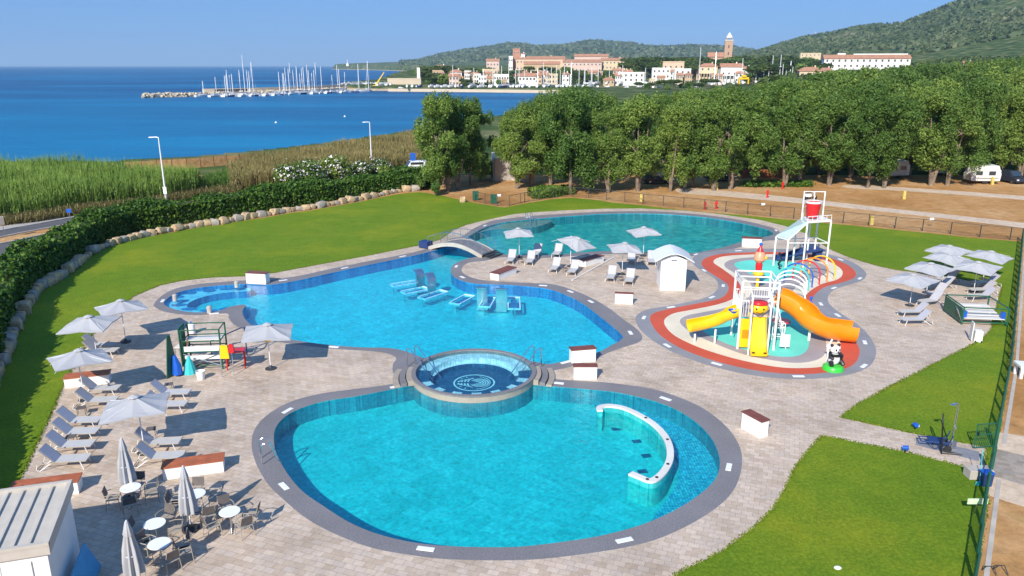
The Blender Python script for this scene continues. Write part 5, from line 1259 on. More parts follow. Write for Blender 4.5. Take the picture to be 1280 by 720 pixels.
# ================================================================== white box benches
def boxbench(A, B, zt, depth, label, top='terracotta', vents=False, cat='bench box'):
    a = G(*A, zt); b_ = G(*B, zt); d = b_ - a; L = d.length; an = math.atan2(d.y, d.x); mid = (a + b_) / 2
    t = thing('box_bench', label, cat, (mid.x, mid.y, 0), an, 'white boxes with wooden tops')
    MB().box((0, depth / 2, (zt - .05) / 2), (L - .06, depth - .06, zt - .05)).build('box_body', M['white'], t, bevel=.012)
    mb = MB(); n = 4
    for k in range(n): mb.box((0, depth * (k + .5) / n, zt - .02), (L + .02, depth / n - .012, .05))
    mb.build('top_boards', M[top], t); return t
M['darkwood'] = simple('dark_red_board', (.20, .06, .04), .55, var=.25, scale=2.5)
boxbench((306,341), (331.5,342.3), .85, .7, 'white box with red top at the far edge of the bay of seats', 'darkwood')
boxbench((78,473.8), (136,467.5), .55, .75, 'long orange topped white bench under the third left parasol')
boxbench((9,613.3), (97,602), .55, .75, 'long orange topped white bench behind the shed roof')
boxbench((201,586), (279.5,575.5), .55, .75, 'long orange topped white bench behind the cafe tables')
boxbench((714.7,438), (746,435.5), .8, .6, 'farther of the two white boxes between the middle and front pools', 'darkwood')
boxbench((717,458.3), (747.3,458.3), .75, .5, 'nearer of the two white boxes between the middle and front pools', 'darkwood')
boxbench((926.6,514), (951.7,527.4), .85, .55, 'single white box standing turned right of the front pool', 'darkwood')
boxbench((768.5,366.2), (792,367.3), .8, .35, 'small white box on the paving left of the playground', 'darkwood')
boxbench((611,341), (624.3,342), .55, 2.6, 'long dark topped white bench end on at the water of the peninsula', 'darkwood').rotation_euler.z += -.30
boxbench((721,324.5), (733.5,325.5), .55, 2.6, 'long dark topped white bench in the middle of the peninsula', 'darkwood').rotation_euler.z += -.42
boxbench((928,297.5), (953,298.5), .85, .8, 'white box with dark top at the right end of the far pool', 'darkwood')

# ================================================================== cabin and shed
p = G(840.5, 363.5); cb = thing('changing_cabin', 'white changing cabin with overhanging curved roof on the peninsula', 'cabin', (p.x, p.y, 0), R(-4))
w_, dd, eh = 1.85, 2.2, 2.35
MB().add([(-w_/2, 0, 0), (w_/2, 0, 0), (w_/2, 0, eh), (0, 0, eh + .42), (-w_/2, 0, eh), (-w_/2, dd, 0), (w_/2, dd, 0), (w_/2, dd, eh), (0, dd, eh + .42), (-w_/2, dd, eh)],
         [(0, 1, 2, 3, 4), (9, 8, 7, 6, 5), (1, 6, 7, 2), (5, 0, 4, 9), (0, 5, 6, 1)]).build('wall', M['white'], cb)
vs = []; fs = []; n = 10
for j, y in enumerate((-.35, dd + .5)):
    for k in range(n + 1):
        u = k / n * 2 - 1; x = u * (w_ / 2 + .5); z = eh + .50 - .62 * abs(u) ** 1.5
        vs += [(x, y, z + .05), (x, y, z)]
m2_ = 2 * (n + 1)
for k in range(n):
    a = 2 * k; fs += [(a, a + 2, m2_ + a + 2, m2_ + a), (a + 1, m2_ + a + 1, m2_ + a + 3, a + 3), (a, a + 1, a + 3, a + 2), (m2_ + a, m2_ + a + 2, m2_ + a + 3, m2_ + a + 1)]
fs += [(0, m2_, m2_ + 1, 1), (2 * n, 2 * n + 1, m2_ + 2 * n + 1, m2_ + 2 * n)]
MB().add(vs, fs).build('roof', M['whitemetal'], cb)
dr = MB().box((0, -.015, 1.0), (.85, .03, 2.0)).build('door', M['white'], cb, bevel=.006); MB().box((.33, -.05, 1.05), (.03, .05, .16)).build('handle', M['steel'], dr)
MB().box((0, -.02, 2.32), (.42, .03, .09)).build('vent', M['steel'], cb)
for k in range(6): MB().box((w_ / 2 + .004, .2 + k * .36, 1.15), (.006, .012, 2.2)).build('board_joint', M['trim'], cb)
# beige roofed shed bottom-left
A_ = G(60, 677, 2.70); an = R(17)
sh = thing('service_shed', 'white service shed with ribbed beige metal roof in the bottom left corner', 'shed', (A_.x, A_.y, 0), an)
LW, LD = 6.0, 3.2; fh, bh = 2.55, 2.85
MB().add([(-LW, .12, 0), (-.12, .12, 0), (-.12, .12, fh - .1), (-LW, .12, fh - .1), (-LW, LD - .1, 0), (-.12, LD - .1, 0), (-.12, LD - .1, bh - .1), (-LW, LD - .1, bh - .1)],
         [(0, 1, 2, 3), (7, 6, 5, 4), (1, 5, 6, 2), (4, 0, 3, 7)]).build('wall', M['white'], sh)
rf = MB().add([(-LW, 0, fh), (0, 0, fh), (0, LD, bh), (-LW, LD, bh), (-LW, 0, fh - .28), (0, 0, fh - .28), (0, LD, bh - .28), (-LW, LD, bh - .28)], [(0, 1, 2, 3), (0, 4, 5, 1), (1, 5, 6, 2), (2, 6, 7, 3), (7, 6, 5, 4)]).build('roof', M['roofmetal'], sh)
mb = MB(); slope = math.atan2(bh - fh, LD)
for k in range(14): mb.box((-.55 - k * .42, LD / 2, (fh + bh) / 2 + .03), (.07, LD - .34, .07), M=Matrix.Rotation(slope, 3, 'X'))
mb.build('roof_rib', M['roofmetal'], rf)
mb = MB(); mb.box((-.06, LD / 2, (fh + bh) / 2 + .05), (.12, LD, .12), M=Matrix.Rotation(slope, 3, 'X')); mb.box((-LW / 2, .06, fh + .05), (LW, .12, .12)); mb.box((-LW / 2, LD - .06, bh + .05), (LW, .12, .12)); mb.build('roof_edge', M['roofmetal'], rf)
for k, x in enumerate((-.95, -1.75, -2.7, -3.5)):
    d_ = MB().box((x, .10, 1.05), (.78, .04, 2.05)).build('door', M['white'], sh, bevel=.008); MB().box((x + (.3 if k % 2 == 0 else -.3), .06, 1.05), (.03, .05, .2)).build('handle', M['steel'], d_)
bb = MB().box((0, 0, 0), (1.0, 2.6, .05), M=Matrix.Rotation(R(68), 3, 'Y')).build('board', M['trim'], None, loc=Vector((A_.x, A_.y, 0)) + Matrix.Rotation(an, 3, 'Z') @ Vector((.38, 1.2, .5)))
bb.rotation_euler.z = an; bb.data.materials[0] = M['cyanp']; bb.data.materials[0] = simple('blue_board', (.05, .33, .60), .5); tag(bb, 'large light blue board leaning against the side of the shed', 'board')

# ================================================================== playground
white = M['white']
def P_(a, b): p = G(a, b); return Vector((p.x, p.y, 0))
# front tower
TL = P_(935, 443.5); TR = P_(958.5, 444.5); 
ax = (TR - TL).normalized(); ay = Vector((-ax.y, ax.x, 0)); wx = (TR - TL).length; RZ = math.atan2(ax.y, ax.x)
tw = thing('play_tower', 'white pipe framed water play tower with yellow slide in the playground', 'play tower', TL, RZ)
x0, x1 = -.45, wx + .55; y0, y1 = .95, 3.4
for x, y in ((x0, y0), (x1, y0), (x0, y1), (x1, y1)): MB().tube([(x, y, 0), (x, y, 4.1)], .07, 8).build('post', white, tw, True)
for x in (.0, wx): MB().tube([(x, 0, 0), (x, .05, 3.5), ], .05, 8).build('post', white, tw, True)
mb = MB()
for z in (4.1, 3.75):
    mb.tube([(x0, y0, z), (x1, y0, z), (x1, y1, z), (x0, y1, z)], .055, 8, closed=True)
mb.tube([(0, .05, 3.5), (wx, .05, 3.5)], .05, 8); mb.tube([(0, .05, 3.5), (0, y0, 3.75)], .04, 8); mb.tube([(wx, .05, 3.5), (wx, y0, 3.75)], .04, 8)
mb.build('top_frame', white, tw, True)
MB().box(((x0 + x1) / 2, (y0 + y1) / 2 + .2, 1.95), (x1 - x0, y1 - y0 - .2, .12)).build('platform', M['rubgrey'], tw)
mb = MB()
for (xa, ya, xb, yb) in ((x0, y0, x0, y1), (x0, y1, x1, y1), (x1, y0 + 1.1, x1, y1), (x0, y0, .0, y0), (wx, y0, x1, y0)):
    L = math.hypot(xb - xa, yb - ya); nn = max(2, int(L / .14))
    mb.tube([(xa, ya, 2.95), (xb, yb, 2.95)], .03, 6)
    for k in range(nn + 1): u = k / nn; mb.tube([(xa + (xb - xa) * u, ya + (yb - ya) * u, 2.0), (xa + (xb - xa) * u, ya + (yb - ya) * u, 2.95)], .014, 5)
mb.build('railing', white, tw)
sl = [Vector((wx / 2, 1.1, 2.02)), Vector((wx / 2, .9, 1.95)), Vector((wx / 2, .35, 1.0)), Vector((wx / 2, -.05, .35)), Vector((wx / 2, -.45, .16))]
def chute(pts, w, lip, mat, parent, name='slide', rnd_=False, n=10, th=.05):
    pts = smooth_loop([Vector(p) for p in pts], 6, False); vs = []; fs = []; m = n + 1
    for i, p in enumerate(pts):
        t = pts[min(i + 1, len(pts) - 1)] - pts[max(i - 1, 0)]; t.normalize(); s = t.cross(Vector((0, 0, 1))); s.normalize(); u = s.cross(t)
        prof = []
        if rnd_:
            for k in range(m): a = math.pi * (1 + k / n) + (k / n - .5) * rnd_; prof.append((math.cos(a) * w / 2, math.sin(a) * w / 2 + lip))
        else: prof = [(-w / 2, lip), (-w / 2 + .02, 0), (0, -.02), (w / 2 - .02, 0), (w / 2, lip)]
        for off in (0, th):
            for (a, b) in prof:
                q = 1 + (off / (w / 2)); vs.append(p + s * a * q + u * ((b - off) if not rnd_ else (b - lip) * q + lip))
    mm = len(prof)
    for i in range(len(pts) - 1):
        a, b = i * 2 * mm, (i + 1) * 2 * mm
        for k in range(mm - 1): fs += [(a + k, a + k + 1, b + k + 1, b + k), (a + mm + k, b + mm + k, b + mm + k + 1, a + mm + k + 1)]
        for k in (0, mm - 1): fs.append((a + k, b + k, b + mm + k, a + mm + k))
    for i in (0, len(pts) - 1):
        a = i * 2 * mm
        for k in range(mm - 1): fs.append((a + k, a + k + 1, a + mm + k + 1, a + mm + k))
    return MB().add(vs, fs).build(name, mat, parent, True)
chute(sl, wx * .82, .22, M['yellow'], tw)
MB().box((wx / 2, 1.05, 2.12), (wx * .8, .35, .16)).build('slide_entry', M['sling_b'], tw)
for s in (-1, 1): MB().box((wx / 2 + s * .32, -.40, .30), (.16, .05, .06)).build('slide_foot_mark', M['black'], tw)
MB().box((x0 + .38, y0 - .02, 1.0), (.62, .05, 1.75)).build('side_panel', M['yellow'], tw); MB().box((x0 + .38, y0 - .06, .95), (.40, .04, .5)).build('panel_square', M['orange'], tw)
cf_ = MB().ball((wx / 2, .75, 2.62), .42, sc=(1.25, .9, .85), n=14).build('round_face_panel', M['yellow'], tw, True)
MB().ball((wx / 2, .75, 2.92), .42, sc=(1.2, .95, .42), n=12).build('red_cap', M['red'], cf_, True)
for s in (-1, 1): MB().ball((wx / 2 + s * .2, .40, 2.64), .055).build('eye', M['black'], cf_, True)
MB().tube([(wx / 2 - .2, .40, 2.45), (wx / 2, .36, 2.38), (wx / 2 + .2, .40, 2.45)], .025, 6).build('mouth', M['black'], cf_, True)
# ladder on the right of the tower
mb = MB()
for yy in (1.2, 1.75): mb.tube([(x1 + .1, yy, 2.6), (x1 + .75, yy, 0)], .03, 6)
for k in range(6): u = k / 6 + .08; mb.tube([(x1 + .75 - .65 * u, 1.2, 2.6 * u), (x1 + .75 - .65 * u, 1.75, 2.6 * u)], .025, 6)
mb.build('ladder', white, tw, True)
MB().box((x1 + .65, y0 + .2, .55), (.55, .05, .75)).build('step_frame', white, tw)
# left short slide
chute([(x0 + .1, 1.6, 1.95), (x0 - .5, 1.55, 1.7), (x0 - 1.1, 1.8, 1.25), (x0 - 1.9, 1.9, .95), (x0 - 2.75, 1.65, .82)], .8, .30, M['yellow'], tw, 'curved_slide', 1.0)
for (x, y, h) in ((x0 - 2.4, 1.7, .55), (x0 - 1.2, 1.8, .85)): MB().tube([(x, y, 0), (x, y, h)], .06, 8).build('slide_leg', white, tw)
MB().lathe([(.30, .12), (.20, -.06), (.001, -.1)], 20, (x0 - .35, 1.3, 2.15)).build('blue_funnel', M['blue'], tw, True)
MB().tube([(x0 - .35, 1.3, 1.2), (x0 - .35, 1.3, 2.1)], .03, 6).build('funnel_stem', white, tw)
# big orange slide
def loc_t(p): q = Matrix.Rotation(-RZ, 3, 'Z') @ (p - TL); return q
O = [(972, 371, 2.35), (985, 376, 2.2), (1000, 386, 1.8), (1014, 399, 1.35), (1031, 408, 1.0), (1050, 412, .80), (1069, 414.5, .72)]
op = []
for a, b, z in O: q = G(a, b, z); op.append(loc_t(q))
chute(op, 1.45, .12, M['orange'], tw, 'orange_slide', .9, 16, .05)
for k in (3, 5):
    q = op[k]; MB().tube([(q.x, q.y, 0), (q.x, q.y, q.z - .6)], .08, 8).build('slide_leg', white, tw)
MB().ball((op[5].x, op[5].y + .45, op[5].z + .1), .35, sc=(1.1, .8, .5)).build('slide_hump', M['orange'], tw, True)
# totem with coloured heads behind tower
p = P_(946, 366); p = G(946, 362); to_t = thing('spray_totem', 'tall spray totem of stacked salmon, red and yellow rounded shapes behind the play tower', 'totem', (p.x, p.y, 0))
MB().tube([(0, 0, 0), (0, 0, 1.4)], .12, 10).build('post', M['yellow'], to_t)
MB().lathe([(.30, 1.0), (.42, 1.25), (.30, 1.45), (.001, 1.45)], 20).build('yellow_collar', M['yellow'], to_t, True)
MB().lathe([(.22, 1.45), (.26, 1.9), (.20, 2.1)], 20).build('red_neck', M['red'], to_t, True)
MB().lathe([(.25, 2.1), (.42, 2.3), (.38, 2.75), (.2, 2.95), (.001, 2.95)], 20).build('salmon_bulb', M['pink'], to_t, True)
MB().lathe([(.26, 2.93), (.12, 3.2), (.08, 3.35), (.001, 3.36)], 16).build('red_cone', M['red'], to_t, True)
MB().ball((0, 0, 3.45), .13).build('purple_ball', M['blue'], to_t, True)
MB().ball((.38, -.1, 2.45), .16).build('yellow_knob', M['yellow'], to_t, True)
# spray hoops tunnel: individual hoops
hp = [((996, 382), 'white', 1), ((1001, 374), 'white', 1), ((1000, 369), 'white', 1), ((1004, 363), 'white', 1), ((1006, 358), 'cyanp', 1), ((1005, 353.5), 'blue', 1), ((1011, 350), 'red', 1), ((1019, 348), 'orange', 1), ((1027, 346), 'yellow', 1)]
centers = [(984,384),(985,377),(986,371),(988,365.5),(991,360.5),(997,356),(1007,352),(1017,348.5),(1026.5,345.5)]
cols = ['white','white','white','white','cyanp','blue','red','orange','yellow']
cps = [G(a, b) for a, b in centers]
for k, c_ in enumerate(cps):
    d = (cps[min(k + 1, 8)] - cps[max(k - 1, 0)]).normalized(); an = math.atan2(d.y, d.x)
    t = thing('spray_hoop', '%s spray hoop, %s from the tower in the tunnel of hoops' % ({'cyanp': 'aqua'}.get(cols[k], cols[k]), nth(k)), 'spray hoop', (c_.x, c_.y, 0), an, 'tunnel of coloured spray hoops')
    hw = 1.08; pts = [(0, -hw, 0), (0, -hw, .75)] + [(0, -hw * math.cos(a), .75 + .9 * math.sin(a)) for a in np.linspace(.2, math.pi - .2, 13)] + [(0, hw, .75), (0, hw, 0)]
    MB().tube(pts, .055, 8).build('hoop', M[cols[k]], t, True)
    for s in (-1, 1): MB().lathe([(.12, 0), (.12, .03), (.001, .03)], 12, (0, s * hw, 0)).build('foot_plate', M['steel'], t)
# bucket tower
Apt, Bp, Dp, Ep = P_(966.7, 331.7), P_(981.7, 336.7), P_(1008, 325), P_(1032.5, 331.7)
bt = thing('bucket_tower', 'white frame with frosted panel and red tipping bucket at the far end of the playground', 'play tower', (0, 0, 0))
Cp, Fp = P_(991, 328), P_(1017, 324)
low = 2.45; hi = 3.75
for q, z in ((Apt, low), (Bp, low), (Cp, low), (Dp, hi), (Ep, hi), (Fp, hi)): MB().tube([q, q + Vector((0, 0, z))], .075, 8).build('post', white, bt, True)
Dt, Et, At_, Bt_ = [v + Vector((0, 0, z)) for v, z in ((Dp, hi), (Ep, hi), (Apt, low), (Bp, low))]
Bh = Bp + (Ep - Bp) * .42; Bht = Bh + Vector((0, 0, hi)); Ah = Apt + (Fp - Apt) * .62; Aht = Ah + Vector((0, 0, hi)); Ft = Fp + Vector((0, 0, hi))
MB().tube([Bh, Bht], .075, 8).build('post', white, bt, True)
mb = MB()
for a, b in ((At_, Bt_), (Bt_, Bht), (At_, Aht), (Aht, Bht), (Bht, Et), (Aht, Ft), (Ft, Et), (Bp + Vector((0, 0, 2.2)), Ep + Vector((0, 0, 1.9))), (Apt + Vector((0, 0, 2.2)), Fp + Vector((0, 0, 1.9))), (Ep + Vector((0, 0, 1.9)), Fp + Vector((0, 0, 1.9)))): mb.tube([a, b], .05, 6)
mb.build('beam', white, bt, True)
up_ = Vector((0, 0, .06)); MB().add([At_ + up_, Bt_ + up_, Bht + up_, Aht + up_, At_ + up_ * 2, Bt_ + up_ * 2, Bht + up_ * 2, Aht + up_ * 2], [(3, 2, 1, 0), (4, 5, 6, 7), (0, 1, 5, 4), (1, 2, 6, 5), (2, 3, 7, 6), (3, 0, 4, 7)]).build('sloping_panel', M['translucent'], bt)
MB().add([Aht + up_, Bht + up_, Et + up_, Ft + up_, Aht + up_ * 1.8, Bht + up_ * 1.8, Et + up_ * 1.8, Ft + up_ * 1.8], [(3, 2, 1, 0), (4, 5, 6, 7), (0, 1, 5, 4), (1, 2, 6, 5), (2, 3, 7, 6), (3, 0, 4, 7)]).build('flat_panel', white, bt)
for a, b, c_ in ((Bht, Et, .5), (Aht, Ft, .5)):
    mb = MB(); mb.tube([a + Vector((0, 0, .5)), b + Vector((0, 0, .5))], .03, 6); [mb.tube([a.lerp(b, k / 5), a.lerp(b, k / 5) + Vector((0, 0, .5))], .02, 5) for k in range(6)]; mb.build('guard_rail', white, bt)
bc_ = (Bht + Et + Aht + Ft) / 4; bc_ = Vector((bc_.x - .35, bc_.y - .2, 0))
sl_ = [bc_ + Vector((-.85, 0, hi)), bc_ + Vector((-.85, 0, 6.1)), bc_ + Vector((.85, 0, 6.1)), bc_ + Vector((.85, 0, hi))]
MB().tube(smooth_loop(sl_, 1, False), .07, 8).build('bucket_arch', white, bt, True)
MB().tube([bc_ + Vector((0, 0, 5.3)), bc_ + Vector((0, 0, 6.1))], .04, 6).build('water_pipe', white, bt)
bk_ = MB().lathe([(.001, 4.0), (.44, 4.0), (.64, 5.25), (.60, 5.25), (.42, 4.06), (.001, 4.06)], 32, (bc_.x, bc_.y, 0)).build('bucket', M['red'], bt, True)
MB().lathe([(.655, 5.18), (.68, 5.34), (.60, 5.34), (.62, 5.2)], 32, (bc_.x, bc_.y, 0)).build('bucket_rim', white, bk_, True)
MB().tube([bc_ + Vector((-.85, 0, 4.9)), bc_ + Vector((.85, 0, 4.9))], .04, 8).build('bucket_axle', M['steel'], bt)
# dark blue pool slide shape under the bucket tower
p = P_(1010, 327); s = thing('blue_play_slide', 'dark blue slide lying under the bucket tower', 'slide', (p.x, p.y, 0)); 
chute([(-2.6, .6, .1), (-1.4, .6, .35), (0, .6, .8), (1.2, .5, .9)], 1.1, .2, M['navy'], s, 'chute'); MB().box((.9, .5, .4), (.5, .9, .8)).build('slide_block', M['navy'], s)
# small black climbing figure
p = G(974, 337); t = thing('black_spray_post', 'small black twisted spray post on the aqua floor', 'spray post', (p.x, p.y, 0))
MB().tube([(.12 * math.cos(k * .9), .12 * math.sin(k * .9), .1 + k * .12) for k in range(12)], .07, 8).build('twisted_stem', M['black'], t, True)
MB().tube([(0, 0, 0), (0, 0, .3)], .05, 8).build('stem_foot', M['black'], t)
# blue lever
p = G(1012, 391); t = thing('spray_lever', 'blue spray lever standing on the red band behind the orange slide', 'spray lever', (p.x, p.y, 0))
MB().tube([(0, 0, 0), (0, 0, 1.0)], .06, 8).build('lever_post', M['blue'], t); MB().tube([(-.3, 0, .55), (.15, 0, .75)], .035, 6).build('lever_handle', M['blue'], t); MB().ball((0, 0, 1.05), .11).build('lever_knob', M['blue'], t)
# round red spray disc
p = G(976, 408); t = thing('spray_disc', 'round red disc table under the orange slide', 'spray disc', (p.x, p.y, 0)); MB().lathe([(.001, .42), (.55, .42), (.6, .36), (.001, .34)], 28).build('disc', M['red'], t, True); MB().tube([(0, 0, 0), (0, 0, .36)], .08, 8).build('disc_stem', white, t)
# white step frame right of the tower
p = G(972, 426); t = thing('step_stool', 'white pipe step frame right of the play tower', 'step frame', (p.x, p.y, 0)); mb = MB()
for z in (.35, .9, 1.15): mb.tube([(-.3, -.2, z), (.3, -.2, z), (.3, .2, z), (-.3, .2, z)], .03, 6, closed=True)
for sx in (-.3, .3):
    for sy in (-.2, .2): mb.tube([(sx, sy, 0), (sx, sy, 1.15)], .03, 6)
mb.build('step_pipes', white, t)
# panda on green base
p = G(1041, 461.5); pd = thing('panda_figure', 'sitting black and white panda figure on a bright green round base', 'panda figure', (p.x, p.y, 0), R(12)); pd.scale = (1.08,) * 3
MB().lathe([(.001, .24), (.42, .24), (.50, .16), (.52, 0), (.001, 0)], 32).build('base', M['green'], pd, True)
bd = MB(); bd.ball((0, 0, .58), .30, sc=(1, .9, 1.1), n=14); bd.build('body', M['white'], pd, True)
hd = MB().ball((0, -.02, 1.08), .24, sc=(1.08, .95, .92), n=14).build('head', M['white'], pd, True)
for s in (-1, 1):
    MB().ball((s * .19, .02, 1.29), .085).build('ear', M['black'], hd, True); MB().ball((s * .09, -.22, 1.11), .05, sc=(1, .6, 1.3)).build('eye_patch', M['black'], hd, True)
    MB().tube([(s * .24, 0, .86), (s * .34, -.12, .74), (s * .20, -.28, .66)], .08, 8, radii=[.10, .09, .07]).build('arm', M['black'], pd, True)
    MB().tube([(s * .16, -.05, .42), (s * .30, -.22, .46), (s * .32, -.36, .34)], .1, 8, radii=[.13, .12, .09]).build('leg', M['black'], pd, True)
MB().ball((0, -.26, 1.03), .035).build('nose', M['black'], hd, True)
MB().lathe([(.28, .74), (.30, .80), (.27, .90)], 24, (0, 0, 0)).build('shoulder_band', M['black'], pd, True)
p = G(1034, 450); t = thing('white_spray_post', 'thin white spray post behind the panda figure', 'spray post', (p.x, p.y, 0)); MB().tube([(0, 0, 0), (0, 0, .9), (.15, 0, 1.25)], .05, 8).build('stem', white, t, True); MB().box((0, 0, .85), (.28, .12, .12)).build('nozzle', white, t)

# ================================================================== in-water jet beds and spouts
def jetbed(c4, label):
    q = [G(a, b, .0) for a, b in c4]; c_ = sum(q, Vector()) / 4; L = ((q[1] + q[2]) / 2 - (q[0] + q[3]) / 2); an = math.atan2(L.y, L.x); Wd = ((q[3] + q[2]) / 2 - (q[0] + q[1]) / 2).length
    t = thing('jet_bed', label, 'jet bed', (c_.x, c_.y, 0), an, 'jet beds rising from the middle pool'); l2, w2 = L.length / 2, max(.32, Wd / 2)
    mb = MB(); mb.box((l2 - .08, 0, -.1), (.16, w2 * 2, .18)); mb.box((-l2 + .05, 0, -.12), (.1, w2 * 2, .14))
    for s in (-1, 1): mb.box((0, s * (w2 - .04), -.12), (2 * l2 - .26, .08, .16))
    mb.build('bed_rim', M['ledge'], t, bevel=.02); [MB().tube([(sx * (l2 - .15), 0, -.85), (sx * (l2 - .15), 0, -.15)], .04, 6).build('bed_leg', M['steel'], t) for sx in (-1, 1)]
    MB().box((0, 0, -.17), (1.5 * l2, w2 * 1.0, .012)).build('bed_grille', M['wall2'], t)
for c4, lab in ((((487,354),(521,348.5),(530,351),(492,357)), 'long white rimmed jet bed farthest left in the middle pool'), (((500,363),(528,357),(540,360),(507,366)), 'second white rimmed jet bed beside the left spouts'),
                (((521,370),(551,361),(560,363.5),(532,373)), 'third white rimmed jet bed, nearest of the left group'), (((562,376.5),(582,366.5),(593,369),(573,380)), 'left jet bed of the group before the peninsula bench'),
                (((600,380),(607,369.5),(619,371),(611,384)), 'middle jet bed between the two steel spouts'), (((634.5,384),(634.5,370.5),(650,370.5),(651,385)), 'square jet bed right of the steel spouts')): jetbed(c4, lab)
def spout(a, b, an, label, w=.75):
    p = G(a, b, -.1); t = thing('water_spout', label, 'water spout', (p.x, p.y, -.70), an, 'curved steel water spouts'); vs = []; fs = []
    pr = [(0, 0), (.02, .9), (.05, 1.25), (.0, 1.5), (-.14, 1.70), (-.36, 1.80), (-.62, 1.78), (-.62, 1.74), (-.36, 1.74), (-.2, 1.66), (-.1, 1.5), (-.12, 0)]
    pr = [(-x, z) for x, z in pr]; n = len(pr)
    for s in (-1, 1): vs += [(s * w / 2, -y if False else y, z) for y, z in pr]
    fs = [tuple(range(n)), tuple(range(2 * n - 1, n - 1, -1))] + [(i, n + i, n + (i + 1) % n, (i + 1) % n) for i in range(n)]
    MB().add(vs, fs).build('curved_blade', M['steel'], t, True)
spout(603, 377, R(175), 'left curved steel spout before the peninsula bench'); spout(627, 379, R(175), 'right curved steel spout before the peninsula bench')
spout(526, 357, R(215) + math.pi, 'farther curved steel spout between the left jet beds', .7); spout(540, 362, R(215) + math.pi, 'nearer curved steel spout between the left jet beds', .7)

# ================================================================== arched bridge
Lp = G(535, 311); Rp = G(603, 322); d = (Rp - Lp); LB = d.length; an = math.atan2(d.y, d.x)
br = thing('footbridge', 'small arched grey footbridge with steel railings over the channel between the pools', 'bridge', Lp, an)
N = 16; wb = 1.9; arc = [(LB * u / N, .08 + .80 * math.sin(math.pi * min(1, u / N * .94 + .03))) for u in range(N + 1)]
vs = []; fs = []
for x, z in arc: vs += [(x, 0, z), (x, wb, z), (x, wb, z - .24), (x, 0, z - .24)]
for i in range(N):
    for k in range(4): l = (k + 1) % 4; fs.append((i * 4 + k, i * 4 + l, i * 4 + 4 + l, i * 4 + 4 + k))
MB().add(vs, fs).build('deck', M['coping'], br)
for y in (-.04, wb + .04): 
    vs = []; fs = []
    for x, z in arc: vs += [(x, y - .04, z + .05), (x, y + .04, z + .05), (x, y + .04, z - .30), (x, y - .04, z - .30)]
    for i in range(N):
        for k in range(4): l = (k + 1) % 4; fs.append((i * 4 + k, i * 4 + l, i * 4 + 4 + l, i * 4 + 4 + k))
    MB().add(vs, fs).build('side_beam', M['concrete'], br)
    mb = MB(); mb.tube([(x, y, z + .95) for x, z in arc], .028, 6)
    for i in range(0, N + 1, 2): mb.tube([(arc[i][0], y, arc[i][1]), (arc[i][0], y, arc[i][1] + .95)], .02, 6)
    for i in range(N):
        for k in (0, .5): x = arc[i][0] * (1 - k) + arc[i + 1][0] * k; z = arc[i][1] * (1 - k) + arc[i + 1][1] * k; mb.tube([(x, y, z + .05), (x, y, z + .92)], .008, 4)
    mb.build('railing', M['chrome'], br)
for k in range(3): MB().box((LB + .15 + .3 * k, wb / 2, .30 - .10 * k), (.32, wb, .06)).build('step', M['darkmetal'], br)
# pump box beneath left end
MB().box((-.4, .2, .35), (1.0, .8, .6)).build('pump_box', M['navy'], br)

# ================================================================== green framed racks
def rack(p, rz, label, flip=1):
    t = thing('lounge_rack', label, 'rack', p, rz, 'green framed racks'); g = M['greenmetal']
    for x in (-1.0, 1.0):
        for y in (-.6, .6): MB().tube([(x, y, 0), (x, y, 2.3)], .05, 6).build('post', g, t)
    mb = MB()
    for z in (.25, 1.05, 1.65, 2.3):
        for y in (-.6, .6): mb.tube([(-1, y, z), (1, y, z)], .035, 6)
        for x in (-1, 1): mb.tube([(x, -.6, z), (x, .6, z)], .035, 6)
    mb.build('crossbar', g, t)
    MB().box((0, .1, .95), (1.86, .8, .05)).build('shelf', M['offwhite'], t); MB().box((0, -.58, 1.22), (1.86, .05, .28)).build('front_board', M['white'], t); MB().box((0, .1, 1.6), (1.86, .7, .04)).build('shelf', M['offwhite'], t)
    MB().box((0, -.58, .72), (1.86, .05, .22)).build('front_board', M['white'], t)
    mb = MB(); mb.tube([(-1, -.62, .95), (1, -.62, .2)], .02, 5); mb.tube([(1, -.64, .95), (-1, -.64, .2)], .02, 5); mb.build('brace', M['steel'], t)
    MB().box((-1.12, -.1, 1.3), (.05, 1.0, 2.2)).build('side_screen', g, t)
    return t
pr = G(259, 457); rack(pr, R(6), 'tall green framed rack with white boards near the parasol with the yellow bundle')
# items round the left rack
q = G(217, 470); t = thing('green_screen', 'narrow green screen post with blue cloth left of the tall rack', 'screen', (q.x, q.y, 0), R(70)); MB().add([(-.45, 0, 0), (.45, 0, 0), (.1, 0, 2.3), (-.1, 0, 2.3), (-.45, .05, 0), (.45, .05, 0), (.1, .05, 2.3), (-.1, .05, 2.3)], [(0, 1, 2, 3), (7, 6, 5, 4), (0, 4, 5, 1), (1, 5, 6, 2), (2, 6, 7, 3), (3, 7, 4, 0)]).build('screen_panel', M['greenmetal'], t)
MB().tube([(.1, -.12, 1.15), (.12, -.2, .6), (.1, -.2, .1)], .2, 8, radii=[.08, .22, .26]).build('blue_cloth', M['blue'], t, True)
q = G(238, 466); t = thing('folded_cone', 'pale green folded cloth cone on the paving before the rack', 'cloth cone', (q.x, q.y, 0)); MB().lathe([(.38, 0), (.26, .4), (.06, .95), (.001, 1.0)], 9).build('cone', M['cyanp'], t)
q = G(251.5, 474); t = thing('white_bucket', 'white bucket standing before the tall green rack', 'bucket', (q.x, q.y, 0)); MB().lathe([(.001, 0), (.18, 0), (.24, .48), (.22, .48), (.17, .03), (.001, .03)], 24).build('bucket_body', M['white'], t, True); MB().tube([(-.24, 0, .46), (-.2, 0, .3), (0, -.26, .22), (.2, 0, .3), (.24, 0, .46)], .01, 5).build('bucket_handle', M['steel'], t)
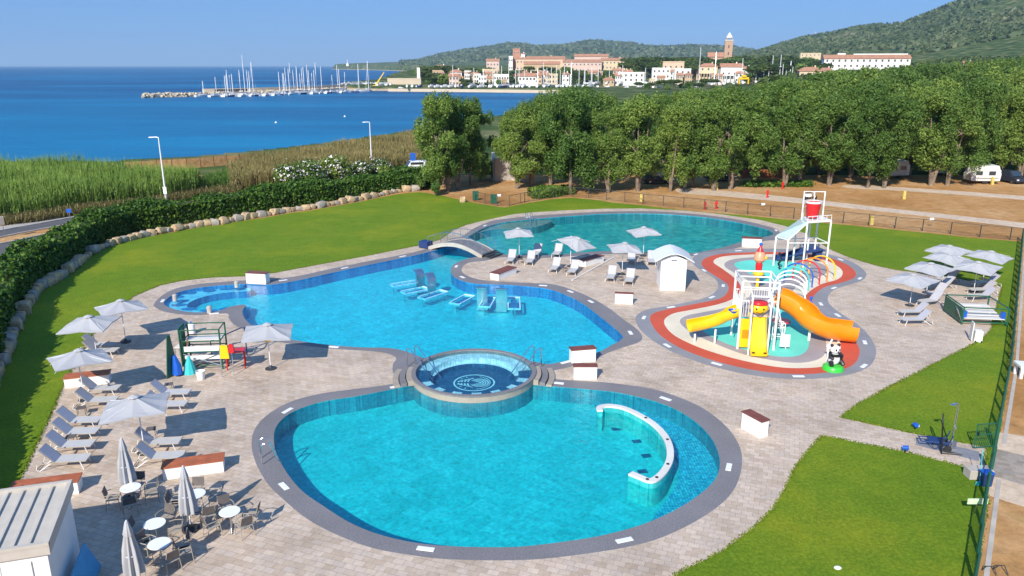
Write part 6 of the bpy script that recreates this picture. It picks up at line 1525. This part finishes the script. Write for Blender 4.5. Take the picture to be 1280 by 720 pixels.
q = G(296, 459); t = thing('red_lifeguard_chair', 'bright red plastic table frame beside the green rack', 'table', (q.x, q.y, 0), R(15)); MB().box((0, 0, .98), (1.05, .7, .08)).build('table_top', M['red'], t, bevel=.02)
for sx in (-1, 1):
    for sy in (-1, 1): MB().tube([(sx * .46, sy * .3, 0), (sx * .46, sy * .3, .96)], .035, 6).build('leg', M['red'], t)
q = G(285, 469); t = thing('folding_stand', 'grey folding stand hung with a yellow and red vest', 'stand', (q.x, q.y, 0), R(20)); mb = MB()
for s in (-1, 1): mb.tube([(s * .3, -.2, 0), (s * .3, .2, 1.5)], .022, 6); mb.tube([(s * .3, .45, 0), (s * .3, .1, 1.2)], .022, 6)
mb.tube([(-.3, .2, 1.5), (.3, .2, 1.5)], .022, 6); mb.build('stand_frame', M['steel'], t)
vst = MB().box((-.05, -.02, 1.1), (.48, .12, .75), taper=.8).build('vest', M['yellow'], None, loc=(q.x, q.y, .25)); tag(vst, 'yellow life vest hanging on the grey folding stand', 'life vest')
vst2 = MB().box((.05, .0, 1.3), (.30, .16, .45), taper=.7).build('vest', M['red'], None, loc=(q.x + .28, q.y, .25)); tag(vst2, 'red life vest hanging beside the yellow one', 'life vest')
q = G(232, 448); t = thing('orange_basket', 'orange rimmed basket on the white frame left of the rack', 'basket', (q.x, q.y, 0)); MB().box((0, 0, .75), (.9, .6, .05)).build('frame_top', M['offwhite'], t); [MB().tube([(sx * .42, sy * .27, 0), (sx * .42, sy * .27, .74)], .025, 6).build('leg', M['steel'], t) for sx in (-1, 1) for sy in (-1, 1)]; MB().lathe([(.2, .78), (.28, 1.02), (.25, 1.02), (.18, .8)], 20).build('basket', M['orange'], t, True)
q = G(303, 447); t = thing('blue_rail', 'dark blue bent rail behind the red table frame', 'rail', (q.x, q.y, 0), R(15)); MB().tube([(-1.6, 0, 0), (-1.6, 0, 1.15), (0, .2, 1.7), (.25, .2, 1.75), (.25, .2, 0)], .035, 6).build('rail_tube', M['navy'], t, True); MB().tube([(-1.6, 0, .55), (.25, .2, .95)], .022, 6).build('rail_bar', M['navy'], t)
q = G(240, 417); t = thing('white_tank', 'small white canister behind the green rack', 'canister', (q.x, q.y, 0)); MB().lathe([(.001, 0), (.22, 0), (.22, .6), (.1, .72), (.001, .72)], 20).build('canister', M['white'], t, True); MB().lathe([(.06, .72), (.06, .78), (.001, .78)], 12).build('lid', M['blue'], t)
# right rack: low stacked sunbed trolley
q = G(1219, 399); t = thing('green_trolley', 'low green railed trolley with white slats beside the right lawn edge', 'trolley', (q.x, q.y, 0), R(-8)); g = M['greenmetal']
for x in (-1.35, 1.35):
    for y in (-1.3, 1.6): MB().tube([(x, y, 0), (x, y, 1.15)], .05, 6).build('post', g, t)
mb = MB()
for z in (.2, 1.15):
    for x in (-1.35, 1.35): mb.tube([(x, -1.3, z), (x, 1.6, z)], .045, 6)
    mb.tube([(-1.35, -1.3, z), (1.35, -1.3, z)], .045, 6)
mb.tube([(-1.35, 1.6, 1.15), (1.35, 1.6, 1.15)], .045, 6); mb.build('rail', g, t)
MB().box((-1.42, .1, .62), (.05, 2.7, .95)).build('side_screen', g, t)
for k in range(5): MB().box((0, -1.0 + .55 * k, .42 + .05 * k), (2.4, .44, .05)).build('slat', M['offwhite'], t)
for s in (-1, 1): MB().box((s * 1.15, -1.0, .6), (.2, .3, .5)).build('blue_block', M['blue'], t)
q = G(1201, 403); mb = MB(); t = thing('folded_chairs', 'folded white chairs leaning on the left side of the green trolley', 'folded chairs', (q.x, q.y, 0), R(70)); [mb.tube([(-.5 + k * .25, 0, 0), (-.5 + k * .25, .35, .95), (-.3 + k * .25, .35, .95), (-.3 + k * .25, 0, 0)], .02, 5) for k in range(4)]; mb.build('chair_frames', M['steel'], t)
q = G(1219, 427); t = thing('pedal_bin', 'small white bin with its lid raised at the edge of the right lawn', 'bin', (q.x, q.y, 0), R(-15)); MB().box((.12, .1, .35), (.45, .45, .7), taper=.92).build('bin_body', M['white'], t, bevel=.02); MB().box((-.25, .1, .65), (.06, .46, 1.1)).build('bin_lid', M['offwhite'], t); [MB().tube([(x - .03, -.16, .06), (x + .03, -.16, .06)], .06, 10).build('wheel', M['tyre'], t) for x in (-.05, .28)]

# ================================================================== fences
def fence(name, pts, label, h=1.15, step=2.5, wires=8, vstep=None, mat='greenmetal', pr_=.035, mesh=True, strut=False):
    P = [Vector((p.x, p.y)) for p in pts]; t = thing(name, label, 'fence', (0, 0, 0)); M_ = M[mat]
    c = resample(P, step); c.append(P[-1]); ww = MB()
    for i, p in enumerate(c):
        MB().box((p.x, p.y, h / 2), (pr_ * 2, pr_ * 2, h + .04)).build('post', M_, t)
    rl = MB()
    for p, q in zip(c, c[1:]):
        a, b = Vector((p.x, p.y, 0)), Vector((q.x, q.y, 0)); 
        rl.tube([a + Vector((0, 0, h)), b + Vector((0, 0, h))], .03, 5); rl.tube([a + Vector((0, 0, .08)), b + Vector((0, 0, .08))], .016, 4)
        if mesh:
            for k in range(1, wires): z = .08 + (h - .08) * k / wires; ww.tube([a + Vector((0, 0, z)), b + Vector((0, 0, z))], .005, 3)
            n = int((b - a).length / (vstep or .16)) + 1
            for k in range(1, n): o = a.lerp(b, k / n); ww.tube([o + Vector((0, 0, .08)), o + Vector((0, 0, h))], .004, 3)
    rl.build('rail', M_, t)
    if mesh: ww.build('wire_mesh', M_, t)
    return t
fence('mesh_fence', [G(591.7, 251.7), G(629.5, 259), G(656, 253)], 'dark green mesh fence corner before the dirt yard', 1.2, 2.2, mat='darkmetal')
fence('mesh_fence', [G(656, 253), G(690, 247.5), G(714, 245.5), G(750, 249), G(802, 254.7), G(858, 260), G(917, 266), G(980, 272.5), G(1045, 278), G(1116, 285.3), G(1167, 290.3), G(1219, 296), G(1277, 301)], 'long dark mesh fence along the far side of the lawn', 1.2, 2.5, mat='darkmetal')
gate_a, gate_b = G(1243, 560), G(1236.5, 597)
fence('mesh_fence', [G(1277, 301), G(1262, 460), gate_a], 'green mesh fence along the right side from the far corner to the gate', 1.15, 2.05, pr_=.045)
fence('mesh_fence', [gate_b, G(1228, 640), G(1218.5, 720), G(1212, 765)], 'green mesh fence along the right side from the gate to the bottom edge', 1.15, 2.0, pr_=.045)
for (a, b) in ((594.5, 250.5), (617, 254.8)):
    q = G(a, b); tag(MB().box((0, 0, .62), (.75, .06, 1.1)).build('green_sign_board', M['greenmetal'], loc=q), 'green board fixed on the fence corner, %s one' % ('left' if a < 600 else 'right'), 'board')
# gate with leaf ajar
t = thing('garden_gate', 'green mesh gate standing ajar where the path meets the right fence', 'gate', gate_a); 
dv = gate_b - gate_a; 
for q in (Vector((0, 0, 0)), dv): MB().box((q.x, q.y, .7), (.12, .12, 1.4)).build('post', M['greenmetal'], t)
lf = MB(); e = Vector((-1.0, -.15, 0)) ; 
for z in (.1, .7, 1.2): lf.tube([(0, 0, z), (e.x, e.y, z)], .025, 6)
for k in range(11): o = e * (k / 10); lf.tube([(o.x, o.y, .1), (o.x, o.y, 1.2)], .012 if 0 < k < 10 else .03, 5)
lf.build('gate_leaf', M['greenmetal'], t); MB().box((e.x * .92, e.y, .75), (.05, .1, .16)).build('latch', M['black'], t)
# info box, signs, bins near gate
q = G(1222, 596); tag(MB().box((0, 0, .2), (.95, .5, .4)).build('electric_box', M['concrete'], loc=q, bevel=.02), 'low pale concrete box on the lawn beside the gate', 'box')
q = G(1219, 643); t = thing('lawn_sign', 'small pale green sign plate on the lawn against the right fence', 'sign', q); MB().box((0, 0, .55), (.75, .04, .22)).build('sign_plate', M['cyanp'], t).data.materials[0] = simple('pale_green_plate', (.55, .75, .45), .6); MB().tube([(0, .03, 0), (0, .03, .5)], .02, 6).build('sign_post', M['steel'], t)
q = G(1231, 606); t = thing('blue_bin', 'bright blue bin against the fence just below the gate', 'bin', q); MB().box((0, 0, .28), (.34, .32, .55), taper=1.12).build('bin_body', M['navy'], t); MB().box((0, 0, .575), (.42, .40, .04)).build('lid', M['blue'], t)
q = G(1224, 606); t = thing('broom', 'turquoise handled broom leaning on the fence below the gate', 'broom', q, R(15)); MB().tube([(0, 0, .1), (.25, .35, 1.35)], .014, 6).build('handle', M['cyanp'], t); MB().box((0, 0, .07), (.32, .08, .14)).build('brush', M['cyanp'], t)
# shower
q = G(1188, 563); t = thing('outdoor_shower', 'tall chrome outdoor shower column on its drain grate by the path', 'shower', (q.x, q.y, 0)); MB().tube([(0, 0, 0), (0, 0, 2.1), (-.05, -.05, 2.22), (-.25, -.08, 2.25)], .035, 8).build('column', M['chrome'], t, True); MB().lathe([(.001, .03), (.11, 0), (.11, -.02), (.001, -.02)], 20, (-.28, -.08, 2.2)).build('shower_head', M['chrome'], t); MB().box((0, -.06, 1.1), (.08, .06, .12)).build('tap', M['chrome'], t)
MB().box((.1, .12, .2), (.36, .06, .35)).build('foot_tap_box', M['steel'], t)
ga, gb, gc, gd = G(1145, 547), G(1224, 565), G(1224, 577), G(1145, 556.5)
mb = MB(); mb.add([(v.x, v.y, z) for z in (0.004, .02) for v in (ga, gb, gc, gd)], [(3, 2, 1, 0), (4, 5, 6, 7), (0, 1, 5, 4), (1, 2, 6, 5), (2, 3, 7, 6), (3, 0, 4, 7)])
tag(mb.build('drain_grate', simple('grey_grating', (.22, .22, .24), .6)), 'long grey drain grate set in the path to the gate', 'grate')
# blue beach wheelchair with black tall hoop
q = G(1177, 566); t = thing('hoop_stand', 'tall narrow black hoop standing on the path beside the shower', 'hoop stand', (q.x, q.y, 0), R(60))
MB().tube([(-.12, 0, 0), (-.20, .1, .9), (-.24, .15, 1.5), (0, .18, 1.78), (.22, .15, 1.5), (.2, .1, .9), (.12, 0, 0)], .03, 8).build('hoop', M['black'], t, True); MB().tube([(-.12, 0, .05), (0, -.75, .12), (.12, 0, .05)], .03, 8).build('foot', M['black'], t, True)
q = G(1172, 560); t = thing('foot_wash_frame', 'low blue tubular frame on wheels at the shower grate', 'frame', (q.x, q.y, 0), R(-15)); mb = MB()
for y in (-.25, .25): mb.tube([(-.75, y, .35), (.35, y, .4), (.45, y, .75)], .03, 6); mb.tube([(-.4, y, .35), (-.2, y, .05), (.3, y, .38)], .025, 6)
for x in (-.75, -.2, .35): mb.tube([(x, -.25, .36), (x, .25, .36)], .025, 6)
mb.build('tube_frame', M['navy'], t, True); MB().box((-.15, 0, .40), (.6, .46, .05)).build('seat', M['navy'], t); [MB().tube([(.3, s * .30, .15), (.3, s * .36, .15)], .15, 14).build('wheel', M['tyre'], t) for s in (-1, 1)]
for k, (a, b) in enumerate(((1143.5, 536.5), (1131, 565.5))):
    q = G(a, b); t = thing('lawn_light', 'small blue spotlight on the %s side of the path to the gate' % ('far' if k == 0 else 'near'), 'lawn light', q, k, 'blue spotlights by the path'); MB().tube([(0, 0, 0), (0, 0, .14)], .03, 8).build('spike', M['black'], t); MB().tube([(0, .1, .2), (0, -.12, .25)], .1, 12).build('lamp_head', M['blue'], t)
    MB().box((.14, 0, .18), (.04, .1, .1)).build('lamp_glass', M['trim'], t)
# white frame outside the fence at the right edge
q = G(1279, 471); t = thing('white_bench_frame', 'white square framed bench outside the right fence, cut by the photo edge', 'bench', (q.x + .35, q.y, 0), R(-10)); mb = MB()
for x in (-.6, .9):
    for y in (-.35, .35): mb.box((x, y, .3), (.14, .14, .6))
mb.build('legs', M['white'], t); MB().box((.15, 0, .66), (1.75, .9, .12)).build('bench_top', M['white'], t)
q = G(1241, 716); t = thing('metal_scrap', 'small dark bent metal bars lying on the soil at the bottom right', 'scrap', q); MB().tube([(-.3, .1, .03), (-.25, 0, .25), (0, 0, .25), (0, -.2, .04)], .02, 5).build('bar', M['darkmetal'], t); MB().tube([(.1, .15, .03), (.15, 0, .28), (.35, .02, .26), (.38, -.2, .04)], .02, 5).build('bar', M['darkmetal'], t)
q = G(1047, 711); tag(MB().ball((0, 0, .04), .09, sc=(1.4, 1, .6)).build('sprinkler_cap', M['trim'], loc=q), 'small white cap lying on the near right lawn', 'cap')
# concrete edging beside right fence
tag(MB().strip([Vector(G(a, b)[:2]) + Vector((.38, 0)) for a, b in ((1277, 303), (1262, 460), (1244, 556))], .16, -.05, .02).build('fence_kerb', M['concrete']), kind='structure')
tag(MB().strip([Vector(G(a, b)[:2]) + Vector((.38, 0)) for a, b in ((1237, 600), (1218.5, 720), (1212, 765))], .16, -.05, .02).build('fence_kerb', M['concrete']), kind='structure')

# ================================================================== lamps, signs, windbreak
def lamp(px, pyt, D, an, label):
    p = AT(px, pyt, D); t = thing('street_lamp', label, 'street lamp', (p.x, D, 0), an, 'street lamps along the coast road'); h = p.z
    MB().tube([(0, 0, 0), (0, 0, h * .5), (0, 0, h)], .1, 10, radii=[.12, .09, .06]).build('pole', M['whitemetal'], t, True)
    MB().tube([(0, 0, h), (.25, 0, h + .06), (.75, 0, h + .05)], .05, 8).build('arm', M['whitemetal'], t, True); MB().box((.85, 0, h + .04), (.6, .26, .1), taper=.8).build('lamp_head', M['trim'], t, bevel=.02)
lamp(198, 172, 92, R(180), 'left white street lamp rising behind the hedge against the sea'); lamp(462, 153, 124, R(180), 'second white street lamp behind the reeds, in the middle'); lamp(637, 140, 165, R(180), 'far white street lamp between the tree clump and the wood')
def roadsign(px, py, D, col, label, w=.6, h=.6, hb=2.0):
    p = AT(px, py, D); t = thing('road_sign', label, 'road sign', (p.x, D, 0)); MB().tube([(0, .04, 0), (0, .04, p.z + h / 2)], .03, 8).build('pole', M['steel'], t); MB().box((0, 0, p.z), (w, .03, h)).build('sign_plate', M[col], t, bevel=.01)
roadsign(86, 263.5, G(87, 278).y, 'blue', 'small blue road sign at the kerb of the coast road', .5, .4); roadsign(2, 276, G(4, 298).y, 'steel', 'grey road sign at the left edge of the picture', .5, .8); roadsign(516, 196, 112, 'blue', 'blue parking sign above the white van', .75, 1.1); roadsign(206, 238, 88, 'trim', 'small white box sign on a post behind the hedge', .4, .8)
# windbreak on the beach
pts = resample([Vector(G(a, b, -1.2)[:2]) for a, b in ((160, 224.5), (240, 219.5), (300, 214), (335, 210))], 2.2)
wb_ = thing('rush_windbreak', 'row of brown rush panels forming a windbreak along the beach', 'windbreak', (0, 0, 0))
for i, (p, q) in enumerate(zip(pts, pts[1:])):
    z = gz(p.x, p.y); a = math.atan2(q.y - p.y, q.x - p.x); MB().box(((p.x + q.x) / 2, (p.y + q.y) / 2, z + .75), ((q - p).length - .1, .08, 1.6), a).build('panel', M['wood'], wb_); MB().tube([(p.x, p.y, z - .2), (p.x, p.y, z + 1.75)], .06, 6).build('post', M['bark_d'], wb_)
# white van behind hedge
q = G(517, 219); t = thing('white_van', 'small white van parked on the road left of the tall trees', 'van', (q.x, q.y + 2.5, 0), R(200)); car_mesh_parts(t, M['carwhite'], 4.4, 1.8, .95, 1.9, True)
# ruined wall, big stone in yard
wl_ = thing('old_wall', 'weathered pale wall beyond the dirt yard between the clumps of trees', 'wall', (0, 0, 0)); a = G(618, 228); b_ = G(662, 229)
MB().strip([(a.x, a.y + 1), ((a.x + b_.x) / 2, a.y + 2.2), (b_.x, b_.y + 1)], .4, -.1, 3.3).build('wall_face', M['concrete'], wl_); MB().strip([(a.x, a.y + 1), (a.x - .5, a.y + 12)], .4, -.1, 3.0).build('wall_return', M['concrete'], wl_)
q = G(578.5, 252.5); o = bpy.data.objects.new('pale_block', RK[1]); COL.objects.link(o); o.location = q + Vector((0, 0, .3)); o.scale = (.9, .8, 1.1); tag(o, 'pale upright stone block where the boulders end by the yard', 'stone block')
# things in the far field
def caravan(px, pyb, L, label, rz=0, hh=2.3):
    q = G(px, pyb); t = thing('caravan', label, 'caravan', q, rz, 'caravans under the trees')
    MB().add([(x, y, z) for y in (-1.1, 1.1) for x, z in ((-L/2, .45), (-L/2 - .1, 1.3), (-L/2 + .35, hh + .2), (L/2 - .35, hh + .3), (L/2 + .1, 1.4), (L/2, .45))], [(5, 4, 3, 2, 1, 0), (6, 7, 8, 9, 10, 11)] + [(i, (i + 1) % 6, 6 + (i + 1) % 6, 6 + i) for i in range(6)]).build('body', M['offwhite'], t, bevel=.06)
    for x in (-L * .25, L * .2): MB().box((x, -1.11, 1.55), (.9, .04, .55)).build('window', M['glass'], t, bevel=.01)
    MB().box((L * .42, -1.11, 1.25), (.5, .03, 1.5)).build('door', M['white'], t); MB().tube([(0, -1.05, .34), (0, -.85, .34)], .34, 16).build('wheel', M['tyre'], t); MB().box((0, -1.12, .85), (L * .9, .02, .1)).build('stripe', M['steel'], t)
caravan(1226, 229, 3.9, 'cream caravan in the shade between trunks near the right edge', R(-4)); caravan(1117, 222, 3.3, 'pale caravan behind the trunks in the middle of the camp', R(10)); caravan(1178, 219, 3.2, 'caravan mostly hidden behind a trunk right of the middle', R(0)); caravan(1076, 212, 3.0, 'farthest small caravan deep under the trees', R(10), 2.1)
q = G(1262, 228); t = thing('dark_car', 'dark car parked nose on beside the cream caravan', 'car', q, R(-80)); car_mesh_parts(t, M['cardark'], 4.2, 1.8, .9, 1.7)
q = G(900, 226); t = thing('dark_car', 'dark car in the shade behind the front tree row, left part of the camp', 'car', q, R(10)); car_mesh_parts(t, M['cardark'], 4.2, 1.75, .8, 1.5)
q = G(822, 229); t = thing('dark_car', 'dark car deep in shade behind the trunks above the far pool', 'car', q, R(5)); car_mesh_parts(t, M['cardark'], 4.2, 1.75, .8, 1.5)
for k, (a, b, s) in enumerate(((1129.5, 249, 1.15), (1089, 281, 1.0), (895.5, 237, 1.1), (801, 252, 1.0), (1240, 231, 1.2), (1271, 213, 1.5))):
    q = G(a, b); tag(MB().box((0, 0, .45 * s), (.34, .34, .9 * s), taper=.9).build('yellow_bollard', M['paleyellow'], loc=q, bevel=.03), '%s squat yellow marker post of the bare field' % nth(k), 'marker post', 'yellow marker posts of the field')
for k, (a, b) in enumerate(((881, 262), (895, 261), (959, 247), (978, 236))):
    q = G(a, b); t = thing('spring_rider' if k < 2 else 'red_hydrant', '%s small red play or hydrant piece from the left beyond the far fence' % nth(k), 'hydrant', q, 0, 'red fittings beyond the fence'); MB().lathe([(.16, 0), (.16, .1), (.10, .14), (.11, .7), (.15, .74), (.13, .9), (.001, 1.0)], 14).build('hydrant_body', M['red'], t, True); MB().tube([(-.22, 0, .58), (.22, 0, .58)], .06, 8).build('outlet', M['red'], t)
q = G(1013, 250); t = thing('motor_scooter', 'white and black motor scooter parked on the bare earth behind the bucket tower', 'scooter', q, R(10))
for x in (-.6, .6): MB().tube([(x, -.05, .27), (x, .05, .27)], .27, 16).build('wheel', M['tyre'], t)
MB().box((-.35, 0, .62), (.8, .32, .4), taper=.85).build('body', M['white'], t, bevel=.05); MB().box((-.35, 0, .88), (.7, .28, .1)).build('saddle', M['black'], t, bevel=.03); MB().box((.08, 0, .35), (.4, .28, .07)).build('footboard', M['black'], t); MB().box((.42, 0, .65), (.08, .36, .65), M=Matrix.Rotation(R(-18), 3, 'Y')).build('leg_shield', M['white'], t); MB().tube([(.38, -.3, 1.05), (.34, 0, 1.1), (.38, .3, 1.05)], .025, 6).build('handlebar', M['black'], t)
mb = MB().box((0, 0, .12), (.28, .04, .2)); 
for k, (a, b) in enumerate(((953, 264.5), (1163, 284), (624, 252.8))):
    q = G(a, b); tag(MB().box((0, -.06, .85), (.42, .03, .28)).build('fence_notice', M['trim'], loc=q), 'small white notice plate on the far mesh fence, %s from the left' % nth((1, 2, 0)[k]), 'notice', 'notices on the far mesh fence')
# low ground cover flower bed beyond the fence
p_ = np.array([G(a, b) for a in np.linspace(930, 1012, 90) for b in (230.5, 232, 233.5)]); g = np.random.default_rng(2); P = np.repeat(p_, 9, 0) + g.normal(0, .3, (len(p_) * 9, 3)); P[:, 2] = g.uniform(0, .5, len(P))
me = leaf_mesh('low_shrubs', P, np.tile([0, 0, 1.0], (len(P), 1)), .25, M['leaf_dark'], .4, 4); o = bpy.data.objects.new('low_shrubs', me); COL.objects.link(o); tag(o, 'low strip of green ground cover under the trees behind the bucket tower', 'shrubs', kind='stuff')
# red fence screens under the trees
t = thing('orange_screen', 'orange red slatted screen low under the trees left of the bucket tower', 'screen', G(965, 222)); MB().box((0, 0, .6), (9, .08, 1.2)).build('screen_boards', M['orange'], t).data.materials[0] = M['terracotta']
# ================================================================== light, sky, air
w = bpy.data.worlds.new('World'); scene.world = w; w.use_nodes = True; nt = w.node_tree; bg = nt.nodes['Background']
sk = nt.nodes.new('ShaderNodeTexSky'); sk.sky_type = 'NISHITA'; sk.sun_disc = False
sk.sun_elevation = SUN_EL; sk.sun_rotation = math.pi + SUN_AZ; sk.altitude = 0; sk.air_density = 1.0; sk.dust_density = 0.3; sk.ozone_density = 4.0
tint = nt.nodes.new('ShaderNodeMix'); tint.data_type = 'RGBA'; tint.blend_type = 'MULTIPLY'; tint.inputs[0].default_value = 1.0; tint.inputs[7].default_value = (.50, .72, 1.05, 1)
nt.links.new(sk.outputs[0], tint.inputs[6])
even = nt.nodes.new('ShaderNodeMix'); even.data_type = 'RGBA'; even.inputs[0].default_value = .60; even.inputs[7].default_value = (2.1, 4.9, 10.6, 1)
nt.links.new(tint.outputs[2], even.inputs[6]); nt.links.new(even.outputs[2], bg.inputs[0]); bg.inputs[1].default_value = .068
sd = bpy.data.lights.new('sun', 'SUN'); sd.energy = 4.9; sd.angle = R(.55); sd.color = (1.0, .94, .84); so = bpy.data.objects.new('sun', sd); COL.objects.link(so)
L = Vector((math.sin(SUN_AZ) * math.cos(SUN_EL), math.cos(SUN_AZ) * math.cos(SUN_EL), -math.sin(SUN_EL)))
so.rotation_euler = L.to_track_quat('-Z', 'Y').to_euler(); so.location = (0, 0, 60)
vs_ = scene.view_settings; vs_.view_transform = 'Standard'; vs_.look = 'None'; vs_.exposure = 0.40; vs_.gamma = 1.0
HAZE = True
if HAZE:
    mb = MB(); X0, X1, Y0, Y1, Z0, Z1 = -61000, 61000, -3000, 81000, -12, 420
    mb.add([(x, y, z) for z in (Z0, Z1) for x, y in ((X0, Y0), (X1, Y0), (X1, Y1), (X0, Y1))], [(3, 2, 1, 0), (4, 5, 6, 7), (0, 1, 5, 4), (1, 2, 6, 5), (2, 3, 7, 6), (3, 0, 4, 7)])
    m = bpy.data.materials.new('sea_air'); m.use_nodes = True; nt = m.node_tree; nt.nodes.clear(); o_ = nt.nodes.new('ShaderNodeOutputMaterial'); pv = nt.nodes.new('ShaderNodeVolumePrincipled')
    pv.inputs['Color'].default_value = (.50, .74, 1.0, 1); pv.inputs['Density'].default_value = .00007; pv.inputs['Anisotropy'].default_value = 0.0; nt.links.new(pv.outputs[0], o_.inputs['Volume'])
    h = mb.build('haze', m); tag(h, kind='stuff', label='thin sea haze', cat='haze')
